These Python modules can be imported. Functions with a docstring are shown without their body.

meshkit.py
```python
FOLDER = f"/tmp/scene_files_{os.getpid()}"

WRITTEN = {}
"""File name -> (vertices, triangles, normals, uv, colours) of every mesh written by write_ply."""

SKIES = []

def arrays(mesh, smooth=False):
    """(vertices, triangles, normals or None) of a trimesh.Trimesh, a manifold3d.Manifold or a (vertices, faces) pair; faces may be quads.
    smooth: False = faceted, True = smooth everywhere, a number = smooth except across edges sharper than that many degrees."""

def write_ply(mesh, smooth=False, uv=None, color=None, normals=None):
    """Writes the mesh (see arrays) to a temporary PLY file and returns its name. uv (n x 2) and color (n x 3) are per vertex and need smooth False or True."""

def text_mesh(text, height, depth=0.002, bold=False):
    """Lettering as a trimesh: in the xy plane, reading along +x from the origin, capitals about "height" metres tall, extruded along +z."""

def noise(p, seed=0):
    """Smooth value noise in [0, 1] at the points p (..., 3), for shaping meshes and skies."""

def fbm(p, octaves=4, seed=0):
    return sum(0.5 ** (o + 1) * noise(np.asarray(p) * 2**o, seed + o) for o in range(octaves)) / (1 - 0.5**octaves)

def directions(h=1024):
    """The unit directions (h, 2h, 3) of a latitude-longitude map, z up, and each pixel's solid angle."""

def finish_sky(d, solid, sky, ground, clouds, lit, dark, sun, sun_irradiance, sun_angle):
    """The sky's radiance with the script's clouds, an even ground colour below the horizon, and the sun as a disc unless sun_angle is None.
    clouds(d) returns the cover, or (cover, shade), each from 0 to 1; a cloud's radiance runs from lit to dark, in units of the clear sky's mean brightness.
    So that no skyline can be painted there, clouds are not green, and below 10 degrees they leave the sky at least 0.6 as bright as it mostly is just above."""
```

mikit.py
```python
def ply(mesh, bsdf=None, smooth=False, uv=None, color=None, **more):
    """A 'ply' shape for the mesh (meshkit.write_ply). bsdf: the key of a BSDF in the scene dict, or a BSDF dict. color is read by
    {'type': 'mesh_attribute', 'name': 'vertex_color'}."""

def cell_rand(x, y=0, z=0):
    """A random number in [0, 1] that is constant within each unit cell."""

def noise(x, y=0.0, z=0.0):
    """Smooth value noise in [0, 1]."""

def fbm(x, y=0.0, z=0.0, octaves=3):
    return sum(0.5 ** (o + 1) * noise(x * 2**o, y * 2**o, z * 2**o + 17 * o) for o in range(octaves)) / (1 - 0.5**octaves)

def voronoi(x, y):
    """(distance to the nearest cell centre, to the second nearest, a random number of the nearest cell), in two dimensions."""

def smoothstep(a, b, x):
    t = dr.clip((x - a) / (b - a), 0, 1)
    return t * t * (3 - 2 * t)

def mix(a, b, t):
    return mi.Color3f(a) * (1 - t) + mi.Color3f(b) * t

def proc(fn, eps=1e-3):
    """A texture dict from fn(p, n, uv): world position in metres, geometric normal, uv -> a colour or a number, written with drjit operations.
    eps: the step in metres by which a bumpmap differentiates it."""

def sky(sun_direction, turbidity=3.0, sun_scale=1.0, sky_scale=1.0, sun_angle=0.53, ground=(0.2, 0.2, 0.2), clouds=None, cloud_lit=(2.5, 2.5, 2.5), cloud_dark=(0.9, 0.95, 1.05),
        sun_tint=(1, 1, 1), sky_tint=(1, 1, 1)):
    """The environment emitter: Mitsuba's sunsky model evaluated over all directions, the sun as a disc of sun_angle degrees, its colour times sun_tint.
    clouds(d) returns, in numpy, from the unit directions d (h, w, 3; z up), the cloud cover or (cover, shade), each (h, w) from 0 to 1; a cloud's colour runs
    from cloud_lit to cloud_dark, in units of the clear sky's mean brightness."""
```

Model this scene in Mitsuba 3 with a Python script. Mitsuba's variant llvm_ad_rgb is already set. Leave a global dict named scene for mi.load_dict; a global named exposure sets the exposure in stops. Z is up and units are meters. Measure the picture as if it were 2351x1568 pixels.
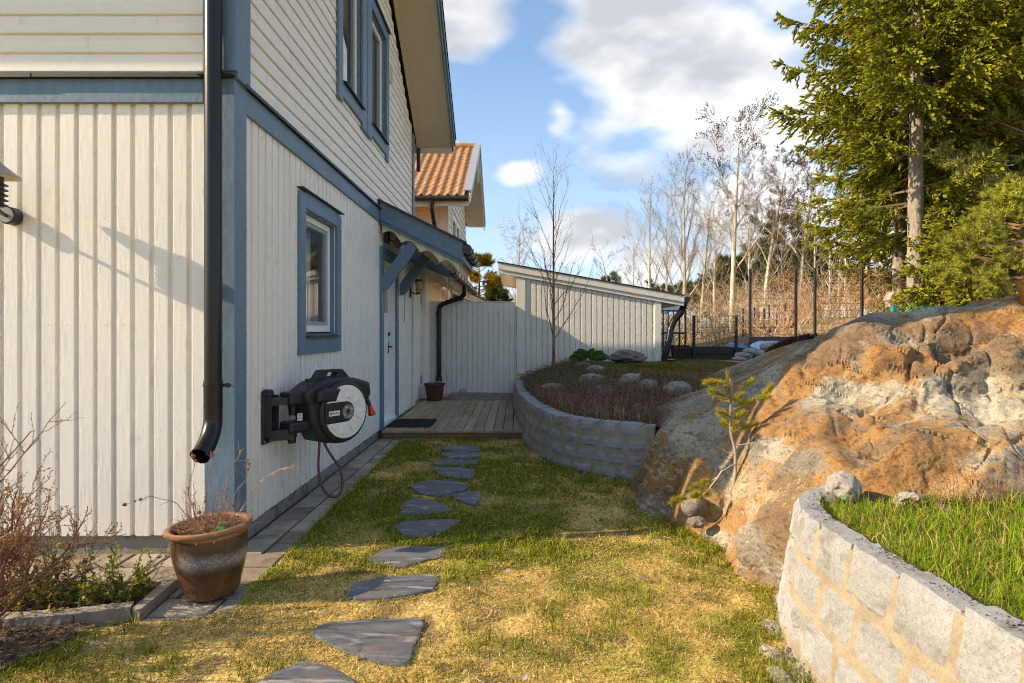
import math, random, numpy as np, trimesh, mitsuba as mi, mikit, meshkit
import drjit as dr
from mikit import cell_rand, smoothstep, mix, proc
from shapely.geometry import Polygon, LineString, Point, MultiPolygon
from scipy.interpolate import RBFInterpolator, NearestNDInterpolator
from scipy.spatial import cKDTree

T = mi.ScalarTransform4f
rng = np.random.default_rng(7)
random.seed(7)
scene, labels = {}, {}



def noise(x, y=0.0, z=0.0):
    """Smooth value noise in [0, 1], with its lattice hashed once per axis."""
    p = [mi.Float(v) for v in (x, y, z)]
    i = [dr.floor(v) for v in p]
    t = [v - a for v, a in zip(p, i)]
    t = [v * v * (3 - 2 * v) for v in t]
    h = [(mi.UInt32(mi.Int32(a)), k) for a, k in zip(i, (374761393, 668265263, 2147483647))]
    h = [(a * k, a * k + k) for a, k in h]

    def corner(a, b, c):
        v = h[0][a] + h[1][b] + h[2][c]
        v = (v ^ (v >> 15)) * 739982445
        return mi.Float((v ^ (v >> 13)) & 0xFFFF)

    e = [dr.lerp(corner(0, b, c), corner(1, b, c), t[0]) for c in (0, 1) for b in (0, 1)]
    return dr.lerp(dr.lerp(e[0], e[1], t[1]), dr.lerp(e[2], e[3], t[1]), t[2]) / 65535.0


def fbm(x, y=0.0, z=0.0, octaves=3):
    x, y, z = mi.Float(x), mi.Float(y), mi.Float(z)
    zero = dr.zeros(mi.Float, 1)

    def body(k, s, a, x, y, z):
        return k + 1, s + a * noise(x, y, z), a * 0.5, x * 2.0, y * 2.0, z * 2.0 + 17.0

    out = dr.while_loop((mi.UInt32(0), zero + 0 * x, mi.Float(0.5), x, y, z), lambda k, s, a, x, y, z: k < octaves, body)
    return out[1] / (1 - 0.5**octaves)

# ---------------------------------------------------------------- camera, sky, exposure
EYE, FOC, U0, V0 = 1.295, 1422.0, 1186.0, 761.0      # eye height; a survey of the place in units of a 2351 x 1568 frame
scene['camera'] = {'type': 'perspective', 'fov': 2 * math.degrees(math.atan(1175.5 / FOC)), 'fov_axis': 'x',
                   'near_clip': 0.05, 'far_clip': 3000.0,
                   'principal_point_offset_x': (1175.5 - U0) / 2351, 'principal_point_offset_y': (784 - V0) / 1568,
                   'to_world': T().look_at(origin=[0, 0, EYE], target=[0, 1, EYE], up=[0, 0, 1])}
SUN = np.array([-5.0, -1.0, 2.72])
exposure = 2.65


def cloud_cover(d):
    az, el = np.degrees(np.arctan2(d[..., 0], d[..., 1])), np.degrees(np.arcsin(np.clip(d[..., 2], -1, 1)))
    q = np.stack([d[..., 0], d[..., 1], d[..., 2] * 1.7], -1)
    n1 = meshkit.fbm(q * 5.0 + 3.1, 6, 11)
    n2 = meshkit.fbm(q * 14.0 + 9.2, 5, 23)
    n3 = meshkit.fbm(q * 3.0 + 5.5, 4, 41)
    base = (n3 - 0.56) * 2.4                                   # fair-weather cumulus all round
    # banks of cloud over the garden, those out of view added to lift the shade: azimuth, elevation, half-widths (degrees), weight
    for a, e, wa, we, k in ((14.5, 22, 13, 7.5, 1.0), (22, 17, 8.5, 6.0, .95), (12, 28.5, 10, 5.0, .8), (4.0, 19.5, 4.5, 4.0, .6), (25, 27, 9, 5, .75), (-5.5, 28, 6, 7, .85), (0.2, 14.4, 3.2, 1.9, .85), (5.5, 8.0, 7, 3.8, 0.9), (22, 11.0, 8, 5.0, 1.0),
                            (12, 6.0, 12, 3.6, .7), (33, 8, 9, 6, .8), (-22, 16, 14, 7, .7), (60, 26, 18, 9, .8), (-65, 24, 20, 8, .8), (115, 20, 22, 8, .7), (165, 28, 24, 9, .8), (-125, 18, 16, 6, .5)):
        base = np.maximum(base, k - 1.0 * np.sqrt(((az - a) / wa) ** 2 + ((el - e) / we) ** 2))
    x = base + (n1 - 0.5) * 1.7 + (n2 - 0.5) * 0.5
    cover = np.clip((x + 0.05) / 0.60, 0, 1)
    cover = cover * cover * (3 - 2 * cover)
    hazy = 0.26 * np.clip(1 - el / 24, 0, 1) + 0.05
    up = meshkit.fbm((q + np.array([0, 0, .035])) * 5.0 + 3.1, 6, 11)
    shade = np.clip(0.20 + (up - 0.47) * 3.4 + (n2 - .5) * 1.2 + 0.22 * (x - .45), 0, 1)
    return np.clip(np.maximum(cover * 0.97, hazy), 0, 1), np.where(cover > hazy, shade, 0.25) 


scene['sky'] = mikit.sky(SUN, turbidity=3.5, sun_scale=1.0, clouds=cloud_cover, cloud_lit=(2.1, 2.07, 2.05), cloud_dark=(1.08, 1.12, 1.19), ground=(.16, .15, .1), sun_tint=(.97, .98, 1.03), sky_scale=1.2, sky_tint=(.88, .96, 1.05))

# ---------------------------------------------------------------- helpers


def at(u, v, Y):
    """The point at depth Y that the survey gives for u, v."""
    return np.array([(u - U0) / FOC * Y, Y, EYE - (v - V0) / FOC * Y])


def on(u, v, z=0.0):
    """The point at height z."""
    return at(u, v, (EYE - z) * FOC / (v - V0))


def outward(v, f):
    """The triangles turned so that a closed piece faces outwards."""
    w = v - v.mean(0)
    return f if np.einsum('ij,ij->', w[f[:, 0]], np.cross(w[f[:, 1]], w[f[:, 2]])) >= 0 else f[:, ::-1]


class MB:
    """Collects triangles for one mesh, with an optional colour per vertex."""

    def __init__(self):
        self.v, self.f, self.c, self.n = [], [], [], 0

    def add(self, v, f, c=None, raw=False):
        v, f = np.asarray(v, float), np.asarray(f, int)
        if f.shape[1] == 4:
            f = np.vstack([f[:, [0, 1, 2]], f[:, [0, 2, 3]]])
        if not raw:
            f = outward(v, f)
        self.v.append(v)
        self.f.append(f + self.n)
        if c is not None:
            self.c.append(np.broadcast_to(np.asarray(c, float), v.shape))
        self.n += len(v)
        return self

    def box(self, x0, x1, y0, y1, z0, z1, b=0.0, c=None):
        return self.add(*cbox(x0, x1, y0, y1, z0, z1, b), c)

    def tri(self, m, c=None):
        return self.add(m.vertices, m.faces, c)

    def get(self):
        return np.vstack(self.v), np.vstack(self.f)

    def col(self):
        return np.vstack(self.c) if self.c else None


_s = np.array([[x, y, z] for x in (-1, 1) for y in (-1, 1) for z in (-1, 1)], float)
_f = np.array([[0, 1, 3], [0, 3, 2], [4, 6, 7], [4, 7, 5], [0, 4, 5], [0, 5, 1], [2, 3, 7], [2, 7, 6], [0, 2, 6], [0, 6, 4], [1, 5, 7], [1, 7, 3]])
_sh = np.repeat(_s, 3, 0)                               # chamfered box: three vertices per corner
_kk = np.tile(np.eye(3), (8, 1))
_hull = trimesh.convex.convex_hull(_sh * (1 - 0.3 * (1 - _kk)))
_order = cKDTree(_sh * (1 - 0.3 * (1 - _kk))).query(_hull.vertices)[1]
_cf = _order[_hull.faces]


def cbox(x0, x1, y0, y1, z0, z1, b=0.0):
    c, h = np.array([x0 + x1, y0 + y1, z0 + z1]) / 2, np.abs(np.array([x1 - x0, y1 - y0, z1 - z0])) / 2
    if b <= 0:
        return c + _s * h, _f
    b = min(b, h.min() * 0.9)
    return c + _sh * (h - b * (1 - _kk)), _cf


def frames(p):
    p = np.asarray(p, float)
    t = np.gradient(p, axis=0)
    t /= np.linalg.norm(t, axis=1, keepdims=True) + 1e-12
    a = np.cross(t[0], [0.31, 0.17, 0.93] if abs(t[0][2]) < 0.9 else [1, 0.1, 0])
    A = []
    for k in range(len(p)):
        a = a - t[k] * (a @ t[k])
        a = a / (np.linalg.norm(a) + 1e-12)
        A.append(a)
    A = np.array(A)
    return t, A, np.cross(t, A)


def tube(points, radii, sides=6, cap=True):
    p = np.asarray(points, float)
    t, a, b = frames(p)
    ang = np.arange(sides) * 2 * np.pi / sides
    r = np.broadcast_to(np.asarray(radii, float), (len(p),))
    v = (p[:, None] + r[:, None, None] * (np.cos(ang)[None, :, None] * a[:, None] + np.sin(ang)[None, :, None] * b[:, None])).reshape(-1, 3)
    i, j = np.meshgrid(np.arange(len(p) - 1), np.arange(sides), indexing='ij')
    i, j = i.ravel(), j.ravel()
    q = np.stack([i * sides + j, i * sides + (j + 1) % sides, (i + 1) * sides + (j + 1) % sides, (i + 1) * sides + j], 1)
    f = np.vstack([q[:, [0, 1, 2]], q[:, [0, 2, 3]]])
    if cap:
        n = len(v)
        v = np.vstack([v, p[:1], p[-1:]])
        k = np.arange(sides)
        f = np.vstack([f, np.stack([np.full(sides, n), (k + 1) % sides, k], 1), np.stack([np.full(sides, n + 1), (len(p) - 1) * sides + k, (len(p) - 1) * sides + (k + 1) % sides], 1)])
    return v, f


def tubes(mb, P0, P1, r0, r1, sides=3, mid=None, c=None):
    """Many straight or once bent twigs at once (n x 3 ends)."""
    P0, P1 = np.asarray(P0, float), np.asarray(P1, float)
    n = len(P0)
    if n == 0:
        return
    rows = [P0, P1] if mid is None else [P0, mid, P1]
    rad = [r0, r1] if mid is None else [r0, (np.asarray(r0) + np.asarray(r1)) / 2, r1]
    d = P1 - P0
    d /= np.linalg.norm(d, axis=1, keepdims=True) + 1e-9
    a = np.cross(d, np.where(np.abs(d[:, 2:]) < .9, [0, 0, 1.], [1., 0, 0]))
    a /= np.linalg.norm(a, axis=1, keepdims=True) + 1e-9
    b = np.cross(d, a)
    ang = np.arange(sides) * 2 * np.pi / sides
    ring = np.cos(ang)[None, :, None] * a[:, None] + np.sin(ang)[None, :, None] * b[:, None]
    v = np.stack([p[:, None] + np.broadcast_to(np.asarray(r, float), (n,))[:, None, None] * ring for p, r in zip(rows, rad)], 1)      # n, rows, sides, 3
    k = len(rows)
    q = []
    for i in range(k - 1):
        for j in range(sides):
            q.append([i * sides + j, i * sides + (j + 1) % sides, (i + 1) * sides + (j + 1) % sides, (i + 1) * sides + j])
    q = np.array(q)
    f = (q[None] + (np.arange(n) * k * sides)[:, None, None]).reshape(-1, 4)
    cc = None if c is None else np.repeat(np.broadcast_to(np.asarray(c, float), (n, 3)), k * sides, 0)
    mb.add(v.reshape(-1, 3), f, cc, raw=True)


def lathe(profile, sides=48, centre=(0, 0, 0)):
    """profile: (radius, z) from the outside bottom round to the inside."""
    p = np.asarray(profile, float)
    ang = np.arange(sides) * 2 * np.pi / sides
    v = np.stack([p[:, None, 0] * np.cos(ang), p[:, None, 0] * np.sin(ang), np.broadcast_to(p[:, None, 1], (len(p), sides))], -1).reshape(-1, 3) + np.asarray(centre, float)
    i, j = np.meshgrid(np.arange(len(p) - 1), np.arange(sides), indexing='ij')
    i, j = i.ravel(), j.ravel()
    q = np.stack([i * sides + j, i * sides + (j + 1) % sides, (i + 1) * sides + (j + 1) % sides, (i + 1) * sides + j], 1)
    return v, np.vstack([q[:, [0, 1, 2]], q[:, [0, 2, 3]]])


def prism(poly, lo, hi, axis):
    """A polygon (shapely, or points) extruded along an axis. axis 'y': points are (x, z); 'x': (y, z); 'z': (x, y)."""
    if not hasattr(poly, 'exterior'):
        poly = Polygon(poly)
    m = trimesh.creation.extrude_polygon(poly, abs(hi - lo), engine='earcut')
    v = np.array(m.vertices)
    lo = min(lo, hi)
    if axis == 'z':
        w = np.stack([v[:, 0], v[:, 1], v[:, 2] + lo], 1)
        f = m.faces
    elif axis == 'y':
        w = np.stack([v[:, 0], v[:, 2] + lo, v[:, 1]], 1)
        f = m.faces[:, ::-1]
    else:
        w = np.stack([v[:, 2] + lo, v[:, 0], v[:, 1]], 1)
        f = m.faces
    return w, np.array(f)


def fresh(key):
    if key not in scene and key not in labels:
        return key
    k = 1
    while f'{key}_{k:03d}' in scene or f'{key}_{k:03d}' in labels:
        k += 1
    return f'{key}_{k:03d}'


_counts = {}


def fresh_part(key):
    n = _counts.get(key, 0)
    _counts[key] = n + 1
    return key if n == 0 else f'{key}_{n:03d}'


def thing(name, label, cat, group=None):
    key = fresh(name)
    labels[key] = {'label': label, 'category': cat}
    if group:
        labels[key]['group'] = group
    return key


def put(key, mesh, mat, smooth=False, color=None, label=None, kind=None, exact=False, raw=False):
    """One entry of the scene. mesh: MB or (v, f)."""
    if isinstance(mesh, MB):
        color = mesh.col() if color is None else color
        mesh = mesh.get()
    elif not raw:
        v, f = np.asarray(mesh[0], float), np.asarray(mesh[1], int)
        if f.shape[1] == 4:
            f = np.vstack([f[:, [0, 1, 2]], f[:, [0, 2, 3]]])
        mesh = v, outward(v, f)
    if not exact and '__' in key:
        key = fresh_part(key)
    scene[key] = mikit.ply(mesh, 'bsdf_' + mat, smooth=smooth, color=color)
    if label or kind:
        e = labels.setdefault(key, {})
        if label:
            e['label'] = label
        if kind:
            e['kind'] = kind
    return key


def struct(key, mesh, mat, smooth=False, color=None):
    scene[key] = mikit.ply(mesh.get() if isinstance(mesh, MB) else mesh, 'bsdf_' + mat, smooth=smooth, color=mesh.col() if isinstance(mesh, MB) and color is None else color)
    labels[key] = {'kind': 'structure'}
    return key


def stuff(key, mesh, mat, label, cat, smooth=False, color=None):
    key = fresh(key)
    scene[key] = mikit.ply(mesh.get() if isinstance(mesh, MB) else mesh, 'bsdf_' + mat, smooth=smooth, color=mesh.col() if isinstance(mesh, MB) and color is None else color)
    labels[key] = {'label': label, 'category': cat, 'kind': 'stuff'}
    return key


def N(p, s=1.0, octaves=4, seed=0):
    return meshkit.fbm(np.asarray(p, float) * s, octaves, seed)


def unit(v):
    v = np.asarray(v, float)
    return v / (np.linalg.norm(v, axis=-1, keepdims=True) + 1e-12)


def rot(v, axis, deg):
    return trimesh.transformations.rotation_matrix(math.radians(deg), axis)[:3, :3] @ np.asarray(v, float).T if False else np.asarray(v, float) @ trimesh.transformations.rotation_matrix(math.radians(deg), axis)[:3, :3].T


# ---------------------------------------------------------------- materials


def mat(name, color, rough=0.6, bump=None, height=0.001, eps=1e-3, spec=0.4, metallic=0.0, both=False, **more):
    c = proc(color) if callable(color) else {'type': 'rgb', 'value': list(color)} if not isinstance(color, dict) else color
    r = proc(rough) if callable(rough) else rough
    b = {'type': 'principled', 'base_color': c, 'roughness': r, 'specular': spec, 'metallic': metallic, **more}
    if bump is not None:
        b = {'type': 'bumpmap', 'arbitrary': proc(bump, eps), 'scale': height, 'bsdf': b}
    scene['bsdf_' + name] = {'type': 'twosided', 'bsdf': b} if both else b
    return name


VC = {'type': 'mesh_attribute', 'name': 'vertex_color'}


def painted(base, kind):
    def f(p, n, uv):
        x, y, z = p.x, p.y, p.z
        if kind == 'v':
            g = fbm(x * 110, y * 110, z * 7, 3)
            board = cell_rand(dr.floor((x + y) / .11 + .3), 5)
        else:
            g = fbm(x * 2.5 + 7, y * 2.5, z * 80, 3)
            board = cell_rand(dr.floor(z / .1115 + .2), 3, dr.floor(x * .35 + y * .35))
        m = fbm(x * 3 + 9, y * 3, z * 3, 4)
        spot = smoothstep(.80, .9, noise(x * 30, y * 30 + 4, z * 9))
        streak = smoothstep(.66, .88, fbm(x * 24, y * 24, z * 1.9 + 4, 3))
        s = .96 + .045 * (g - .5) + .05 * (board - .5) + .07 * (m - .5) - .08 * spot - .015 * streak
        if kind == 'v':                                   # two rows of nail heads to a storey, one to a board
            fx = (x + 3.0) / .11
            fy = (y + 4.0) / .11
            u = dr.select(dr.abs(n.y) > .5, (fx - dr.floor(fx)) * .11 - .042, (y - 3.79) / .11)
            zr = z / .62 + .35
            zc = (zr - dr.floor(zr) - .5) * .62 + .02 * (cell_rand(dr.floor(fx), dr.floor(zr)) - .5)
            nail = 1 - smoothstep(.0022, .0042, dr.sqrt(u * u + zc * zc))
            s = s * (1 - .5 * dr.select(dr.abs(n.y) > .5, nail, 0))
        return mi.Color3f(*base) * s * mix((1, 1, 1), (1.02, .99, .95), m)
    return f


def grain_v(p, n, uv):
    return fbm(p.x * 130, p.y * 130, p.z * 11, 4) + .5 * smoothstep(.55, .75, noise(p.x * 85 + 3, p.y * 85, p.z * 9)) + .35 * noise(p.x * 260, p.y * 260, p.z * 120)


def grain_h(p, n, uv):
    return fbm(p.x * 5, p.y * 5, p.z * 95, 4) + .6 * smoothstep(.55, .75, noise(p.x * 3.5, p.y * 3.5, p.z * 45)) + .35 * noise(p.x * 120, p.y * 120, p.z * 260)


CREAM = (.79, .765, .71)
mat('cream_boards', painted(CREAM, 'v'), .55, grain_v, .0006, 2e-3)
mat('cream_siding', painted(CREAM, 'h'), .55, grain_h, .0006, 2e-3)
mat('cream_plain', painted((.70, .65, .54), 'h'), .6)
mat('shed_boards', painted((.72, .695, .615), 'v'), .55, grain_v, .0006, 3e-3)
BLUE = (.12, .19, .27)


def blue_col(p, n, uv):
    g = fbm(p.x * 40, p.y * 40, p.z * 14, 3)
    m = fbm(p.x * 4, p.y * 4, p.z * 4, 3)
    return mi.Color3f(*BLUE) * (.86 + .25 * (g - .5) + .3 * m * .9)


mat('blue_wood', blue_col, .5, lambda p, n, uv: fbm(p.x * 60, p.y * 60, p.z * 40, 4), .0014, 2e-3)
mat('black_plastic', (.010, .009, .009), .28, spec=.4)
mat('black_metal', (.02, .02, .022), .38, spec=.5)
mat('dark_flashing', (.045, .043, .045), .5)
mat('white_plastic', (.75, .74, .71), .4)
mat('grey_frame', (.30, .32, .34), .4)
mat('steel', (.5, .5, .5), .35, metallic=.9)
mat('dark_room', (.1, .1, .1), .8)
mat('curtain', (.75, .72, .62), .8, both=True)
mat('red_paint', (.55, .045, .02), .4)
mat('soffit', lambda p, n, uv: mi.Color3f(.52, .455, .36) * (.94 + .12 * fbm(p.x * 5, p.y * 2, p.z, 3)), .7)
scene['bsdf_window_glass'] = {'type': 'thindielectric', 'int_ior': 1.52}
scene['bsdf_double_glass'] = {'type': 'thindielectric', 'int_ior': 1.9}


def concrete(p, n, uv):
    m = fbm(p.x * 3, p.y * 3, p.z * 3, 4)
    g = noise(p.x * 160, p.y * 160, p.z * 160)
    st = smoothstep(.5, .8, fbm(p.x * 9 + 4, p.y * 9, p.z * 9, 3))
    slab = cell_rand(dr.floor(p.x / .2), dr.floor(p.y / .21), 4)
    return mix((.23, .195, .155), (.43, .365, .285), m + .25 * (slab - .5)) * (.86 + .26 * g) * mix((1, 1, 1), (.68, .67, .62), st)


mat('paving_concrete', concrete, .85, lambda p, n, uv: fbm(p.x * 120, p.y * 120, p.z * 120, 3) + .5 * noise(p.x * 30, p.y * 30, p.z * 30), .0016, 2e-3)
mat('paving_concrete_old', lambda p, n, uv: concrete(p + mi.Point3f(7.3, 2.1, 0), n, uv) * mi.Color3f(.74, .72, .70), .85)
mat('plinth_concrete', lambda p, n, uv: mix((.17, .16, .145), (.30, .28, .25), fbm(p.x * 5, p.y * 5, p.z * 9, 4)) * mix((1, 1, 1), (.6, .58, .54), smoothstep(.55, .7, fbm(p.x * 11, p.y * 11, p.z * 11, 3))), .9,
    lambda p, n, uv: fbm(p.x * 50, p.y * 50, p.z * 50, 4), .003, 3e-3)


def slate(p, n, uv):
    a = fbm(p.x * 5 + fbm(p.x * 3, p.y * 3, 0, 3) * 2, p.y * 22, p.z * 5, 4)
    b = smoothstep(.60, .78, fbm(p.x * 9, p.y * 34, 3, 4))
    r = smoothstep(.66, .8, fbm(p.x * 4 + 11, p.y * 5, 1, 3))
    return mix(mix((.08, .083, .094), (.17, .17, .175), a), (.34, .325, .31), b * .75) * mix((1, 1, 1), (1.5, 1.15, .85), r * .6)


mat('slate', slate, .55, lambda p, n, uv: fbm(p.x * 8, p.y * 40, p.z * 8, 5) + .4 * smoothstep(.45, .5, fbm(p.x * 3, p.y * 9, 2, 3)), .006, 3e-3)


def deck_wood(p, n, uv):
    b = cell_rand(dr.floor((p.x + 1.62) / .1215), 2)
    g = fbm(p.x * 90, p.y * 2.2 + b * 9, p.z * 90, 4)
    m = fbm(p.x * 4, p.y * 1.7 + b * 20, 0, 4)
    w = smoothstep(.55, .75, fbm(p.x * 7 + 3, p.y * 3, 5, 3))
    return mix((.17, .115, .072), (.40, .30, .205), .55 * g + .55 * m + .35 * (b - .5)) * mix((1, 1, 1), (1.25, 1.25, 1.22), w * .6)


mat('deck_wood', deck_wood, .7, lambda p, n, uv: fbm(p.x * 220, p.y * 3, p.z * 60, 3) + .6 * noise(p.x * 420, p.y * .6, 0), .0012, 2e-3)
mat('deck_fascia', lambda p, n, uv: mix((.10, .055, .03), (.25, .15, .085), fbm(p.x * 2.5, p.y * 3, p.z * 90, 4)), .7, grain_h, .0012, 2e-3)


def granite(lo, hi):
    def f(p, n, uv):
        c = cell_rand(dr.floor(p.y / .23 + .3 * p.z), dr.floor(p.z / .155), dr.floor(p.x / .25))
        a = noise(p.x * 240, p.y * 240, p.z * 240)
        b = fbm(p.x * 90 + 5, p.y * 90, p.z * 90, 3)
        m = fbm(p.x * 6, p.y * 6, p.z * 6, 3)
        s = .35 * a + .55 * b + .25 * m + .22 * (c - .5)
        blot = smoothstep(.58, .74, fbm(p.x * 14, p.y * 14 + 2, p.z * 14, 3))
        dark = smoothstep(.70, .84, noise(p.x * 330, p.y * 330 + 9, p.z * 330))
        return mix(lo, hi, s) * (1 - .35 * dark) * mix((1, 1, 1), (.72, .69, .63), blot * .8)
    return f


rockbump = lambda p, n, uv: fbm(p.x * 45, p.y * 45, p.z * 45, 5) + .35 * fbm(p.x * 12, p.y * 12, p.z * 12, 3)
mat('granite_light', granite((.13, .13, .13), (.37, .37, .365)), .8, rockbump, .005, 3e-3)
mat('mortar', lambda p, n, uv: mix((.20, .165, .115), (.36, .305, .225), fbm(p.x * 20, p.y * 20, p.z * 20, 4)) * (.8 + .4 * noise(p.x * 260, p.y * 260, p.z * 260)), .95, rockbump, .006, 3e-3)


def fieldstone(p, n, uv):
    a = fbm(p.x * 60, p.y * 60, p.z * 60, 4)
    m = fbm(p.x * 5, p.y * 5, p.z * 5, 3)
    d = smoothstep(.66, .78, noise(p.x * 130, p.y * 130, p.z * 130))
    return mix(mix((.27, .21, .165), (.47, .41, .335), a), (.27, .255, .24), smoothstep(.4, .6, m) * .6) * (1 - .5 * d)


mat('fieldstone', fieldstone, .85, rockbump, .008, 3e-3)
mat('darkstone', lambda p, n, uv: mix((.10, .085, .075), (.27, .225, .19), fbm(p.x * 16, p.y * 16, p.z * 16, 5)) * (.8 + .4 * noise(p.x * 90, p.y * 90, p.z * 90)), .85, rockbump, .012, 3e-3)
mat('soil', lambda p, n, uv: mix((.035, .024, .017), (.12, .085, .055), fbm(p.x * 35, p.y * 35, p.z * 35, 4)), .95, lambda p, n, uv: fbm(p.x * 60, p.y * 60, p.z * 60, 4), .012, 3e-3)


def lawn_col(p, n, uv):
    m = fbm(p.x * 2.2 + 5, p.y * 2.2, 0, 4)
    g = fbm(p.x * 90, p.y * 60, 0, 3)
    s = smoothstep(.60, .72, fbm(p.x * 5 + 2, p.y * 5, 3, 3))
    return mix(mix((.54, .37, .115), (.24, .25, .03), smoothstep(.45, .66, m)), (.13, .085, .045), s * .8) * (.45 + 1.0 * g)


mat('lawn_ground', lawn_col, .95, lambda p, n, uv: fbm(p.x * 80, p.y * 80, p.z * 80, 3), .01, 3e-3)
scene['bsdf_leafy'] = {'type': 'principledthin', 'base_color': VC, 'roughness': .55, 'diff_trans': .7, 'spec_trans': 0.0}
scene['bsdf_thatch'] = {'type': 'twosided', 'bsdf': {'type': 'diffuse', 'reflectance': VC}}
scene['bsdf_needles'] = {'type': 'principledthin', 'base_color': VC, 'roughness': .5, 'diff_trans': .55, 'spec_trans': 0.0}
scene['bsdf_matte'] = {'type': 'twosided', 'bsdf': {'type': 'principled', 'base_color': VC, 'roughness': .75, 'specular': .3}}
# ---------------------------------------------------------------- ground sheets (the setting)
g = MB()
xs, ys = np.meshgrid(np.concatenate([[-400, -60, -20], np.linspace(-8, 8, 33), [20, 60, 400]]), np.concatenate([[-300, -40], np.linspace(-8, 16, 49), [30, 80, 900]]), indexing='ij')
nx, ny = xs.shape
i, j = np.meshgrid(np.arange(nx - 1), np.arange(ny - 1), indexing='ij')
i, j = i.ravel(), j.ravel()
GRID = lambda ny, i, j: np.stack([i * ny + j, (i + 1) * ny + j, (i + 1) * ny + j + 1, i * ny + j + 1], 1)
g.add(np.stack([xs, ys, np.full_like(xs, -.02)], -1).reshape(-1, 3), GRID(ny, i, j))
struct('ground', g, 'lawn_ground')


def lawn_z(x, y):
    p = np.stack([x, y, np.zeros_like(x)], -1)
    return -.004 + .018 * (N(p, 1.3, 3, 3) - .5) + .014 * (N(p, 7, 2, 5) - .5)


def heightfield(xs, ys, fz, keep=None):
    X, Y = np.meshgrid(xs, ys, indexing='ij')
    v = np.stack([X, Y, fz(X, Y)], -1).reshape(-1, 3)
    i, j = np.meshgrid(np.arange(len(xs) - 1), np.arange(len(ys) - 1), indexing='ij')
    f = GRID(len(ys), i.ravel(), j.ravel())
    f = np.vstack([f[:, [0, 1, 2]], f[:, [0, 2, 3]]])
    if keep is not None:
        c = v[f].mean(1)
        f = f[keep(c[:, 0], c[:, 1])]
        used = np.unique(f)
        m = np.zeros(len(v), int)
        m[used] = np.arange(len(used))
        v, f = v[used], m[f]
    return v, f


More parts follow.
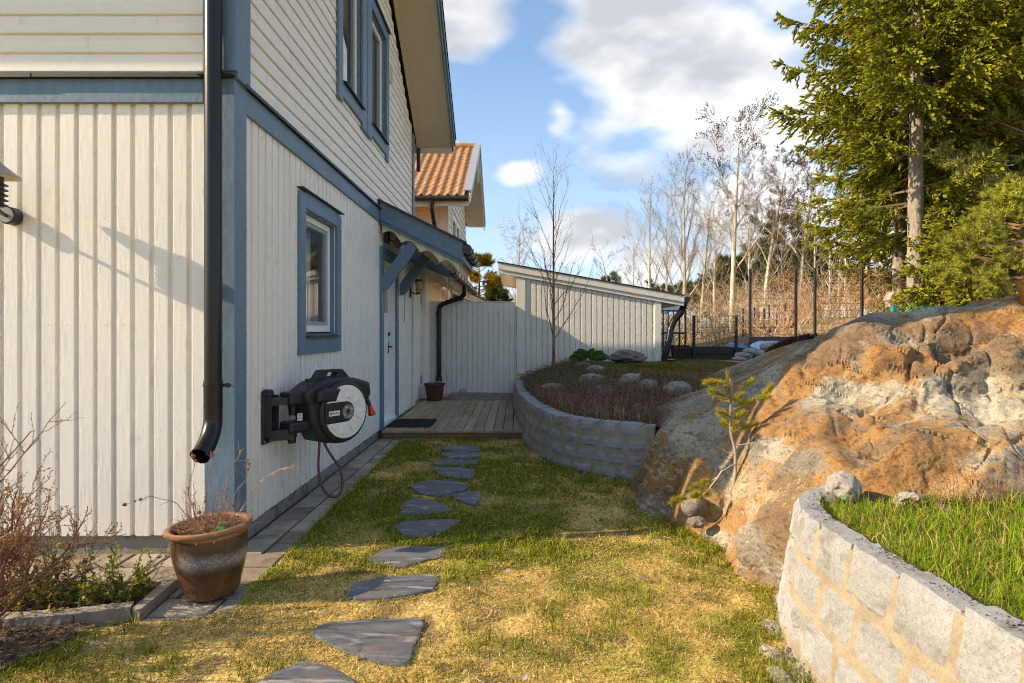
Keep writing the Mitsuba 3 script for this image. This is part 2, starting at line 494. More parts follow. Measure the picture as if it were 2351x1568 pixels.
# outlines on the ground that other pieces share
LAWN_EDGE = [(-1.36, 7.47), (-1.35, 5.4), (-1.345, 4.2), (-1.34, 3.58), (-1.335, 3.13), (-1.31, 2.90), (-1.46, 2.79), (-1.70, 2.755), (-1.86, 2.56), (-1.95, 2.33), (-2.05, 2.0), (-2.3, 1.0), (-2.6, -3)]
lawn_poly = Polygon(LAWN_EDGE + [(3, -3), (1.45, 1.2), (1.1, 2.3), (1.25, 3.05), (1.5, 3.3), (1.6, 5.0), (1.2, 5.6), (.4, 6.5), (.2, 7.47)])


def inside(poly, x, y):
    import shapely
    return shapely.contains_xy(poly, x, y)


struct('lawn', heightfield(np.arange(-2.7, 3.01, .045), np.arange(-3, 7.5, .045), lawn_z, lambda x, y: inside(lawn_poly.buffer(.03), x, y)), 'lawn_ground', smooth=True)

# paving along the house: slabs with open joints on a sand bed
pav = struct('paving', MB().box(-1.72, -1.33, 3.5, 7.46, -.06, -.012).box(-6, -1.345, 2.77, 3.63, -.06, -.012).box(-1.344, -1.32, 2.92, 3.3, -.06, -.014), 'soil')
pr = np.random.default_rng(3)
bed_edge = Polygon([(-1.735, 2.77), (-1.76, 3.16), (-2.0, 3.18), (-2.6, 3.17), (-6, 3.15), (-6, 2.2), (-1.9, 2.2), (-1.86, 2.56)])
cut_lawn = Polygon([(-1.345, 7.6), (-1.345, 3.56), (-1.34, 3.13), (-1.315, 2.90), (-1.465, 2.795), (-1.70, 2.76), (-1.72, 2.5), (-7, 2.5), (-7, 7.6)])


def slab(poly, z, tilt):
    """A slightly worn concrete slab: chamfered edge, a little out of level."""
    poly = poly.buffer(-.0055).buffer(.0)
    if poly.is_empty or poly.area < .003 or not hasattr(poly, 'exterior'):
        return
    inner = poly.buffer(-.006)
    if inner.is_empty or not hasattr(inner, 'exterior'):
        return
    o = np.array(poly.simplify(.003).exterior.coords)[:-1]
    cxy = o.mean(0)
    q = cxy + (o - cxy) * (1 - .007 / (np.linalg.norm(o - cxy, axis=1, keepdims=True) + 1e-6))
    zz = lambda a: z + (a - cxy) @ tilt
    k = len(o)
    v = np.vstack([np.c_[o, zz(o) * 0 - .03], np.c_[o, zz(o) - .006], np.c_[q, zz(q)], [[*cxy, z]]])
    n = np.arange(k)
    m = (n + 1) % k
    f = np.vstack([np.stack([n, m, k + m], 1), np.stack([n, k + m, k + n], 1), np.stack([k + n, k + m, 2 * k + m], 1), np.stack([k + n, 2 * k + m, 2 * k + n], 1), np.stack([2 * k + n, 2 * k + m, np.full(k, 3 * k)], 1)])
    put('paving__slab', (v, f), 'paving_concrete' if pr.random() < .62 else 'paving_concrete_old')


from shapely.geometry import box as sbox
y = 3.66
for x0, x1, L in ((-1.664, -1.488, .33), (-1.484, -1.345, .21)):
    y = 3.62
    while y < 7.45:
        l = L * pr.uniform(.92, 1.06)
        slab(sbox(x0, y, x1 + pr.uniform(-.004, .004), min(y + l, 7.455)).intersection(cut_lawn), -.002 + pr.uniform(-.004, .004), pr.normal(0, .008, 2))
        y += l + .004
y = 3.615
row = 0
while y > 2.5:
    d = .2
    x = -1.30 if row % 2 == 0 else -1.30 + .1
    while x > -4.4:
        l = pr.choice([.21, .21, .35])
        s = sbox(x - l, y - d, x - .004, y - .004).intersection(cut_lawn).difference(bed_edge.buffer(.05))
        for gpoly in getattr(s, 'geoms', [s]):
            slab(gpoly, pr.uniform(-.004, .004), pr.normal(0, .008, 2))
        x -= l
    y -= d
    row += 1

# ---------------------------------------------------------------- the house
H = thing('house', 'large cream two-storey timber house with blue trim and a dark downpipe at its corner', 'house')
XC, Y0, Y1 = -1.638, 3.6, 9.95            # corner of the trim, front wall, far corner
XB = XC - .024                            # face of the cover boards on the side wall
RIDGE_Y, EAVE_Z, SLOPE = 6.6, 4.34, .68
roof_z = lambda y: EAVE_Z + SLOPE * (3.65 - abs(y - RIDGE_Y))
WIN = (4.82, 5.66, 1.255, 2.255)          # lower window opening
DOOR = (7.65, 8.47, .10, 2.19)
UWINS = [(5.85, 6.60, 3.66, 4.98), (7.02, 7.82, 3.66, 4.98)]


def holed(outer, holes, axis, lo, hi):
    p = Polygon(outer, [[(a, c), (b, c), (b, d), (a, d)] for a, b, c, d in holes])
    return prism(p, lo, hi, axis)


sw = put(f'{H}__side_wall', holed([(Y0 + .05, .1), (Y1, .1), (Y1, 2.79), (Y0 + .05, 2.79)], [WIN, DOOR], 'x', XB - .12, XB - .015), 'cream_boards', exact=True)
usw = put(f'{H}__upper_side_wall', holed([(Y0 + .05, 2.79), (Y1, 2.79), (Y1, roof_z(Y1) - .1), (RIDGE_Y, roof_z(RIDGE_Y) - .15), (Y0 + .05, roof_z(Y0) - .1)], UWINS, 'x', XB - .12, XB - .02), 'cream_siding', exact=True)
fw = put(f'{H}__front_wall', MB().box(-8, XB - .122, Y0 + .044, Y0 + .15, .1, 2.79), 'cream_boards', exact=True)
ufw = put(f'{H}__upper_front_wall', MB().box(-8, XB - .122, Y0 + .03, Y0 + .15, 2.79, roof_z(Y0) - .1), 'cream_siding', exact=True)
put(f'{H}__back_wall', MB().box(-8, XB - .122, Y1 - .12, Y1 - .003, .1, roof_z(Y1) - .1), 'cream_siding')
put(f'{H}__left_wall', prism([(Y0 + .16, .1), (Y1 - .13, .1), (Y1 - .13, roof_z(Y1) - .15), (RIDGE_Y, roof_z(RIDGE_Y) - .15), (Y0 + .16, roof_z(Y0) - .15)], -8, -7.85, 'x'), 'cream_siding')
put(f'{H}__floor', MB().box(-7.8, XB - .13, Y0 + .16, Y1 - .13, .11, .2).box(-7.8, XB - .13, Y0 + .16, Y1 - .13, 2.7, 2.78), 'dark_room')
put(f'{H}__plinth', MB().box(-8, XC - .05, Y0 + .055, Y0 + .3, -.1, .12).box(XC - .3, XC - .052, Y0 + .06, Y1, -.1, .12), 'plinth_concrete')

br = np.random.default_rng(11)
for k in range(-14, 11):                  # cover boards on the front
    x = -3.0 + .11 * k
    put(f'{H}__front_wall__board', cbox(x, x + .0835 + br.uniform(-.002, .002), Y0 + .022 + br.uniform(-.0012, .0012), Y0 + .046, .098 + br.uniform(-.003, .003), 2.66, .0035), 'cream_boards')
y = Y0 + .19
while y < Y1 - .12:                       # and on the side, cut round the window and the door
    w = .0835
    spans = [(.098, 2.66)]
    for a, b, c, d in (WIN, DOOR):
        if y + w > a and y < b:
            spans = [(s, min(e, c)) for s, e in spans if s < c - .01] + [(max(s, d), e) for s, e in spans if e > d + .01]
    for s, e in spans:
        put(f'{H}__side_wall__board', cbox(XB - .024, XB + br.uniform(-.0012, .0012), y, y + w, s + br.uniform(-.003, .003), e, .0035), 'cream_boards')
    y += .11
z = 2.812
while z < roof_z(RIDGE_Y) - .25:          # lapped siding above
    zt = z + .1015
    def strip(a, b):
        v, f = cbox(XB - .028, XB, a, b, z, zt, .004)
        v = v.copy()
        v[:, 0] -= (v[:, 0] > XB - .014) * (v[:, 2] - z) / (zt - z) * .007
        put(f'{H}__upper_side_wall__siding_board', (v, f), 'cream_siding')
    lo, hi = Y0 + .2, Y1 - .10
    if zt > roof_z(Y0) - .12:
        t = (roof_z(RIDGE_Y) - .12 - zt) / SLOPE
        lo, hi = max(lo, RIDGE_Y - t), min(hi, RIDGE_Y + t)
    cuts = sorted((a - .05, b + .05) for a, b, c, d in UWINS if zt > c - .06 and z < d + .06)
    s = lo
    for a, b in cuts:
        if a > s:
            strip(s, a)
        s = max(s, b)
    if hi - s > .05:
        strip(s, hi)
    if z < 4.2:
        v, f = cbox(-8, XC - .19, Y0 + .012, Y0 + .04, z, zt, .004)
        v = v.copy()
        v[:, 1] += (v[:, 1] < Y0 + .026) * (v[:, 2] - z) / (zt - z) * .007
        put(f'{H}__upper_front_wall__siding_board', (v, f), 'cream_siding')
    z += .1115

# corner boards, belt course and its flashing
ub = .022
put(f'{H}__corner_board', cbox(XC - .178, XC, Y0, Y0 + .024, .09, 2.768, .003), 'blue_wood')
put(f'{H}__corner_board', cbox(XC - .024, XC - .002, Y0 + .026, Y0 + .165, .09, 2.768, .003), 'blue_wood')
put(f'{H}__corner_board', cbox(XC - .17, XC + ub, Y0 - .03, Y0 - .006, 2.80, 4.4, .003), 'blue_wood')
put(f'{H}__corner_board', cbox(XC - .004, XC + ub - .002, Y0 - .004, Y0 + .17, 2.765, 4.4, .003), 'blue_wood')
put(f'{H}__corner_board', cbox(XC - .024, XC, Y1 - .11, Y1 + .01, 2.3, roof_z(Y1) - .1, .003), 'blue_wood')
put(f'{H}__corner_board', cbox(XC - .024, XC, Y1 - .07, Y1 + .01, .1, 2.3, .003), 'cream_boards')
put(f'{H}__belt_course', cbox(-8, XC - .18, Y0 - .003, Y0 + .022, 2.624, 2.766, .004), 'blue_wood')
put(f'{H}__belt_course', cbox(XC - .026, XC - .004, Y0 + .166, 7.50, 2.615, 2.765, .004), 'blue_wood')
put(f'{H}__flashing', MB().box(-8, XC - .18, Y0 - .028, Y0 + .03, 2.771, 2.783, .003).box(-2.8, XC - .18, Y0 - .034, Y0 - .029, 2.762, 2.787).box(-8, -2.8, Y0 - .0365, Y0 - .031, 2.760, 2.785), 'dark_flashing')
put(f'{H}__flashing', MB().box(XC - .03, XC + .018, Y0 + .1, 7.5, 2.772, 2.78, .002).box(XC + .018, XC + .021, Y0 + .1, 7.5, 2.76, 2.782).box(XC - .20, XC + .01, Y0 - .05, Y0 + .1, 2.772, 2.782), 'dark_flashing')


# downpipe at the corner with sockets, brackets and a shoe that turns out
def pipe(path, r, sides=24):
    return tube(path, r, sides, cap=False)


px, py, pr_ = -1.722, Y0 - .085, .047
dp = put(f'{H}__downpipe', pipe([(px, py, z) for z in (4.5, 3.2, 2.0, .95)], pr_), 'black_plastic', smooth=40, exact=True)
arc = [(px, py, .97), (px, py, .80), (px, py - .006, .765), (px, py - .028, .72), (px, py - .062, .675), (px, py - .105, .64), (px - .003, py - .145, .615)]
m = MB()
m.add(*tube(arc, [.050, .050, .0505, .051, .051, .0515, .052], 28, False))
vi, fi = tube(arc, [.045, .0455, .0455, .046, .0465, .047, .050], 28, False)
m.add(vi, outward(vi, fi)[:, ::-1], raw=True)
put(f'{H}__downpipe__shoe', m, 'black_plastic', smooth=40)
put(f'{H}__downpipe__socket', MB().add(*tube([(px, py, z) for z in (1.02, 1.018, .86, .855)], [.047, .0505, .0505, .047], 28, False)), 'black_plastic', smooth=40)
m = MB().add(*tube([(px, py, z) for z in (1.000, .998, .982, .98)], [.049, .054, .054, .049], 28, False))
m.add(*tube([(px + .05, py, .99), (px + .085, py, .99)], .009, 10)).box(px + .075, px + .095, py - .012, py + .012, .978, 1.002, .004)
m.add(*tube([(px + .03, py + .03, .99), (px + .05, Y0 + .01, .99)], .005, 8))
put(f'{H}__downpipe__bracket', m, 'black_plastic')


# windows: casing, sill board, sash, glass
def window(key, ya, yb, za, zb, casing=.13, sill=.14, head=.13, leg=.02, wide=(None, None), sticker=False, X=XC):
    """A window in a wall that faces +x, its casing standing on the boards."""
    l, r = wide[0] or casing, wide[1] or casing
    w = put(key, MB().box(X - .045, X - .0245, ya - .005, yb + .005, za - .004, za + .02).box(X - .11, X - .03, ya - .001, ya + .012, za, zb).box(X - .11, X - .03, yb - .012, yb + .001, za, zb).box(X - .11, X - .03, ya, yb, zb - .012, zb + .001), 'blue_wood', exact=True)
    put(f'{w}__casing', cbox(X - .023, X + .002, ya - l, ya, za - sill - leg, zb + head - .02, .003), 'blue_wood')
    put(f'{w}__casing', cbox(X - .023, X + .002, yb, yb + r, za - sill - leg, zb + head - .02, .003), 'blue_wood')
    put(f'{w}__casing', cbox(X - .023, X + .001, ya + .001, yb - .001, zb, zb + head, .003), 'blue_wood')
    put(f'{w}__casing', cbox(X - .023, X + .001, ya + .001, yb - .001, za - sill, za - .006, .003), 'blue_wood')
    put(f'{w}__drip_cap', cbox(X - .03, X + .030, ya - l - .01, yb + r + .012, zb + head + .001, zb + head + .009, .002), 'dark_flashing')
    put(f'{w}__sill', prism([(X - .09, za + .03), (X + .035, za + .001), (X + .035, za - .008), (X - .09, za + .012)], ya + .003, yb + .012, 'y') , 'dark_flashing')
    f0, f1, fz0, fz1 = ya + .013, yb - .013, za + .035, zb - .013
    fr = MB()
    b = .052
    for a0, a1, c0, c1 in ((f0, f0 + b, fz0, fz1), (f1 - b, f1, fz0, fz1), (f0 + b, f1 - b, fz0, fz0 + b * 1.1), (f0 + b, f1 - b, fz1 - b, fz1)):
        fr.box(X - .115, X - .062, a0, a1, c0, c1, .004)
    put(f'{w}__frame', fr, 'white_plastic')
    s0, s1, sz0, sz1 = f0 + b + .002, f1 - b - .002, fz0 + b * 1.1 + .002, fz1 - b - .002
    b = .03
    sa = MB()
    for a0, a1, c0, c1 in ((s0, s0 + b, sz0, sz1), (s1 - b, s1, sz0, sz1), (s0 + b, s1 - b, sz0, sz0 + b), (s0 + b, s1 - b, sz1 - b, sz1)):
        sa.box(X - .108, X - .071, a0, a1, c0, c1, .003)
    put(f'{w}__sash', sa, 'grey_frame')
    pane = np.array([[X - .084, s0 + b, sz0 + b], [X - .084, s1 - b, sz0 + b], [X - .084, s1 - b, sz1 - b], [X - .084, s0 + b, sz1 - b]])
    put(f'{w}__pane', (pane, np.array([[0, 1, 2], [0, 2, 3]])), 'double_glass')
    return w, (s0 + b, s1 - b, sz0 + b, sz1 - b)


w, (a, b, c, d) = window(f'{H}__window', *WIN, leg=.0)
m = MB()
for k in range(2):                        # curtain hanging inside
    yy = np.linspace(a - .08, a + .30, 40) if k == 0 else np.linspace(b - .16, b + .06, 24)
    xx = XC - .26 + .025 * np.sin(yy * 85 + k)
    v = np.vstack([np.c_[xx, yy, np.full_like(yy, c - .2)], np.c_[xx, yy, np.full_like(yy, d + .1)]])
    n = len(yy)
    q = np.arange(n - 1)
    m.add(v, np.stack([q, q + 1, n + q + 1, n + q], 1))
put(f'{w}__curtain', m, 'curtain', smooth=True)
put(f'{w}__warning_sticker', MB().box(XC - .086, XC - .0835, b - .04, b - .012, c + .04, c + .17), 'red_paint', label='small red sticker with white lines low in the window')
st = MB()
for k in range(5):
    st.box(XC - .083, XC - .0825, b - .037, b - .015, c + .055 + .022 * k, c + .061 + .022 * k)
put(f'{w}__sticker_print', st, 'white_plastic')
uw = [window(f'{H}__upper_window', *UWINS[0], wide=(.135, .19), leg=.06)[0], window(f'{H}__upper_window_001', *UWINS[1], wide=(.2, .135), leg=.06)[0]]
labels[uw[0]] = {'label': 'tall upstairs window with blue casing, the nearer of the pair'}
labels[uw[1]] = {'label': 'tall upstairs window with blue casing, the farther of the pair'}
m = MB().box(XB - .002, XB + .022, 8.02, 8.17, 4.55, 4.80, .004)
for k in range(7):
    m.box(XB + .02, XB + .034, 8.03, 8.16, 4.575 + .03 * k, 4.59 + .03 * k)
put(f'{H}__vent', m, 'cream_plain')

# door in its blue frame
d0, d1, dz0, dz1 = DOOR
put(f'{H}__door_casing', cbox(XC - .023, XC + .003, d0 - .13, d0, .09, dz1, .003), 'blue_wood')
put(f'{H}__door_casing', cbox(XC - .023, XC + .003, d1, d1 + .13, .09, dz1, .003), 'blue_wood')
put(f'{H}__door_casing', cbox(XC - .023, XC + .004, d0 - .14, d1 + .14, dz1 + .002, dz1 + .15, .003), 'blue_wood')
put(f'{H}__door_jamb', MB().box(XC - .16, XC - .0235, d0 - .01, d0 + .025, .12, dz1).box(XC - .16, XC - .0235, d1 - .025, d1 + .01, .12, dz1).box(XC - .16, XC - .0235, d0 + .025, d1 - .025, dz1 - .025, dz1 + .01).box(XC - .18, XC + .0, d0 + .025, d1 - .025, .11, .15), 'white_plastic')
dx = XC - .105
lz = [(dz1 - .03, 1.66), (1.62, 1.30), (1.27, .98), (.95, .62), (.59, .30), (.28, .155)]
dm = MB()
e0, e1 = d0 + .027, d1 - .027
gz0, gz1, gy0, gy1 = 1.53, 1.95, e0 + .16, e1 - .10       # glazed opening
dm.tri(trimesh.Trimesh(*holed([(e0, .15), (e1, .15), (e1, dz1 - .027), (e0, dz1 - .027)], [(gy0, gy1, gz0, gz1)], 'x', dx - .05, dx), process=False))
door = put(f'{H}__door', dm, 'white_plastic', exact=True, label='white panelled front door with a small window and a black handle')
for z0_, z1_ in ((1.42, 1.02), (.985, .72), (.69, .42)):
    put(f'{door}__panel', cbox(dx, dx + .007, e0 + .03, e1 - .03, z1_, z0_, .006), 'white_plastic')
put(f'{door}__glazing', (np.array([[dx - .02, gy0, gz0], [dx - .02, gy1, gz0], [dx - .02, gy1, gz1], [dx - .02, gy0, gz1]]), np.array([[0, 1, 2], [0, 2, 3]])), 'double_glass')
m = MB()
for a0, a1, c0, c1 in ((gy0 - .03, gy0 + .01, gz0 - .03, gz1 + .03), (gy1 - .01, gy1 + .03, gz0 - .03, gz1 + .03), (gy0 + .01, gy1 - .01, gz0 - .03, gz0 + .01), (gy0 + .01, gy1 - .01, gz1 - .01, gz1 + .03)):
    m.box(dx, dx + .014, a0, a1, c0, c1, .003)
put(f'{door}__glazing_frame', m, 'white_plastic')
hy = e1 - .06
m = MB().box(dx, dx + .012, hy - .02, hy + .02, 1.0, 1.16, .004)
m.add(*tube([(dx, hy, 1.09), (dx + .05, hy, 1.09), (dx + .058, hy - .01, 1.09), (dx + .058, hy - .11, 1.09)], .010, 10))
put(f'{door}__handle', m, 'black_metal')
put(f'{door}__lock', MB().add(*tube([(dx, hy, 1.26), (dx + .03, hy, 1.26)], [.028, .024], 16)), 'black_metal')

# rake overhang: soffit, barge boards, roof
XR = -1.03
def rake(z_lo, z_hi, x0, x1, ya=3.13, yb=10.25):
    f = lambda y: EAVE_Z + SLOPE * (3.65 - abs(y - RIDGE_Y)) - 0.0
    return prism([(ya, f(ya) + z_lo), (RIDGE_Y, f(RIDGE_Y) + z_lo), (yb, f(yb) + z_lo), (yb, f(yb) + z_hi), (RIDGE_Y, f(RIDGE_Y) + z_hi), (ya, f(ya) + z_hi)], x0, x1, 'x')


put(f'{H}__soffit', rake(-.035, -.012, XC + .0, XR - .035, yb=10.22), 'soffit')
put(f'{H}__roof', rake(.06, .17, -8.4, XR - .02), 'dark_flashing')
put(f'{H}__soffit', rake(-.012, .058, -8.4, XC - .15, yb=10.22), 'soffit')
put(f'{H}__eave_fascia', MB().box(-8.4, XR - .036, 10.222, 10.247, EAVE_Z - .10, EAVE_Z + .05), 'soffit')
put(f'{H}__eave_fascia', MB().box(-8.4, XR - .036, 3.135, 3.16, EAVE_Z + .0, EAVE_Z + .15), 'blue_wood')
put(f'{H}__soffit_moulding', rake(-.075, -.0355, XC + .005, XC + .05, yb=10.2), 'soffit')
put(f'{H}__barge_board', rake(-.06, .15, XR - .034, XR - .008), 'blue_wood')
put(f'{H}__barge_board', rake(.05, .17, XR - .0075, XR + .016, yb=10.28), 'blue_wood')
put(f'{H}__barge_flashing', rake(.172, .184, XR - .1, XR + .03, yb=10.30), 'black_metal')
put(f'{H}__gutter', MB().add(*tube([(-8.4, 10.32, EAVE_Z + .0), (XR - .03, 10.32, EAVE_Z + .0)], .06, 12)), 'black_metal', smooth=40)
put(f'{H}__gutter', MB().add(*tube([(-8.4, 3.09, EAVE_Z + .07), (XR - .03, 3.09, EAVE_Z + .07)], .045, 12)), 'black_metal', smooth=40)
put(f'{H}__eave_bracket', MB().box(XC + .002, XC + .06, 10.12, 10.2, EAVE_Z - .42, EAVE_Z - .04, .01), 'black_metal')

# canopy over the door: pent roof on braces
CA = put(f'{H}__canopy', prism([(XC - .02, 2.862), (-.60, 2.342), (-.60, 2.368), (XC - .02, 2.888)], 7.40, 9.02, 'y'), 'dark_flashing', exact=True, label='blue pent roof on diagonal braces over the front door')
def ramp(x0, z0, x1, z1, depth, ya, yb):
    return prism([(x0, z0), (x1, z1), (x1, z1 - depth), (x0, z0 - depth)], ya, yb, 'y')


put(f'{CA}__rake_board', ramp(XC, 2.856, -.64, 2.358, .215, 7.43, 7.455), 'blue_wood')
put(f'{CA}__rake_board', ramp(XC, 2.66, -.64, 2.162, .068, 7.456, 7.48), 'blue_wood')
put(f'{CA}__rake_board', ramp(XC, 2.856, -.64, 2.358, .215, 8.97, 8.995), 'blue_wood')
put(f'{CA}__ceiling', ramp(XC, 2.70, -.66, 2.21, .02, 7.485, 8.968), 'soffit')


def scallops(x0, z0, x1, z1, depth, n, amp):
    top = [(x0, z0), (x1, z1)]
    t = np.linspace(1, 0, 8 * n + 1)
    low = [(x0 + (x1 - x0) * s, z0 + (z1 - z0) * s - depth + amp * (abs(math.sin(math.pi * n * s)) - 1)) for s in t]
    return Polygon(top + low).buffer(0)


for yy in (7.50, 7.98, 8.45, 8.92):
    put(f'{CA}__rafter', prism(scallops(XC + .01, 2.675, -.70, 2.20, .11, 4, .075), yy, yy + .035, 'y'), 'cream_plain')
for yy in (7.53, 8.66):
    put(f'{CA}__brace', prism([(XC + .002, 1.80), (XC + .002, 1.96), (-1.245, 2.49), (-1.12, 2.43), (XC + .07, 1.82)], yy, yy + .075, 'y'), 'blue_wood')
put(f'{CA}__gutter', MB().add(*tube([(-.595, 7.42, 2.285), (-.595, 9.02, 2.285)], .058, 14)), 'black_metal', smooth=40)
for yy in (7.60, 8.1, 8.6):
    put(f'{CA}__gutter_bracket', MB().add(*tube([(-.66, yy, 2.33), (-.655, yy, 2.25), (-.62, yy, 2.222), (-.575, yy, 2.222), (-.535, yy, 2.26), (-.53, yy, 2.31)], .006, 5)), 'black_metal')
put(f'{CA}__fascia', MB().box(-.66, -.64, 7.482, 8.968, 2.15, 2.33, .003), 'blue_wood')

# the low wing between the houses: its eave, rafters, wall, store door
XS = -1.72
LR = put(f'{H}__wing_roof', MB().add(*ramp(XC - .0, 2.545, -1.0, 2.285, .03, 9.26, 10.0)).add(*ramp(-5.2, 3.97, -1.0, 2.285, .03, 10.001, 14.3)), 'black_metal', exact=True)
mat('clay_tile', lambda p, n, uv: mix((.33, .155, .065), (.50, .275, .125), fbm(p.x * 9, p.y * 9, p.z * 9, 3) * .7 + .5 * (cell_rand(dr.floor(p.x / .205), dr.floor(p.z / .19)) - .3)) * (.85 + .3 * noise(p.x * 60, p.y * 60, p.z * 60)), .65, both=True)


def tile_sheet(x0, x1, y0, y1, zf, pitch, axis='y'):
    """Waves of clay tile running down the slope, one sheet."""
    n = int((y1 - y0) / pitch * 8)
    ys_, xs_ = np.linspace(y0, y1, n), np.linspace(x0, x1, 30)
    X, Y = np.meshgrid(xs_, ys_, indexing='ij')
    Z = zf(X) + .028 * np.sin(Y / pitch * 2 * np.pi) + .012 * ((X / .33) % 1)
    i, j = np.meshgrid(np.arange(len(xs_) - 1), np.arange(n - 1), indexing='ij')
    return np.stack([X, Y, Z], -1).reshape(-1, 3), GRID(n, i.ravel(), j.ravel())


put(f'{LR}__tile_covering', MB().add(*tile_sheet(-5.2, -1.02, 10.0, 14.3, lambda x: 2.33 - .4012 * (x + 1.0), .2), raw=True).add(*tile_sheet(XC + .02, -1.02, 9.28, 10.0, lambda x: 2.33 - .4075 * (x + 1.0), .2), raw=True), 'clay_tile', smooth=True)
put(f'{LR}__rake_board', ramp(XC, 2.525, -1.0, 2.265, .125, 9.235, 9.258), 'blue_wood')
put(f'{LR}__rake_board', ramp(XC, 2.405, -1.0, 2.145, .05, 9.26, 9.28), 'blue_wood')
for k, yy in enumerate(np.arange(9.35, 14.2, .6)):
    put(f'{LR}__rafter', prism(scallops(XS, 2.50 if yy > 9.9 else 2.47, -1.04, 2.235, .13, 3, .08), yy, yy + .045, 'y'), 'cream_plain')
put(f'{LR}__ceiling', MB().add(*ramp(XS - .2, 2.58, -1.04, 2.262, .02, 10.01, 14.28)), 'cream_plain')
put(f'{LR}__gutter', MB().add(*tube([(-.95, 9.24, 2.185), (-.95, 14.32, 2.185)], .06, 14)), 'black_metal', smooth=40)
for yy in np.arange(9.45, 14.2, .6):
    put(f'{LR}__gutter_bracket', MB().add(*tube([(-1.015, yy, 2.235), (-1.012, yy, 2.15), (-.98, yy, 2.12), (-.93, yy, 2.12), (-.89, yy, 2.16), (-.885, yy, 2.21)], .007, 5)), 'black_metal')
put(f'{H}__wing_wall', MB().box(XS - .1, XS, Y1 + .012, 14.3, -.1, 2.47), 'cream_plain')
for y0_, y1_ in ((10.02, 10.07), (10.94, 11.02)):
    put(f'{H}__store_door_casing', cbox(XS + .001, XS + .045, y0_, y1_ , .1, 2.2, .004), 'cream_plain')
sd = put(f'{H}__store_door', cbox(XS + .001, XS + .028, 10.072, 10.938, .14, 2.17, .004), 'cream_boards', exact=True)
for zz in (.45, 1.86):
    put(f'{sd}__hinge', MB().box(XS + .028, XS + .036, 10.86, 10.936, zz - .07, zz + .07, .002).add(*tube([(XS + .05, 10.934, zz - .07), (XS + .05, 10.934, zz + .07)], .009, 8)), 'steel')
for k in range(5):
    put(f'{H}__wing_wall__board', cbox(XS + .0, XS + .1, 11.03 + .11 * k, 11.03 + .11 * k + .1, .1, 2.3, .004), 'cream_boards')
put(f'{H}__plinth', MB().box(XS + .046, -1.626, 9.962, 11.58, -.05, .085), 'plinth_concrete')
# swan-neck and downpipe at the fence
q = [(-.95, 11.3, 2.13), (-.95, 11.3, 2.04), (-.965, 11.32, 1.97), (-1.02, 11.36, 1.915), (-1.2, 11.44, 1.86), (-1.36, 11.48, 1.81), (-1.425, 11.49, 1.76), (-1.44, 11.49, 1.68), (-1.44, 11.49, 1.2), (-1.44, 11.49, .42)]
put(f'{LR}__downpipe', MB().add(*tube(q, .045, 18, False)), 'black_plastic', smooth=40)
put(f'{LR}__downpipe_collar', MB().add(*tube([(-1.44, 11.49, 1.66), (-1.44, 11.49, 1.655), (-1.44, 11.49, 1.57), (-1.44, 11.49, 1.565)], [.045, .052, .052, .045], 18, False)), 'black_plastic', smooth=40)
put(f'{LR}__downpipe_collar', MB().add(*tube([(-1.44, 11.49, .46), (-1.44, 11.49, .455), (-1.44, 11.49, .38), (-1.44, 11.49, .375)], [.045, .056, .062, .05], 18, False)), 'black_plastic', smooth=40)

# ---------------------------------------------------------------- the neighbour's house
mat('bounce_tinted_siding', (.72, .50, .37), .6)  # orange bounce light from sunlit tiles, painted into the wall colour
NH = thing('house', 'neighbouring house with an orange clay tile roof, behind the near house', 'house')
N0, N1, NR, NE, NS = 14.8, 20.3, 17.9, 4.42, .60
nx_ = XC - .01
nroof = lambda y: NE + NS * (NR - 14.3 - abs(y - NR))
nsw = put(f'{NH}__side_wall', prism([(N0, .3), (N1, .3), (N1, nroof(N1) - .12), (NR, nroof(NR) - .12), (N0, nroof(N0) - .12)], nx_ - .15, nx_ - .03, 'x'), 'cream_siding', exact=True)
nfw = put(f'{NH}__front_wall', MB().box(-8, nx_ - .151, N0 + .02, N0 + .15, .3, nroof(N0) - .12), 'bounce_tinted_siding', exact=True)
put(f'{NH}__back_wall', MB().box(-8, nx_ - .151, N1 - .15, N1 - .02, .3, nroof(N1) - .12), 'cream_siding')
z = 1.6
while z < 6.4:
    zt = z + .16
    lo, hi = N0 + .14, N1 - .1
    if zt > nroof(N0) - .14:
        t = (nroof(NR) - .14 - zt) / NS
        lo, hi = max(lo, NR - t), min(hi, NR + t)
    for s, e in ((lo, min(hi, 15.75)), (max(lo, 17.75), hi)) if 2.6 < z < 4.35 else ((lo, hi),):
        if e - s > .1:
            v, f = cbox(nx_ - .035, nx_, s, e, z, zt, .004)
            v = v.copy()
            v[:, 0] -= (v[:, 0] > nx_ - .01) * (v[:, 2] - z) / (zt - z) * .012
            put(f'{nsw}__siding_board', (v, f), 'cream_siding')
    if z < 4.3:
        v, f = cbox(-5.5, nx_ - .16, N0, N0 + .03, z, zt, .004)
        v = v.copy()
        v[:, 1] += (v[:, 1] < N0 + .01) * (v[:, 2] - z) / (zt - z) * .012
        put(f'{nfw}__siding_board', (v, f), 'bounce_tinted_siding')
    z += .178
put(f'{NH}__corner_board', cbox(nx_ - .2, nx_ + .015, N0 - .025, N0 - .002, .3, 4.4, .004), 'bounce_tinted_siding')
put(f'{NH}__corner_board', cbox(nx_ - .01, nx_ + .014, N0, N0 + .13, .3, 4.4, .004), 'cream_plain')
put(f'{NH}__corner_board', cbox(nx_ - .01, nx_ + .014, N1 - .12, N1, .3, 4.3, .004), 'cream_plain')
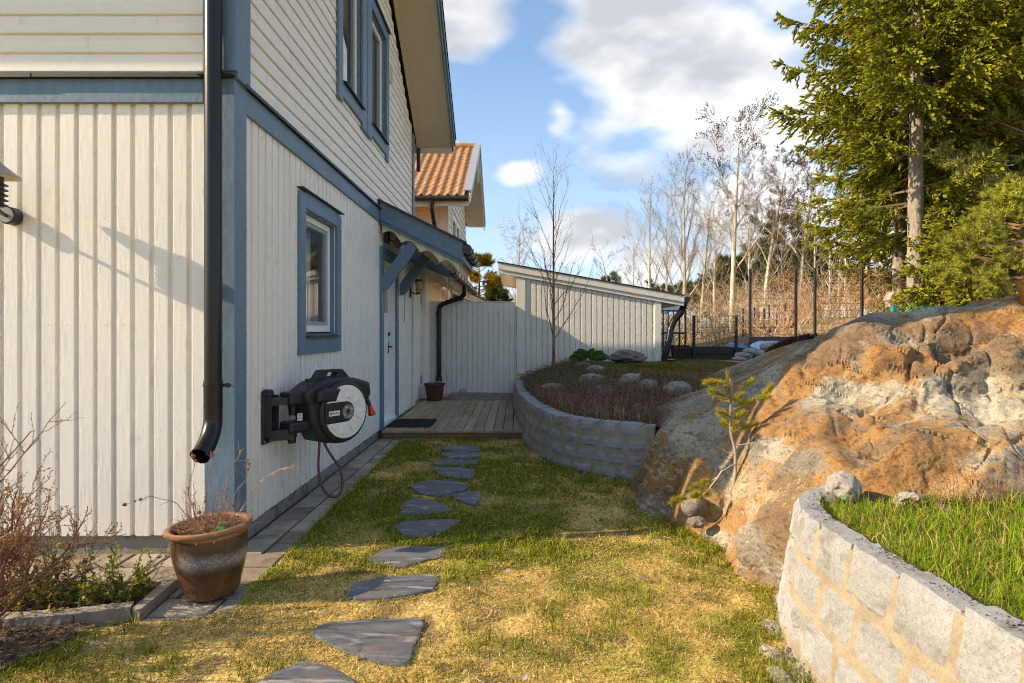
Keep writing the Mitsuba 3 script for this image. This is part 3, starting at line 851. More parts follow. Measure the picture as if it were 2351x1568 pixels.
for a_, b_ in ((15.85, 16.6), (16.9, 17.65)):
    kw = put(f'{NH}__window', MB().box(nx_ - .03, nx_ + .02, a_ - .1, a_, 2.6, 4.3).box(nx_ - .03, nx_ + .02, b_, b_ + .1, 2.6, 4.3).box(nx_ - .03, nx_ + .019, a_, b_, 4.17, 4.3).box(nx_ - .03, nx_ + .019, a_, b_, 2.6, 2.72), 'white_plastic')
    put(f'{kw}__pane', MB().box(nx_ - .06, nx_ - .02, a_, b_, 2.72, 4.17), 'window_dark' if 'bsdf_window_dark' in scene else mat('window_dark', (.03, .035, .04), .08, spec=.8))


def nrake(z_lo, z_hi, x0, x1, ya=14.3, yb=20.8):
    return prism([(ya, nroof(ya) + z_lo), (NR, nroof(NR) + z_lo), (yb, nroof(yb) + z_lo), (yb, nroof(yb) + z_hi), (NR, nroof(NR) + z_hi), (ya, nroof(ya) + z_hi)], x0, x1, 'x')


put(f'{NH}__soffit', nrake(-.04, -.01, nx_ - .02, -1.10, yb=20.7), 'cream_plain')
for q in ((-8.4, -1.10, 14.32, 14.35, NE - .22, NE + .0), (-8.4, nx_ - .1, 14.36, 14.82, NE - .16, NE - .13), (nx_, -1.1, 20.70, 20.73, nroof(20.7) - .12, nroof(20.7))):
    put(f'{NH}__soffit', MB().box(*q), 'cream_plain')
nrf = put(f'{NH}__roof', nrake(-.005, .012, -8.4, -1.10), 'dark_flashing', exact=True)
put(f'{NH}__barge_board', nrake(-.16, .06, -1.098, -1.07), 'white_plastic')
put(f'{NH}__barge_board', nrake(.0, .14, -1.069, -1.045, yb=20.85), 'grey_frame')
put(f'{NH}__barge_flashing', nrake(.13, .15, -1.22, -1.04, yb=20.9), 'grey_frame')
put(f'{NH}__gable_ornament', MB().add(*prism([(16.9, nroof(16.9) - .18), (17.0, nroof(16.9) - .18), (NR, nroof(NR) - .3), (18.8, nroof(16.9) - .18), (18.9, nroof(16.9) - .18), (NR, nroof(NR) - .16)], -1.13, -1.1, 'x')).box(-1.13, -1.1, NR - .05, NR + .05, nroof(NR) - 1.0, nroof(NR) - .2), 'white_plastic')
put(f'{NH}__gutter', MB().add(*tube([(-8.4, 14.24, NE - .06), (-1.12, 14.24, NE - .06)], .065, 12)), 'black_metal', smooth=40)
put(f'{NH}__downpipe', MB().add(*tube([(-1.95, 14.24, NE - .1), (-1.95, 14.25, NE - .3), (-1.93, 14.34, NE - .5), (-1.86, 14.55, NE - 1.0), (-1.82, 14.68, NE - 1.2), (-1.81, 14.7, NE - 1.5), (-1.81, 14.7, 1.2)], .05, 14)), 'black_plastic', smooth=40)
# single clay tiles: an S-shaped pan and roll, laid in courses
pn, rn = 9, 2
tp, cl = .205, .335
su = math.hypot(1, NS)
uu = np.linspace(0, 1, pn)
prof = np.where(uu < .5, .034 * np.sin(np.pi * uu / .5), -.020 * np.sin(np.pi * (uu - .5) / .5))
k = 0
yy = 14.22
row = 0
while yy < NR - .12:
    y2 = yy + cl / su
    for c in range(20):
        x0 = -1.215 - tp * (c + 1)
        jit = pr.uniform(-.004, .004)
        xs_ = x0 + uu * (tp + .012)
        top = []
        for (ya, lift) in ((yy - .01, .075), (min(y2 + .04, NR), .045)):
            top.append(np.c_[xs_, np.full(pn, ya), nroof(ya) + lift + prof + jit])
        front = np.c_[xs_, np.full(pn, yy - .01), nroof(yy - .01) + .075 + prof + jit - .028]
        v = np.vstack([*top, front])
        a = np.arange(pn - 1)
        f = np.vstack([np.stack([a, a + 1, pn + a + 1, pn + a], 1), np.stack([a, 2 * pn + a, 2 * pn + a + 1, a + 1], 1)])
        put(f'{nrf}__tile', (v, f), 'clay_tile', smooth=50)
    yy = y2
    row += 1
for c in range(10):
    x0 = -1.2 - .42 * c
    put(f'{nrf}__ridge_tile', MB().add(*tube([(x0, NR, nroof(NR) + .05), (x0 - .43, NR, nroof(NR) + .062)], [.105, .115], 12)), 'clay_tile', smooth=40)
# its own low eave beside the fence
ne = put(f'{NH}__porch_roof', MB().add(*ramp(nx_, 2.50, -.62, 2.02, .05, 15.6, 19.5)), 'dark_flashing', exact=True)
put(f'{ne}__rake_board', ramp(nx_, 2.46, -.62, 1.98, .17, 15.57, 15.598), 'cream_plain')
for yy in (15.65, 16.3, 17.0):
    put(f'{ne}__rafter', prism(scallops(nx_ + .02, 2.42, -.68, 1.99, .12, 3, .08), yy, yy + .04, 'y'), 'cream_plain')
put(f'{ne}__gutter', MB().add(*tube([(-.58, 15.58, 1.92), (-.58, 19.5, 1.92)], .06, 12)), 'black_metal', smooth=40)
# ---------------------------------------------------------------- fence, shed, deck
YF = 11.6
FE = thing('fence', 'cream board fence closing the yard between the wing and the shed', 'fence')
put(f'{FE}__rail', MB().box(-1.62, -.005, YF + .03, YF + .09, .5, .6).box(-1.62, -.005, YF + .03, YF + .09, 1.5, 1.6).box(-1.62, -.005, YF + .022, YF + .03, .13, 1.83), 'cream_plain')
put(f'{FE}__cap', cbox(-1.62, .0, YF - .012, YF + .04, 1.842, 1.86, .003), 'cream_plain')
x = -1.615
while x < -.03:
    w = min(.0975, -.006 - x)
    put(f'{FE}__board', cbox(x, x + w - .004, YF + br.uniform(-.0015, .0015), YF + .021, .135 + br.uniform(-.005, .005), 1.842, .005), 'shed_boards')
    x += .0985
SH = thing('shed', 'low cream garden shed with a sloping white-edged roof', 'shed')
sz = lambda x: 2.575 - .178 * (x + .34)            # top edge of the fascia
swl = put(f'{SH}__front_wall', prism([(0.0, .4), (2.70, .4), (2.70, sz(2.7) - .12), (0.0, sz(0) - .12)], YF + .022, YF + .1, 'y'), 'shed_boards', exact=True)
put(f'{SH}__side_wall', MB().box(-.001, .1, YF + .1, 14.9, .4, 2.35).box(2.6, 2.70, YF + .1, 14.9, .4, 1.88), 'shed_boards')
x = .175
k = 0
while x < 2.58:
    put(f'{swl}__board', cbox(x, x + .079, YF + br.uniform(-.0015, .0015), YF + .023, .55, sz(x) - .17, .0035), 'shed_boards')
    x += .1035
put(f'{SH}__corner_board', cbox(.0, .165, YF - .022, YF + .002, .5, sz(.1) - .17, .004), 'shed_boards')
put(f'{SH}__corner_board', cbox(2.585, 2.705, YF - .022, YF + .002, .6, sz(2.6) - .17, .004), 'shed_boards')
put(f'{SH}__corner_board', cbox(2.683, 2.707, YF + .003, YF + .12, .6, sz(2.6) - .17, .004), 'shed_boards')


def sramp(x0, x1, dz, depth, ya, yb):
    return prism([(x0, sz(x0) + dz), (x1, sz(x1) + dz), (x1, sz(x1) + dz - depth), (x0, sz(x0) + dz - depth)], ya, yb, 'y')


put(f'{SH}__fascia', sramp(-.34, 3.12, 0, .115, YF - .075, YF - .05), 'shed_boards')
put(f'{SH}__fascia', sramp(-.34, 3.12, -.112, .075, YF - .049, YF - .024), 'shed_boards')
put(f'{SH}__roof', sramp(-.355, 3.13, .024, .020, YF - .095, 15.2), 'black_metal')
put(f'{SH}__soffit', MB().add(*sramp(-.33, 3.1, -.12, .05, YF - .023, 15.1)), 'cream_plain')
put(f'{SH}__eave_fascia', MB().box(3.10, 3.125, YF - .0485, 15.1, sz(3.1) - .17, sz(3.1) - .005), 'cream_plain')
put(f'{SH}__gutter', MB().add(*tube([(3.18, YF - .06, sz(3.1) - .07), (3.18, 15.1, sz(3.1) - .07)], .055, 12)), 'black_metal', smooth=40)
q = [(3.16, YF + .05, 1.93), (3.155, YF + .05, 1.82), (3.10, YF + .05, 1.66), (2.96, YF + .04, 1.50), (2.89, YF + .02, 1.34), (2.86, YF, 1.16), (2.80, YF - .02, .92), (2.76, YF - .02, .76)]
tt = np.linspace(0, len(q) - 1, 120)
q = np.array([np.interp(tt, np.arange(len(q)), np.array(q)[:, k]) for k in range(3)]).T
put(f'{SH}__drain_hose', MB().add(*tube(q, .058 + .006 * (np.arange(120) % 2), 14)), 'black_plastic', smooth=60, label='black ribbed drain hose curving from the gutter to the ground')

DK = thing('deck', 'weathered wooden deck of long planks in front of the door', 'deck')
for ja, jb, jx in ((7.56, 7.6, .05), (9.2, 9.25, .0), (10.4, 10.45, .0)):
    put(f'{DK}__joist', MB().box(-1.6, jx, ja, jb, -.05, .07), 'deck_fascia')
x = -1.618
while x < .14:
    w = .1175
    yb = 10.75 + pr.uniform(-.01, .01)
    if x + w > .0:
        yb = 8.9 - 1.2 * (x > .05)
    put(f'{DK}__plank', cbox(x, min(x + w - .004, .2), 7.515 + pr.uniform(-.004, .004), yb, .072, .1 + pr.uniform(-.002, .002), .004), 'deck_wood')
    x += .1215
put(f'{DK}__front_plank', cbox(-1.62, .185, 7.455, 7.51, .070, .099, .004), 'deck_wood')
put(f'{DK}__fascia', cbox(-1.62, .18, 7.47, 7.50, -.04, .068, .003), 'deck_fascia')
m = thing('doormat', 'dark ribbed doormat on the deck in front of the door', 'doormat')
mb = MB().box(-1.615, -1.07, 7.70, 8.36, .1015, .113, .003)
put(f'{m}__base', mb, mat('mat_rubber', lambda p, n, uv: mix((.008, .008, .009), (.035, .035, .038), noise(p.x * 200, p.y * 200, 0)), .9), exact=True)
mb = MB()
for k in range(24):
    mb.box(-1.605, -1.08, 7.715 + .027 * k, 7.73 + .027 * k, .1131, .118)
put(f'{m}__rib', mb, 'mat_rubber', exact=True, kind='stuff', label='fine ribs of the doormat')

# ---------------------------------------------------------------- raised ground behind the curved wall
WALL1 = np.array([(-.005, 11.45), (.0, 10.5), (.02, 9.4), (.07, 8.2), (.16, 7.2), (.30, 6.45), (.50, 5.97), (.74, 5.68), (.98, 5.50), (1.20, 5.40)])


def zt(x, y):
    x, y = np.asarray(x, float), np.asarray(y, float)
    s = lambda a, b, t: np.clip((t - a) / (b - a), 0, 1) ** 2 * (3 - 2 * np.clip((t - a) / (b - a), 0, 1))
    d = np.hypot(x - 0.0, 0)
    z = .45 + .27 * s(7.3, 9.2, y + .8 * np.clip(x, 0, 2.5)) * s(-.1, 1.0, x) - .02 * s(9, 11, y) * (1 - s(0, .8, x))
    z = z + 1.0 * s(5.5, 9.8, x) * s(9.5, 14.0, y) - .1 * s(3, 6, x) * (1 - s(6, 9, y))
    z = z + .25 * s(14, 40, x + .3 * y) * s(16, 40, y)
    p = np.stack([x, y, 0 * x], -1)
    return z + .03 * (N(p, 1.1, 3, 8) - .5) + .02 * (N(p, 6, 2, 9) - .5)


inner = np.array([(a + .11, b) for a, b in WALL1[:6]] + [(a + .05, b + .1) for a, b in WALL1[6:]])
bed_poly = Polygon(list(map(tuple, inner)) + [(1.6, 5.35), (2.3, 5.3), (9, 5.2), (9, YF + .05), (.05, YF + .05)])
xs_, ys_ = np.arange(0, 9.01, .06), np.arange(5.1, 11.8, .06)
struct('garden_bank', heightfield(xs_, ys_, zt, lambda x, y: inside(bed_poly, x, y)), mat('soil_bank', lambda p, n, uv: mix(mix((.05, .034, .022), (.13, .09, .055), fbm(p.x * 30, p.y * 30, p.z * 30, 4)), mix((.13, .095, .04), (.07, .085, .022), fbm(p.x * 3 + 3, p.y * 3, 1, 4)) * (.6 + .8 * fbm(p.x * 60, p.y * 60, 0, 3)),
       smoothstep(.55, .75, dr.clip((p.y - 6.9) * .35 + (p.x - 1.0) * .35, 0, 1) + .3 * (fbm(p.x * 4, p.y * 4, 0, 3) - .5))), .95, lambda p, n, uv: fbm(p.x * 60, p.y * 60, p.z * 60, 4), .012, 3e-3), smooth=True)
xs_ = np.concatenate([np.arange(-3, 20, .5), np.arange(20, 80, 4)])
ys_ = np.concatenate([np.arange(YF + .0, 32, .5), np.arange(32, 140, 5)])
struct('meadow', heightfield(xs_, ys_, lambda x, y: zt(np.maximum(x, .6), y) - .004, lambda x, y: (x > -.4) | (y > 20.9)), mat('dry_meadow', lambda p, n, uv: mix(mix((.14, .085, .045), (.30, .215, .12), fbm(p.x * 14, p.y * 14, 0, 4)), (.10, .10, .03), smoothstep(.55, .7, fbm(p.x * .8, p.y * .8, 2, 3))), .95), smooth=True)


# ---------------------------------------------------------------- granite walls
def smooth_path(p, n):
    from scipy.interpolate import CubicSpline
    p = np.asarray(p, float)
    s = np.r_[0, np.cumsum(np.linalg.norm(np.diff(p, axis=0), axis=1))]
    cs = CubicSpline(s, p)
    t = np.linspace(0, s[-1], n)
    return t, cs(t), cs(t, 1)


def stone_block(path, s0, s1, z0, z1, out, batter, seed, jitter, topz=None, n=(6, 5), depth=.12):
    """One split-faced block between arc lengths s0 and s1, heights z0 and z1; out is how far its face stands out."""
    t, P, D = path
    r = np.random.default_rng(seed)
    a, b = n
    U, W = np.meshgrid(np.linspace(0, 1, a), np.linspace(0, 1, b), indexing='ij')
    e0, e1, e2, e3 = r.uniform(-jitter, jitter, 4)
    ss = s0 + (s1 - s0) * U + (e0 * (1 - U) * (1 - 2 * W) + e1 * U * (1 - 2 * W))
    zz = z0 + (z1 - z0) * W + (e2 * (1 - 2 * U) * W + e3 * (1 - 2 * U) * (1 - W)) * .7
    edge = np.minimum(np.minimum(U, 1 - U) * (s1 - s0), np.minimum(W, 1 - W) * (z1 - z0))
    ss += r.normal(0, .0026, ss.shape)
    zz += r.normal(0, .0022, ss.shape)
    fo = out * np.where(edge < 1e-9, .12, 1.0) + r.normal(0, .0026, ss.shape) * (edge > 1e-9) + r.uniform(-.001, .004) * (edge > 1e-9)
    if topz is not None:
        zz[:, -1] = z1 + r.uniform(-.006, .006) + r.normal(0, .003, a)
    x, y = np.interp(ss, t, P[:, 0]), np.interp(ss, t, P[:, 1])
    dx_, dy_ = np.interp(ss, t, D[:, 0]), np.interp(ss, t, D[:, 1])
    L = np.hypot(dx_, dy_)
    nx_, ny_ = dy_ / L, -dx_ / L                     # outward (to the right of the path)
    off = fo + batter * (1 - zz / .6)
    face = np.stack([x + nx_ * off, y + ny_ * off, zz], -1)
    back = np.stack([x - nx_ * depth, y - ny_ * depth, zz], -1)
    v = np.vstack([face.reshape(-1, 3), back.reshape(-1, 3)])
    idx = np.arange(a * b).reshape(a, b)
    q = np.stack([idx[:-1, :-1], idx[1:, :-1], idx[1:, 1:], idx[:-1, 1:]], -1).reshape(-1, 4)
    m = a * b
    for line in (idx[:, -1], idx[:, 0][::-1], idx[0], idx[-1][::-1]):
        l = line
        q = np.vstack([q, np.stack([l[:-1], l[1:], l[1:] + m, l[:-1] + m], -1)])
    return v, q


def wall_core(path, z0, z1f, batter, depth, out=0.0):
    t, P, D = path
    L = np.linalg.norm(D, axis=1)
    nn = np.stack([D[:, 1] / L, -D[:, 0] / L], 1)
    rows = []
    zs = np.linspace(0, 1, 12)
    for w in zs:
        zz = z0 + (z1f(t) - z0) * w
        o = out + batter * (1 - zz / .6) + .006 * (N(np.stack([t * 9, zz * 9, 0 * t], 1), 1, 3, 4) - .5)
        rows.append(np.c_[P + nn * o[:, None], zz])
    rows.append(np.c_[P - nn * depth, z1f(t)])
    rows.append(np.c_[P - nn * depth, np.full_like(t, z0)])
    v = np.array(rows)
    k, n = v.shape[:2]
    i, j = np.meshgrid(np.arange(k - 1), np.arange(n - 1), indexing='ij')
    i, j = i.ravel(), j.ravel()
    m = MB().add(v.reshape(-1, 3), np.stack([i * n + j, i * n + j + 1, (i + 1) * n + j + 1, (i + 1) * n + j], 1))
    for col in (0, n - 1):
        c = np.arange(k) * n + col
        m2 = v.reshape(-1, 3)[c]
        cc = m2.mean(0)
        m.add(np.vstack([m2, cc]), np.stack([np.arange(k), (np.arange(k) + 1) % k, np.full(k, k)], 1))
    return m


W1 = thing('retaining_wall', 'curved retaining wall of grey granite blocks, shaded, beside the deck', 'wall')
path = smooth_path(WALL1, 400)
tot = path[0][-1]
top1 = lambda t: np.interp(t, [0, tot * .55, tot], [.40, .47, .475])
put(f'{W1}__mortar', wall_core(path, -.05, lambda t: top1(t) - .012, .05, .17, out=.006), 'mortar', exact=True)
courses = [(-.05, .085), (.108, .215), (.238, .342), (.366, None)]
wr = np.random.default_rng(21)
for c, (za, zb) in enumerate(courses):
    s = -.02 - .09 * (c % 2)
    while s < tot - .10:
        l = wr.uniform(.19, .275) * (.8 if c == 1 else 1)
        e = min(s + l, tot - .005 - .03 * (3 - c))
        if e - s > .09:
            put(f'{W1}__stone', stone_block(path, max(s, 0), e - wr.uniform(.022, .034), za + wr.uniform(-.005, .005), (zb + wr.uniform(-.005, .005)) if zb else float(top1(s)), .015, .05, int(wr.integers(1e9)), .007, None if zb else 1), 'granite_light', smooth=25)
        s = e
    
WALL2 = np.array([(1.62, 3.12), (1.52, 3.06), (1.42, 2.98), (1.31, 2.84), (1.235, 2.66), (1.20, 2.45), (1.185, 2.1), (1.18, 1.7), (1.19, 1.2), (1.25, .5), (1.35, -.6)])
path2 = smooth_path(WALL2, 500)
tot2 = path2[0][-1]
W2 = thing('planter_wall', 'sunlit planter wall of pale granite blocks with sandy mortar, nearest the viewer', 'wall')
top2 = lambda t: np.interp(t, [0, .55, .9, 1.4, 2.2, tot2], [.525, .535, .54, .555, .60, .65])
put(f'{W2}__mortar', wall_core(path2, -.12, lambda t: top2(t) - .016, .09, .075, out=.007), 'mortar', exact=True)
c2 = [(-.13, .02), (.041, .192), (.213, .363), (.384, None)]
wr = np.random.default_rng(5)
# arc length where each course starts its stones
for c, (za, zb) in enumerate(c2):
    s = [-.03, -.14, -.02, .0][c]
    while s < tot2:
        l = wr.uniform(.215, .275)
        if c == 3 and s < .3:
            l = .2
        e = s + l
        put(f'{W2}__stone', stone_block(path2, max(s, 0), min(e, tot2) - wr.uniform(.016, .025), za + wr.uniform(-.004, .004), (zb + wr.uniform(-.006, .006)) if zb else float(top2(s + l / 2)), .016, .09, int(wr.integers(1e9)), .006, None if zb else 1, n=(9, 8), depth=.075), 'granite_light', smooth=25)
        s = e
# soil of the planter
plant_poly = Polygon([(a + .055, b - .02) for a, b in WALL2] + [(5, -.6), (5, 3.4), (1.7, 3.2)])
zp = lambda x, y: .485 + .03 * (N(np.stack([x, y, 0 * x], -1), 4, 3, 2) - .5) + .05 * np.clip(x - 1.5, 0, 2)
struct('planter_soil', heightfield(np.arange(1.2, 5.0, .04), np.arange(-.6, 3.4, .04), zp, lambda x, y: inside(plant_poly, x, y)), 'soil', smooth=True)

# ---------------------------------------------------------------- bedrock
RP = np.array([
    # foot along the lawn
    (.98, 5.43, -.03), (.93, 4.9, -.03), (.95, 4.4, -.03), (1.06, 4.05, -.02), (1.13, 3.845, -.02), (1.16, 3.5, -.02), (1.17, 3.24, -.02), (1.30, 3.10, -.02), (1.5, 3.0, .2),
    (.6, 5.5, -.5), (.6, 4.5, -.5), (.8, 3.4, -.5), (1.0, 3.0, -.5), (.6, 6.5, -.3),
    # behind the planter
    (1.7, 3.02, .42), (1.95, 2.86, .45), (2.3, 2.76, .48), (3.0, 2.6, .55), (4.2, 2.3, .7), (2.2, 2.3, .2), (3, 1.8, .2), (1.5, 2.6, .1),
    # dark block in the shade
    (1.15, 5.2, .33), (1.05, 4.92, .12), (1.14, 4.75, .30), (1.12, 4.4, .08), (1.37, 5.2, .43), (1.30, 4.85, .46), (1.53, 4.75, .585), (1.30, 4.5, .38), (1.24, 4.34, .10),
    # the long shaded slope up to the crest
    (1.30, 5.55, .44), (1.38, 5.7, .497), (1.57, 5.4, .56), (1.83, 6.3, .635), (2.4, 7.2, .74), (1.88, 5.2, .77), (2.29, 5.3, .95), (2.6, 6.3, .98), (2.9, 7.4, .99),
    (3.08, 8.5, .84), (3.52, 7.5, 1.17), (3.45, 6.8, 1.26), (3.35, 5.9, 1.32), (4.0, 9.0, 1.0), (4.6, 8.0, 1.25), (2.5, 8.2, .70), (2.0, 7.2, .62), (1.5, 6.4, .52),
    # gully with the little pine
    (1.36, 3.98, .13), (1.45, 4.1, .22), (1.50, 4.05, .36),
    # sunlit slab and steps
    (1.30, 3.62, .10), (1.26, 3.48, .09), (1.39, 3.70, .20), (1.36, 3.15, .20), (1.35, 3.04, .10), (1.59, 3.42, .47), (1.50, 3.25, .36), (1.67, 3.18, .62), (1.93, 3.05, .63), (2.24, 3.0, .685),
    (1.58, 3.85, .42), (1.70, 3.98, .62), (1.80, 4.05, .76), (2.0, 3.5, .72), (2.18, 3.4, .73), (2.1, 4.15, 0.93), (2.0, 3.85, .85), (2.4, 3.75, .90), (2.54, 4.42, 1.335), (1.53, 4.23, 0.42), (1.86, 4.3, 0.9), (2.19, 4.37, 1.12), (2.71, 3.9, 1.02), (3.0, 3.6, .97), (2.89, 4.5, 1.405), (3.245, 4.55, 1.435), (3.8, 4.65, 1.52), (2.9, 5.2, 1.34),
    (2.6, 3.3, .80), (3.1, 3.1, .85), (3.6, 3.8, 1.2), (3.49, 5.2, 1.38), (4.09, 5.3, 1.44), (4.4, 4.2, 1.5), (4.2, 3.2, 1.1), (5.5, 4.5, 1.66), (5.5, 3, 1.3), (3.9, 6.0, 1.36), (5.5, 6.5, 1.55), (6.5, 5.0, 1.8),
])
_sm = lambda a, b, t: np.clip((t - a) / (b - a), 0, 1) ** 2 * (3 - 2 * np.clip((t - a) / (b - a), 0, 1))
_k = 1 - .066 * _sm(3.35, 4.05, RP[:, 1]) * (1 - _sm(4.9, 6.5, RP[:, 1])) * _sm(.1, .4, RP[:, 2])
RP = np.c_[RP[:, 0] * _k, RP[:, 1] * _k, EYE + (RP[:, 2] - EYE) * _k]
rbf = RBFInterpolator(RP[:, :2] * [1, 1], RP[:, 2], kernel='thin_plate_spline', smoothing=.0004)
gx = np.concatenate([np.linspace(.78, 3.6, 235), np.linspace(3.63, 6.4, 55)])
gy = np.concatenate([np.linspace(2.5, 6.6, 330), np.linspace(6.63, 9.4, 55)])


def facets(p, size, amp, seed, soft):
    """Broken relief: every point takes the tilted plane of the nearest of scattered seeds."""
    r = np.random.default_rng(seed)
    lo, hi = p.min(0) - size, p.max(0) + size
    n = int(np.prod((hi - lo) / size)) + 4
    c = r.uniform(lo, hi, (n, p.shape[1]))
    tilt = r.normal(0, 1, (n, p.shape[1])) * amp / size
    off = r.normal(0, amp * .5, n)
    d, k = cKDTree(c).query(p, k=2)
    h = [((p - c[k[:, q]]) * tilt[k[:, q]]).sum(1) + off[k[:, q]] for q in (0, 1)]
    w = np.clip((d[:, 1] - d[:, 0]) / (soft * size), 0, 1)
    w = .5 + .5 * w
    return h[0] * w + h[1] * (1 - w), d[:, 1] - d[:, 0]


GX, GY = np.meshgrid(gx, gy, indexing='ij')
pts = np.stack([GX.ravel(), GY.ravel()], 1)
BZ = rbf(pts)
base = np.c_[pts, BZ]
gz = BZ.reshape(GX.shape)
sx_, sy_ = np.gradient(gz, gx, gy)
nrm = unit(np.stack([-sx_.ravel(), -sy_.ravel(), np.ones(len(pts))], 1))
back = np.clip((pts[:, 1] - 4.05 - .22 * (pts[:, 0] - 1.6)) / .5, 0, 1)         # the smooth ice-worn back
blocks = np.clip(1 - np.hypot((pts[:, 0] - 2.55) / .75, (pts[:, 1] - 3.75) / .45), 0, 1) ** .5   # the shattered band high on the front
rough = np.maximum(1 - back, .22)
wp = base + .16 * np.stack([N(base, 2.2, 3, 31 + k) - .5 for k in range(3)], 1)
ca, sa_ = math.cos(.5), math.sin(.5)
lay = np.stack([wp[:, 0] * ca + wp[:, 2] * sa_, wp[:, 1], (wp[:, 2] * ca - wp[:, 0] * sa_) * 1.5], 1)
h1, e1 = facets(lay * [.8, 1, 1], .42, .045, 1, .10)
h2, e2 = facets(lay, .19, .022, 2, .12)
h3, e3 = facets(lay, .075, .009, 4, .16)
h4, e4 = facets(wp * [1, 1, 1.2], .19, .030, 8, .14)
ridge = lambda p, s, sd: 1 - 2 * np.abs(meshkit.fbm(p * s, 3, sd) - .5)
crack = np.exp(-(e1 / .010) ** 2) * .020 * (N(base, 3, 2, 7) > .50) + blocks * np.exp(-(e4 / .02) ** 2) * .028
disp = (.35 + .65 * rough) * (.014 * (ridge(lay, 5.0, 71) - .85) + .006 * (ridge(lay, 13, 72) - .85)) + rough * (h1 * 1.15 + h2 * .8 + h3 * .8) + blocks * h4 * 1.1 + .05 * (N(base, 1.7, 3, 3) - .5) + .012 * (N(base, 14, 4, 6) - .5)
disp += back * .018 * (N(np.c_[pts[:, 0] * 9 + pts[:, 1] * 3, pts[:, 1] * 2.5 - pts[:, 0], BZ], 1, 4, 9) - .5)
from scipy.ndimage import gaussian_filter
disp = gaussian_filter(disp.reshape(GX.shape), (2.0, .8)).ravel() - rough * np.clip((nrm[:, 2] - .5) / .2, 0, 1) * (crack * 1.3 + np.exp(-(e2 / .007) ** 2) * .012 * (N(base, 4, 2, 17) > .5))
nrm = unit(np.stack([gaussian_filter(nrm[:, q].reshape(GX.shape), 4).ravel() for q in range(3)], 1))
rv = base + nrm * disp[:, None]
GZ = rv[:, 2]
rock_tree = cKDTree(rv[:, :2])
i, j = np.meshgrid(np.arange(len(gx) - 1), np.arange(len(gy) - 1), indexing='ij')
rf = GRID(len(gy), i.ravel(), j.ravel())


def rock_col(p, n, uv):
    w = fbm(p.x * 2.3, p.y * 2.3, p.z * 2.3, 3) - .5
    wx, wy, wz = p.x + .45 * w, p.y, p.z - .25 * w
    mid = fbm(wx * 7 + 7, wy * 7, wz * 11, 4)
    fine = fbm(wx * 42, wy * 42, wz * 52, 4)
    rag = .30 * (mid - .5) + .34 * (fine - .5)                                # makes every boundary ragged
    grit = noise(p.x * 190, p.y * 190, p.z * 190)
    mm = .45 * mid + .55 * fine
    back = smoothstep(.0, .35, p.y - 4.02 - .25 * (p.x - 1.8))
    foot = 1 - smoothstep(.14, .42, p.z)
    c = mix(mix((.19, .17, .14), (.42, .38, .305), mm), mix((.34, .255, .145), (.60, .49, .32), mm), smoothstep(.42, .54, fbm(wx * 1.9 + 3, wy * 1.9, wz * 3, 3) + rag))
    c = mix(c, mix((.46, .42, .34), (.70, .64, .52), fine), smoothstep(.54, .64, fbm(wx * 3.2 + 31, wy * 3.2, wz * 4.6, 3) + rag) * .55)
    split = dr.exp(-(dr.square((p.x - 2.35) / .60) + dr.square((p.z - .92) / .20) + dr.square((p.y - 3.65) / .6)))      # pale shattered band
    steps = dr.exp(-(dr.square((p.x - 1.50) / .26) + dr.square((p.z - .36) / .26)))                                       # grey steps by the pine
    pale = fbm(wx * 4.2 + 11, wy * 4.2, wz * 6, 3) + rag
    c = mix(c, mix((.36, .32, .235), (.64, .58, .45), fine), smoothstep(.52, .64, pale + .30 * split + .12 * steps - .08) * .8)
    r = fbm(wx * 2.0 + 40, wy * 2.0, wz * 3.4, 4) + rag + .05 * foot + .02 * back - .13 * split - .12 * steps
    c = mix(c, mix((.26, .125, .034), (.53, .30, .082), mm), smoothstep(.455, .565, r) * .85)
    c = mix(c, mix((.22, .09, .035), (.40, .19, .06), fine), smoothstep(.60, .67, r) * .55)
    c = mix(c, mix((.085, .072, .058), (.21, .175, .135), fine), smoothstep(.53, .60, fbm(wx * 2.4 + 60, wy * 2.4, wz * 3.2, 3) + .8 * rag) * .6)
    speck = smoothstep(.56, .68, fbm(p.x * 40 + p.y * 13, p.y * 14, p.z * 34, 3))
    c = mix(c, (.58, .52, .40), speck * back * .55)
    c = mix(c, (.045, .036, .028), smoothstep(.60, .72, fbm(wx * 38, wy * 38, wz * 60, 3)) * .5)
    return c * (.47 + .44 * grit)


mat('bedrock', rock_col, .8, lambda p, n, uv: fbm(p.x * 26, p.y * 26, p.z * 34, 6) + .4 * noise(p.x * 9, p.y * 9, p.z * 12), .020, 4e-3, spec=.3)
struct('bedrock', (rv, rf), 'bedrock', smooth=38)


def rock_z(x, y):
    d, k = rock_tree.query(np.c_[np.atleast_1d(x), np.atleast_1d(y)], k=4)
    w = 1 / (d + 1e-4)
    return (GZ[k] * w).sum(1) / w.sum(1)
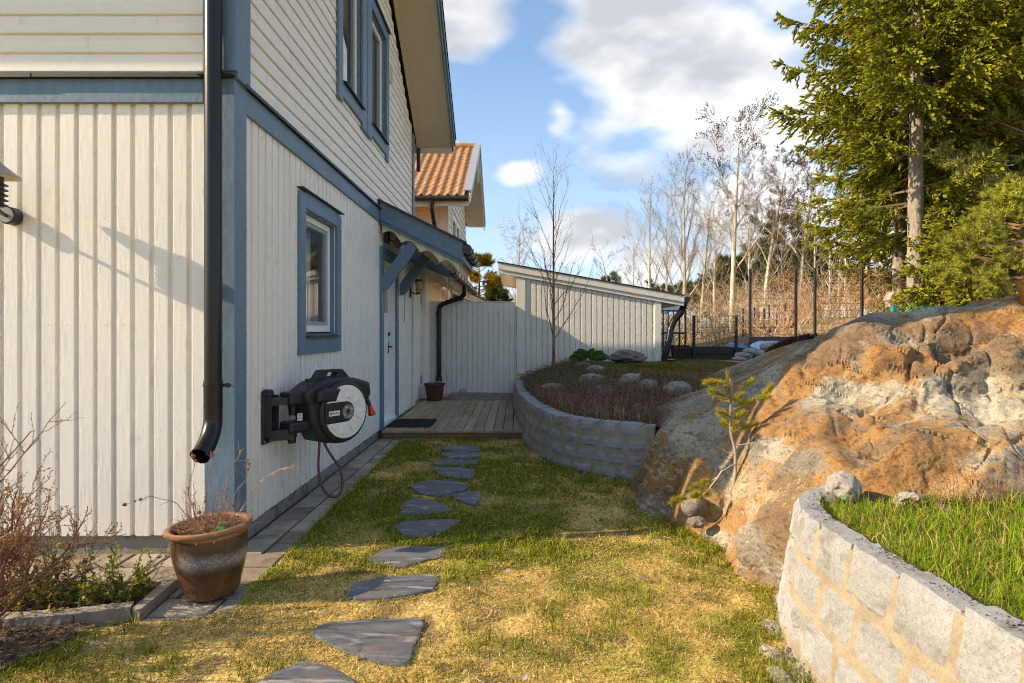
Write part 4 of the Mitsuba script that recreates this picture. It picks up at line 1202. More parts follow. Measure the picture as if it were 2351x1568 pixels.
# ---------------------------------------------------------------- plants: generators
def kites(mb, P, D, L, W, C0, C1, seed=0, cross=True):
    """Needle shoots: two crossing slim kites along D; C0 the colour at the root, C1 at the tip."""
    r = np.random.default_rng(seed)
    P, D = np.asarray(P, float), unit(D)
    n = len(P)
    L, W = np.broadcast_to(L, (n,))[:, None], np.broadcast_to(W, (n,))[:, None]
    a = unit(np.cross(D, r.normal(0, 1, (n, 3))))
    for k in range(2 if cross else 1):
        s = a if k == 0 else np.cross(D, a)
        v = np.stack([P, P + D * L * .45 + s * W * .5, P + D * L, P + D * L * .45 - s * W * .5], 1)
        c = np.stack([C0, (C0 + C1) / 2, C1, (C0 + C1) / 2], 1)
        f = np.arange(n)[:, None] * 4 + np.array([0, 1, 2, 0, 2, 3])
        mb.add(v.reshape(-1, 3), f.reshape(-1, 3), np.clip(c, 0, 1).reshape(-1, 3), raw=True)


def spikes(mb, P, D, L, W, C, seed=0):
    """Single slim triangles."""
    r = np.random.default_rng(seed)
    n = len(P)
    D = unit(D)
    s = unit(np.cross(D, r.normal(0, 1, (n, 3)))) * np.broadcast_to(W, (n,))[:, None] * .5
    v = np.stack([P - s, P + s, P + D * np.broadcast_to(L, (n,))[:, None]], 1)
    mb.add(v.reshape(-1, 3), np.arange(3 * n).reshape(-1, 3), np.repeat(C, 3, 0), raw=True)


def leaves(mb, P, D, Nn, L, W, C, fold=.18):
    """Small leaves: four triangles folded along the midrib."""
    n = len(P)
    D = unit(D)
    S = unit(np.cross(D, Nn))
    U = np.cross(S, D)
    L, W = np.broadcast_to(L, (n,))[:, None], np.broadcast_to(W, (n,))[:, None]
    v = np.stack([P, P + D * L * .5 + S * W * .5 + U * W * fold, P + D * L - U * L * .1, P + D * L * .5 - S * W * .5 + U * W * fold, P + D * L * .5], 1)
    f = np.arange(n)[:, None] * 5 + np.array([0, 1, 4, 1, 2, 4, 2, 3, 4, 3, 0, 4])
    mb.add(v.reshape(-1, 3), f.reshape(-1, 3), np.repeat(C, 5, 0), raw=True)


def spruce(label, base, height, zb, R, seed, tone=1.0, step=.33, fine=1.0, group=None, bare=0.0, r0=.17, ymin=None, taper=.75, ramp=1.2):
    r = np.random.default_rng(seed)
    key = thing('spruce_tree', label, 'tree', group)
    base = np.asarray(base, float)
    zz = np.linspace(0, height, 24)
    path = base + np.c_[.04 * np.sin(zz * .5 + seed), .03 * np.cos(zz * .7), zz - .3]
    rad = r0 * (1 - zz / height) ** .9 + .012
    tv, tf = tube(path, rad, 14)
    tm = MB()
    tc = np.array([.30, .255, .21]) * (.6 + .8 * N(tv * [1, 1, .5], 14, 3, seed)[:, None])
    tm.add(tv, tf, tc)
    for k in range(26):                                # broken stubs
        z = r.uniform(.1, max(zb + 1.5, 1.0))
        a = r.uniform(0, 6.28)
        p0 = base + [0, 0, z]
        d = np.array([math.cos(a), math.sin(a), r.uniform(-.3, .15)])
        rr = r0 * (1 - z / height)
        tm.add(*tube([p0 + d * rr * .8, p0 + d * (rr + r.uniform(.03, .10))], [.022, .012], 6), c=(.2, .165, .13))
    put(f'{key}__trunk', tm, 'bark', smooth=True, exact=True)
    bw, nd = MB(), MB()
    z = zb
    segA, segB, ra, rb_ = [], [], [], []
    SP, SD, SL, ST = [], [], [], []
    while z < height - .15:
        n = r.integers(4, 7)
        a0 = r.uniform(0, 6.28)
        for q in range(n):
            a = a0 + q * 6.283 / n + r.normal(0, .25)
            t_ = z / height
            L = R * (1 - t_) ** taper * r.uniform(.72, 1.12) * min(1, (.9 if ramp < 2 else .62) + .5 * (z - zb) / ramp)
            if L < .12:
                continue
            if z < bare and math.sin(a) < .25 and r.random() < .8:
                continue
            if ymin is not None and base[1] + L * math.sin(a) < ymin:
                continue
            dirh = np.array([math.cos(a), math.sin(a), 0])
            sideh = np.array([-math.sin(a), math.cos(a), 0])
            m = max(4, int(L / .18))
            t = np.linspace(0, 1, m)
            droop = r.uniform(.28, .5) * (1 - .7 * t_)
            rise = r.uniform(.0, .12) + .35 * t_
            bp = base + np.c_[dirh[0] * L * t, dirh[1] * L * t, z + L * (rise * t - droop * t ** 1.4 + .30 * t ** 3.2)] + sideh * (r.normal(0, .05) * L * t ** 2)[:, None]
            segA.append(bp[:-1])
            segB.append(bp[1:])
            rr = np.linspace(.010 + .009 * L, .004, m)
            ra.append(rr[:-1])
            rb_.append(rr[1:])
            # side twigs, hanging
            nt = max(3, int(L / .085 * fine))
            tt = np.sort(r.uniform(.14, 1, nt))
            for tq in tt:
                p = np.array([np.interp(tq, t, bp[:, c]) for c in range(3)])
                fwd = unit(np.array([np.interp(min(tq + .1, 1), t, bp[:, c]) - np.interp(max(tq - .1, 0), t, bp[:, c]) for c in range(3)]))
                sgn = r.choice([-1, 1])
                l = (.16 + .34 * L * (1 - tq) ** .8 * min(1, tq * 3)) * r.uniform(.6, 1.15)
                l = min(l, .75)
                d = unit(fwd * r.uniform(.45, .8) + sideh * sgn * r.uniform(.5, .9) + np.array([0, 0, -r.uniform(.1, .85)]))
                ns = max(2, int(l / .062 * fine))
                s = np.linspace(.12, 1, ns)
                P = p + d * (l * s)[:, None] + np.array([0, 0, -1]) * (.22 * l * s ** 2)[:, None]
                segA.append(p[None])
                segB.append(P[-1:])
                ra.append(np.array([.0045]))
                rb_.append(np.array([.0025]))
                SP.append(P)
                SD.append(d + r.normal(0, .42, (ns, 3)) + fwd * .15 + np.array([0, 0, -.12]))
                SL.append(r.uniform(.11, .19, ns) * (1.1 - .3 * s))
                ST.append(np.clip(.15 + .55 * s * tq + .3 * tq, 0, 1))
            ns = max(3, int(L / .07))
            s = np.linspace(.3, 1, ns)
            P = np.array([np.interp(s, t, bp[:, c]) for c in range(3)]).T
            SP.append(P)
            SD.append(dirh + r.normal(0, .35, (ns, 3)) + np.array([0, 0, .12]))
            SL.append(r.uniform(.1, .15, ns))
            ST.append(np.full(ns, .8) * s)
        z += step * r.uniform(.75, 1.2)
    tubes(bw, np.vstack(segA), np.vstack(segB), np.concatenate(ra), np.concatenate(rb_), 3, c=np.array([.16, .115, .075]))
    SP, SD, SL, ST = np.vstack(SP), np.vstack(SD), np.concatenate(SL), np.concatenate(ST)
    n = len(SP)
    patch = N(SP, 1.5, 3, seed + 3)[:, None]
    v = r.uniform(.65, 1.25, (n, 1))
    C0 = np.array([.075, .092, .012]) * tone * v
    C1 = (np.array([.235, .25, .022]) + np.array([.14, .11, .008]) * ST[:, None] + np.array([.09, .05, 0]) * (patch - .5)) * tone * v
    dead = (r.random(n) < .05)[:, None]
    C1 = np.where(dead, np.array([.20, .14, .07]), C1)
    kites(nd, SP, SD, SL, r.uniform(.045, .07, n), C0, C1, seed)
    put(f'{key}__branches', bw, 'matte', exact=True)
    put(f'{key}__needles', nd, 'needles', exact=True, kind='stuff', label='needle sprays of the spruce')
    return key


def bursts(mb, P, D, k, L, W, C, seed):
    """Tufts of long needles, k to each point, opening round the direction D."""
    r = np.random.default_rng(seed)
    n = len(P)
    d = unit(np.repeat(unit(D), k, 0) * .9 + r.normal(0, .55, (n * k, 3)))
    c = np.repeat(C, k, 0) * r.uniform(.7, 1.25, (n * k, 1))
    spikes(mb, np.repeat(P, k, 0), d, L * r.uniform(.75, 1.15, n * k), W, np.clip(c, 0, 1), seed)


def pine(label, base, height, zb, R, seed, C=(.10, .135, .04), n_br=34, group=None, lean=(0, 0), tuft=.11, k=9, r0=.13, name='pine_tree', W=.012, cull=None):
    r = np.random.default_rng(seed)
    key = thing(name, label, 'tree', group)
    base = np.asarray(base, float)
    zz = np.linspace(0, height, 18)
    path = base + np.c_[lean[0] * (zz / height) ** 1.5, lean[1] * (zz / height) ** 1.5, zz - .3]
    put(f'{key}__trunk', MB().add(*tube(path, r0 * (1 - zz / height) ** .8 + .012, 10), c=(.22, .15, .10)), 'bark', smooth=True, exact=True)
    sa, sb, r1, r2, P, D = [], [], [], [], [], []
    for q in range(n_br):
        z = zb + (height - zb) * (q + r.uniform(0, 1)) / n_br
        t_ = (z - zb) / (height - zb)
        L = R * (.45 + .55 * math.sin(math.pi * min(1, .25 + .7 * t_))) * r.uniform(.6, 1.1) * (1 - .55 * t_)
        a = q * 2.4 + r.normal(0, .4)
        if cull and not cull(a, z):
            continue
        d = np.array([math.cos(a), math.sin(a), r.uniform(-.05, .45)])
        p0 = np.array([np.interp(z, zz - .3, path[:, c]) for c in range(3)])
        t = np.linspace(0, 1, 7)
        bp = p0 + d * (L * t)[:, None] + np.array([0, 0, .18 * L]) * (t ** 2)[:, None] + r.normal(0, .03, (7, 3)) * L * t[:, None]
        sa.append(bp[:-1]); sb.append(bp[1:])
        rr = np.linspace(.014 + .012 * L, .006, 7)
        r1.append(rr[:-1]); r2.append(rr[1:])
        for _ in range(int(6 + 9 * L)):
            tq = r.uniform(.25, 1) ** .7
            p = np.array([np.interp(tq, t, bp[:, c]) for c in range(3)])
            dd = unit(d + r.normal(0, .75, 3) + [0, 0, .25])
            l = r.uniform(.12, .38) * (1.25 - tq) * max(L, .6)
            e = p + dd * l
            sa.append(p[None]); sb.append(e[None]); r1.append(np.array([.006])); r2.append(np.array([.004]))
            m = r.integers(3, 6)
            s = np.linspace(.45, 1, m)
            P.append(p + (e - p) * s[:, None] + r.normal(0, .03, (m, 3)))
            D.append(np.repeat(dd[None], m, 0) + [0, 0, .3])
    bw, nd = MB(), MB()
    tubes(bw, np.vstack(sa), np.vstack(sb), np.concatenate(r1), np.concatenate(r2), 3, c=np.array([.24, .16, .10]))
    P, D = np.vstack(P), np.vstack(D)
    v = (.75 + .6 * N(P, 1.6, 2, seed))[:, None]
    bursts(nd, P, D, k, tuft, W, np.asarray(C) * v, seed)
    put(f'{key}__branches', bw, 'matte', exact=True)
    put(f'{key}__needles', nd, 'needles', exact=True, kind='stuff', label='tufts of pine needles')
    return key


def bare_tree(label, base, height, r0, seed, name='birch_tree', col=(.62, .58, .48), twig=(.30, .22, .15), lean=(0, 0), zb=.25, spread=.42, up=.62, n1=22, n2=8, n3=5, buds=0, droop=0.0, group=None, min_r=.0030, fork=None, cat='tree', sway=1.0, cross=1.0):
    """A leafless tree: trunk, boughs and twigs, all tapering."""
    r = np.random.default_rng(seed)
    key = thing(name, label, cat, group)
    base = np.asarray(base, float)
    nz = 14
    t = np.linspace(0, 1, nz)
    wob = np.cumsum(r.normal(0, .012 * sway * height / 6, (nz, 2)), 0) * t[:, None]
    path = base + np.c_[lean[0] * t ** 1.3 + wob[:, 0], lean[1] * t + wob[:, 1], height * t]
    rad = r0 * (1 - t) ** .85 + min_r
    tv, tf = tube(path, rad, 10)
    band = (N(tv * [1, 1, 2.2], 9, 3, seed) > .60)[:, None]
    tint = np.where(tv[:, 2:] - base[2] < height * .55, 1.0, .8)
    tc = np.where(band, np.array(col) * .45, np.array(col)) * (.8 + .4 * N(tv, 6, 2, seed + 1)[:, None]) * tint
    put(f'{key}__trunk', MB().add(tv, tf, np.clip(tc, 0, 1)), 'bark', smooth=True, exact=True)
    A, B, RA, RB, CC, TIP, TD = [], [], [], [], [], [], []

    def branch(p, d, L, rr, level, f):
        m = (5, 4, 3)[level]
        s = np.linspace(0, 1, m + 1)
        bend = np.array([0, 0, 1.0]) * (.30 if level == 0 else .18) * up - np.array([0, 0, droop]) * (.2 + .6 * level)
        q = p + d * (L * s)[:, None] + bend * (L * s ** 2)[:, None] + np.cumsum(r.normal(0, .022 * L, (m + 1, 3)), 0) * (s > 0)[:, None]
        rs = rr * (1 - s) ** .8 + min_r * (.9, .75, .6)[level]
        A.append(q[:-1]); B.append(q[1:]); RA.append(rs[:-1]); RB.append(rs[1:])
        mixc = (.25, .6, 1.0)[level]
        c = np.array(col) * .8 * (1 - mixc) + np.array(twig) * mixc
        CC.append(np.repeat(c[None] * r.uniform(.8, 1.2), m, 0))
        if level == 2:
            TIP.append(q[1:]); TD.append(np.repeat(d[None], m, 0))
            return
        n = (n2, n3)[level]
        for _ in range(n):
            x = r.uniform(.18, .98)
            pp = np.array([np.interp(x, s, q[:, c_]) for c_ in range(3)])
            a = unit(np.cross(d, r.normal(0, 1, 3)))
            dd = unit(d * .75 + a * r.uniform(.45, .8) + np.array([0, 0, .25 * up - droop * .6]))
            branch(pp, dd, L * r.uniform(.28, .5) * (1.15 - .5 * x), max(rr * (1 - x) ** .8 * .42, min_r * .8), level + 1, x)

    for k in range(n1):
        x = zb + (1 - zb) * ((k + r.uniform(0, .9)) / n1) ** .9
        x = min(x, .985)
        p = np.array([np.interp(x, t, path[:, c_]) for c_ in range(3)])
        a = k * 2.399 + r.normal(0, .4)
        d = unit(np.array([math.cos(a) * spread, math.sin(a) * spread, up * r.uniform(.8, 1.2)]))
        L = height * (.16 + .34 * (1 - x)) * r.uniform(.65, 1.1)
        branch(p, d, L, np.interp(x, t, rad) * .42, 0, x)
    bm = MB()
    tubes(bm, np.vstack(A), np.vstack(B), np.concatenate(RA), np.concatenate(RB), 3, c=np.vstack(CC))
    put(f'{key}__crown', bm, 'matte', exact=True)
    if buds:
        P, D = np.vstack(TIP), np.vstack(TD)
        s = r.random(len(P)) < .8
        P, D = P[s], D[s]
        m = MB()
        kites(m, P, D + r.normal(0, .5, D.shape), buds * r.uniform(.7, 1.3, len(P)), buds * .55, np.tile([.09, .055, .04], (len(P), 1)), np.tile([.13, .08, .055], (len(P), 1)), seed)
        put(f'{key}__buds', m, 'matte', exact=True, kind='stuff', label='brown catkins and buds')
    return key


scene['bsdf_bark'] = {'type': 'twosided', 'bsdf': {'type': 'bumpmap', 'arbitrary': proc(lambda p, n, uv: fbm(p.x * 28, p.y * 28, p.z * 13, 4), 6e-3), 'scale': .03, 'bsdf': {'type': 'principled', 'base_color': VC, 'roughness': .85, 'specular': .2}}}

# ---------------------------------------------------------------- trees of the wood behind
PX = lambda u, v, Y: at(u, v, Y)
def foot(u, Y):
    x = (u - U0) / FOC * Y
    return np.array([x, Y, float(zt(np.array([max(x, .6)]), np.array([Y]))[0])])


def hgt(v, Y, z0):
    return (EYE - (v - V0) / FOC * Y - z0) * .95


f = foot(2105, 14.0)
spruce('tall sunlit spruce with a bare grey lower trunk, foremost on the right', f, 14.5, 2.0, 3.65, 3, tone=1.5, step=.27, fine=1.4, bare=4.3, taper=.48, ramp=3.6)
f = foot(2068, 16.2)
spruce('slimmer dark-trunked spruce just left of and behind the tall sunlit one', f, 11.5, 1.7, 2.5, 4, tone=1.5, step=.36, fine=.9, r0=.15, bare=3.5)
f = foot(2235, 16.5)
spruce('dark dense spruce behind, right of the tall sunlit one', f, 15, .6, 3.6, 5, tone=1.5, step=.30, fine=1.1, r0=.18)
f = foot(2340, 19.0)
spruce('dark spruce farthest right, at the edge of the photo behind the pine', f, 16, .4, 3.8, 6, tone=1.5, step=.42, fine=.75, r0=.18)
f = foot(2190, 13.4)
spruce('young low spruce with bright shoots, under the tall spruces', f, 2.6, .1, 1.5, 8, tone=1.5, step=.2, fine=1.3, r0=.04)
f = foot(2270, 12.2)
spruce('low bright spruce thicket plant at the right end of the green netting', f, 2.2, .1, 1.3, 9, tone=1.5, step=.2, fine=1.3, r0=.04)
f = foot(2425, 13.2)
pine('big grey-green pine leaning in from the right edge', f, 9.5, .8, 2.9, 12, C=(.31, .32, .085), n_br=120, tuft=.13, k=13, W=.017)
f = foot(2352, 11.4)
pine('low grey-green pine in front of the dark spruces at the right edge', f, 3.0, .4, 1.7, 13, C=(.34, .35, .055), n_br=84, tuft=.12, k=13, r0=.05, W=.016)

ASP = dict(name='aspen_tree', col=(.60, .545, .40), twig=(.25, .19, .13), buds=.06)
f = foot(1680, 22)
bare_tree('tall pale aspen with dark catkins, its white trunk left of the black posts', f, hgt(258, 22, f[2]), .105, 41, lean=(.35, 0), zb=.28, n1=20, n2=9, n3=7, spread=.6, **ASP)
f = foot(1752, 23)
bare_tree('leaning pale aspen behind the first tall black post', f, hgt(362, 23, f[2]), .09, 42, lean=(.9, .2), zb=.25, n1=17, n2=9, n3=7, spread=.6, **ASP)
f = foot(1832, 22.5)
bare_tree('aspen with a crooked pale trunk between the tall black posts', f, hgt(352, 22.5, f[2]), .09, 43, lean=(.7, 0), zb=.3, n1=17, n2=9, n3=7, spread=.6, **ASP)
f = foot(1925, 25)
bare_tree('slender aspen just left of the sunlit spruce', f, hgt(410, 25, f[2]), .08, 44, lean=(.2, 0), zb=.3, n1=16, n2=7, **ASP)
BIR = dict(name='bare_tree', col=(.50, .44, .32), twig=(.26, .20, .14))
f = foot(1572, 24)
bare_tree('broad bare tree with many upright boughs above the right end of the shed roof', f, hgt(372, 24, f[2]), .09, 45, zb=.16, spread=.40, up=.85, n1=22, n2=9, n3=7, **BIR)
f = foot(1608, 25)
bare_tree('bare tree crowding the right side of the broad one above the shed', f, hgt(430, 25, f[2]), .07, 46, lean=(.5, 0), zb=.2, spread=.42, up=.8, n1=16, n2=7, n3=4, **BIR)
f = foot(1492, 27)
bare_tree('thin bare tree above the middle of the shed roof', f, hgt(418, 27, f[2]), .07, 47, zb=.22, spread=.45, up=.72, n1=17, n2=7, n3=4, **BIR)
f = foot(1420, 29)
bare_tree('low spreading bare tree over the shed, left of the thin one', f, hgt(560, 29, f[2]), .06, 48, lean=(-.9, 0), zb=.15, spread=.65, up=.5, n1=14, n2=7, **BIR)
f = foot(1190, 30)
bare_tree('weeping birch with drooping twigs behind the fence', f, hgt(512, 30, f[2]), .11, 49, zb=.2, spread=.5, up=.62, n1=26, n2=10, n3=7, droop=.42, name='birch_tree', col=(.55, .5, .47), twig=(.33, .25, .22))
f = foot(1300, 34)
bare_tree('distant birch whose top shows just over the shed roof', f, hgt(600, 34, f[2]), .1, 50, zb=.2, spread=.5, up=.6, n1=18, n2=8, n3=5, droop=.3, name='birch_tree', col=(.55, .5, .47), twig=(.33, .25, .22))
for k, (u, v, Y, lab) in enumerate(((1530, 455, 30, 'slender grey tree between the thin tree and the broad bare tree'), (1640, 480, 31, 'grey leafless tree just left of the tall aspen, farther back'), (1720, 440, 32, 'grey leafless tree between the tall aspen and the leaning one'), (1795, 470, 33, 'grey leafless tree right of the leaning aspen, farther back'), (1870, 440, 31, 'grey leafless tree right of the crooked aspen, farther back'), (1455, 560, 34, 'small grey tree over the shed roof, left of the thin bare tree'))):
    f = foot(u, Y)
    bare_tree(lab, f, hgt(v, Y, f[2]), .06, 160 + k, zb=.2, spread=.5, up=.75, n1=20, n2=8, n3=5, group='leafless trees of the wood', **BIR)
for k, (u, v, Y, lab) in enumerate(((1905, 640, 19.0, 'thin white birch stem, first to the right of the third tall post'), (1942, 600, 20.0, 'thin white birch stem in the middle of the wire trellis gap'), (1990, 610, 18.5, 'thin white birch stem behind the last tall post'),
                                    (2020, 690, 18, 'thin white birch stem nearest the bird box'), (1640, 640, 26, 'thin pale birch left of the tall aspen'), (1720, 560, 27, 'thin pale birch in the brush behind the first tall post'))):
    f = foot(u, Y)
    bare_tree(lab, f, hgt(v, Y, f[2]) + 1.2, .055, 60 + k, zb=.3, n1=12, n2=6, n3=4, name='young_birch', col=(.70, .66, .55), twig=(.40, .30, .20), cat='tree')

# darker evergreens far off
for k, (u, v, Y, R, lab) in enumerate(((1690, 585, 39, 2.6, 'dark pine far off right behind the tall aspen trunk'), (1845, 575, 37, 2.6, 'dark pine far off between the third tall post and the crooked aspen'), (1600, 690, 36, 2.4, 'low dark pine far off just right of the shed roof'), (2020, 640, 34, 2.2, 'dark pine far off behind the bird box'), (1800, 478, 38, 3.0, 'dark round-topped pine far behind the aspens'), (1740, 560, 40, 2.3, 'dark pine left of the round-topped one, far off'), (1880, 560, 36, 2.2, 'dark pine behind the third tall post, far off'),
                                       (1555, 655, 42, 2.2, 'small dark pine far off above the right end of the shed'), (1640, 640, 44, 2.6, 'dark pine far off between the broad bare tree and the aspen'), (1960, 600, 40, 2.4, 'dark pine far off behind the wire trellis'), (1402, 625, 46, 1.4, 'small pine top showing over the shed roof'))):
    f = foot(u, Y)
    pine(lab, f, hgt(v, Y, f[2]), 1.0, R, 80 + k, C=(.075, .095, .035), n_br=34, tuft=.42, k=5, r0=.14, name='far_pine', W=.06)
f = foot(1500, 33)
spruce('far small spruce beside the bare trees above the shed', f, hgt(648, 33, f[2]), .3, 1.1, 91, tone=1.5, step=.5, fine=.5, r0=.07)
f = foot(1100, 23.5)
pine('golden-green conifer behind the neighbouring house', f, hgt(570, 23.5, f[2]), .4, 1.5, 92, C=(.27, .19, .015), n_br=44, tuft=.20, k=7, r0=.08, name='cypress_tree', W=.04)
f = foot(1140, 22.0)
pine('dark green low conifer beside the golden one', f, hgt(650, 22.0, f[2]), .3, 1.1, 93, C=(.085, .09, .015), n_br=30, tuft=.18, k=7, r0=.06, name='cypress_tree', W=.04)
f = foot(1815, 27)
pine('russet conifer in the brush behind the posts', f, hgt(622, 27, f[2]), .2, 1.5, 94, C=(.30, .16, .035), n_br=34, tuft=.2, k=7, r0=.06, name='cypress_tree', W=.04)
f = foot(1650, 30)
pine('low russet conifer behind the tall aspen', f, hgt(655, 30, f[2]), .2, 1.6, 95, C=(.20, .14, .035), n_br=30, tuft=.22, k=7, r0=.06, name='cypress_tree', W=.04)


def thicket(label, cat, n, area, h, cols, seed, name='brushwood'):
    r = np.random.default_rng(seed)
    m = MB()
    x = r.uniform(area[0], area[1], n)
    y = r.uniform(area[2], area[3], n)
    z0 = zt(np.maximum(x, .6), y)
    H = h * r.uniform(.45, 1.15, n)
    col = np.array(cols)[r.integers(0, len(cols), n)] * r.uniform(.7, 1.25, (n, 1))
    P0 = np.c_[x, y, z0 - .05]
    D = np.c_[r.normal(0, .42, n), r.normal(0, .3, n), np.ones(n)]
    P1 = P0 + D * H[:, None]
    M = (P0 + P1) / 2 + r.normal(0, .10, (n, 3))
    tubes(m, P0, P1, .009, .004, 3, mid=M, c=col)
    for _ in range(5):
        t = r.uniform(.25, .95, (n, 1))
        Q = P0 + (P1 - P0) * t + r.normal(0, .03, (n, 3))
        d = np.c_[r.normal(0, .8, n), r.normal(0, .6, n), r.uniform(.1, 1.0, n)] * (H * .35)[:, None]
        tubes(m, Q, Q + d, .005, .003, 3, mid=Q + d * .5 + r.normal(0, .03, (n, 3)), c=col * r.uniform(.8, 1.2, (n, 1)))
    stuff(name, m, 'matte', label, cat)


TAN = [(.60, .49, .33), (.50, .39, .26), (.64, .55, .40), (.42, .28, .17), (.48, .39, .28)]
thicket('dense tan leafless brush behind the garden posts', 'brush', 620, (3.2, 11.5, 18.8, 27), 1.75, TAN, 71)
thicket('reddish leafless bushes beyond the rock', 'bushes', 330, (5.8, 12.5, 15.2, 19.5), 1.15, [(.50, .26, .15), (.56, .38, .23), (.44, .32, .2)], 72, 'low_bushes')
thicket('tan brush behind the fence and shed', 'brush', 300, (-1.2, 3.0, 24, 30), 2.0, TAN, 73, 'brushwood_001')
# ---------------------------------------------------------------- stones and boulders
def boulder(centre, size, seed, n=4, crag=.10, flat=.0):
    m = trimesh.creation.icosphere(subdivisions=n)
    v = np.array(m.vertices)
    r = np.random.default_rng(seed)
    h, _ = facets(v * [1, 1, 1.0] + 0, .75, crag, seed, .4)
    h2, _ = facets(v, .33, crag * .35, seed + 1, .4)
    v = v * (1 + h + h2 + .10 * (N(v * 1.3 + 9, 1, 3, seed) - .5) + .03 * (N(v * 7, 1, 3, seed) - .5))[:, None]
    for _ in range(6):                                   # split faces
        d = unit(r.normal(0, 1, 3))
        c = r.uniform(.74, .95)
        s = v @ d
        v = np.where((s > c)[:, None], v - d * ((s - c) * .85)[:, None], v)
    v = rot(v, [0, 0, 1], r.uniform(0, 360))
    v = v * np.asarray(size)
    if flat:
        v[:, 2] = np.maximum(v[:, 2], -flat * size[2])
    return v + np.asarray(centre), np.array(m.faces)


def stone(label, u, v, Y, w, h, seed, material='fieldstone', d=None, crag=.10, name='boulder', group=None, z=None, cat='stone', seat=True):
    Y0 = Y
    seat = seat and u < 1600 and v < 960 and Y < 11.2
    """A stone whose middle the survey saw at u, v; w and h in metres."""
    if seat:                                             # slide along the line of sight until the stone sits on the ground
        Ys = np.linspace(5.6, 11.4, 400)
        q = np.array([at(u, v, t) for t in Ys])
        g = zt(q[:, 0], q[:, 1]) + .17 * h
        k = np.argmax(q[:, 2] < g)
        Y = Ys[k] if q[k, 2] < g[k] else Y
        w, h, d = w * Y / Y0, h * Y / Y0, d and d * Y / Y0
    c = at(u, v, Y)
    key = thing(name, label, cat, group)
    put(key, boulder(c, (w / 2, (d or w) / 2, h / 2), seed, 3 if w < .12 else 4, crag), material, smooth=True, exact=True)
    return c


stone('pinkish peaked boulder at the edge of the upper lawn, left of two rounder ones', 1444, 880, 7.5, .30, .24, 1, crag=.14)
stone('small pale speckled boulder between the peaked boulder and the big round one', 1489, 890, 7.0, .24, .21, 2)
stone('big round grey boulder, the rightmost of three at the edge of the upper lawn', 1557, 897, 6.8, .31, .22, 3, crag=.06)
stone('low pale stone half sunk in the lawn edge above the dry bed', 1370, 850, 9.0, .30, .17, 4)
stone('flat grey stone behind the dry bed plants, left of the peaked boulder', 1360, 873, 8.0, .36, .17, 5)
stone('long low flat slab of stone lying in the dry bed', 1272, 889, 7.7, .32, .09, 6, d=.16)
stone('low brown stone buried among the dry bed stalks', 1385, 898, 7.0, .34, .12, 7, 'darkstone')
stone('small tan stone lying on the bed right behind the retaining wall', 1359, 950, 5.95, .10, .08, 8)
stone('wide dark brown rock lying in front of the shed wall', 1440, 820, 11.0, .66, .25, 9, 'darkstone', d=.45, crag=.14)
stone('thin flat grey slab between the dark rock and the pale lawn stone', 1338, 838, 10.0, .28, .08, 10)
c = stone('round brown boulder wedged in the gully under the little pine', 1592, 1160, 4.02, .165, .155, 11, 'darkstone', crag=.03)
stone('small brown stone below the round boulder in the gully', 1600, 1198, 3.85, .12, .07, 12, 'darkstone')
stone('big pale boulder standing on the end of the planter wall', 1937, 1118, 2.92, .155, .155, 13, crag=.09)
stone('small brown stone tucked beside the pale boulder on the planter wall', 1903, 1153, 2.86, .085, .075, 14, 'darkstone')
stone('white knobbly stone in the planter grass', 2086, 1158, 2.80, .125, .10, 15, crag=.13)
stone('small pale stone half hidden behind the planter grass', 2160, 1168, 2.74, .08, .05, 16)
stone('flat pale pebble on the rock just above the planter boulder', 1918, 1098, 3.05, .075, .045, 40)
stone('long rounded pale stone on top of the stone pile by the raised bed', 1764, 797, 11.0, .31, .16, 17, crag=.06)
stone('flat tan stone in the middle of the stone pile', 1721, 806, 10.9, .24, .11, 18)
stone('rounded tan stone at the left of the stone pile', 1704, 815, 10.8, .26, .10, 19)
stone('pale grey stone at the right of the stone pile', 1745, 813, 10.9, .23, .13, 20)
stone('square tan stone at the bottom of the stone pile', 1697, 824, 10.75, .24, .09, 21, crag=.05)
stone('small round stone on the ledge below the fence', 1062, 901, 11.42, .15, .14, 22)
k = thing('ledge_rock', 'low grey ledge of bare rock along the foot of the fence', 'rock')
xx = np.linspace(-1.63, .02, 70)
m = MB()
v, ff = heightfield(xx, np.linspace(10.7, 11.62, 24), lambda x, y: .06 + .10 * np.clip((y - 10.72) / .35, 0, 1) ** .7 * (.6 + .8 * N(np.stack([x, y, 0 * x], -1), 2.4, 3, 5)) * np.clip((x + 1.40) * 4, .15, 1))
put(k, (v, ff), 'darkstone', smooth=True, exact=True, raw=True)

# edging stones and gravel along the planter wall
for i, (u, v, s) in enumerate(((1800, 1382, 2), (1778, 1440, 3), (1776, 1500, 4), (1796, 1556, 5))):
    p = on(u, v, .0)
    k = thing('edging_stone', ('uppermost', 'second', 'third', 'lowest')[i] + ' grey edging stone in the row along the foot of the planter wall', 'stone')
    put(k, boulder((p[0] - .005, p[1], -.012), (.048, .085, .034), 50 + s, 4, .05), 'fieldstone', smooth=True, exact=True)
gr = np.random.default_rng(8)
m = MB()
for i in range(420):
    t = gr.uniform(0, 1)
    p = on(np.interp(t, [0, .3, .6, 1], [1812, 1805, 1812, 1850]) + gr.normal(0, 7), 1352 + t * 240, 0)
    ico = trimesh.creation.icosphere(subdivisions=1)
    s = gr.uniform(.004, .011)
    m.add(ico.vertices * [s, s * gr.uniform(.7, 1.2), s * .7] * (1 + .15 * gr.normal(0, 1, (42, 1))) + [p[0], p[1], .004], ico.faces, np.array(((.36, .30, .25), (.28, .22, .19), (.45, .41, .36))[i % 3]) * gr.uniform(.7, 1.2))
stuff('gravel', m, 'matte', 'fine brown gravel between the edging stones and the planter wall', 'gravel')

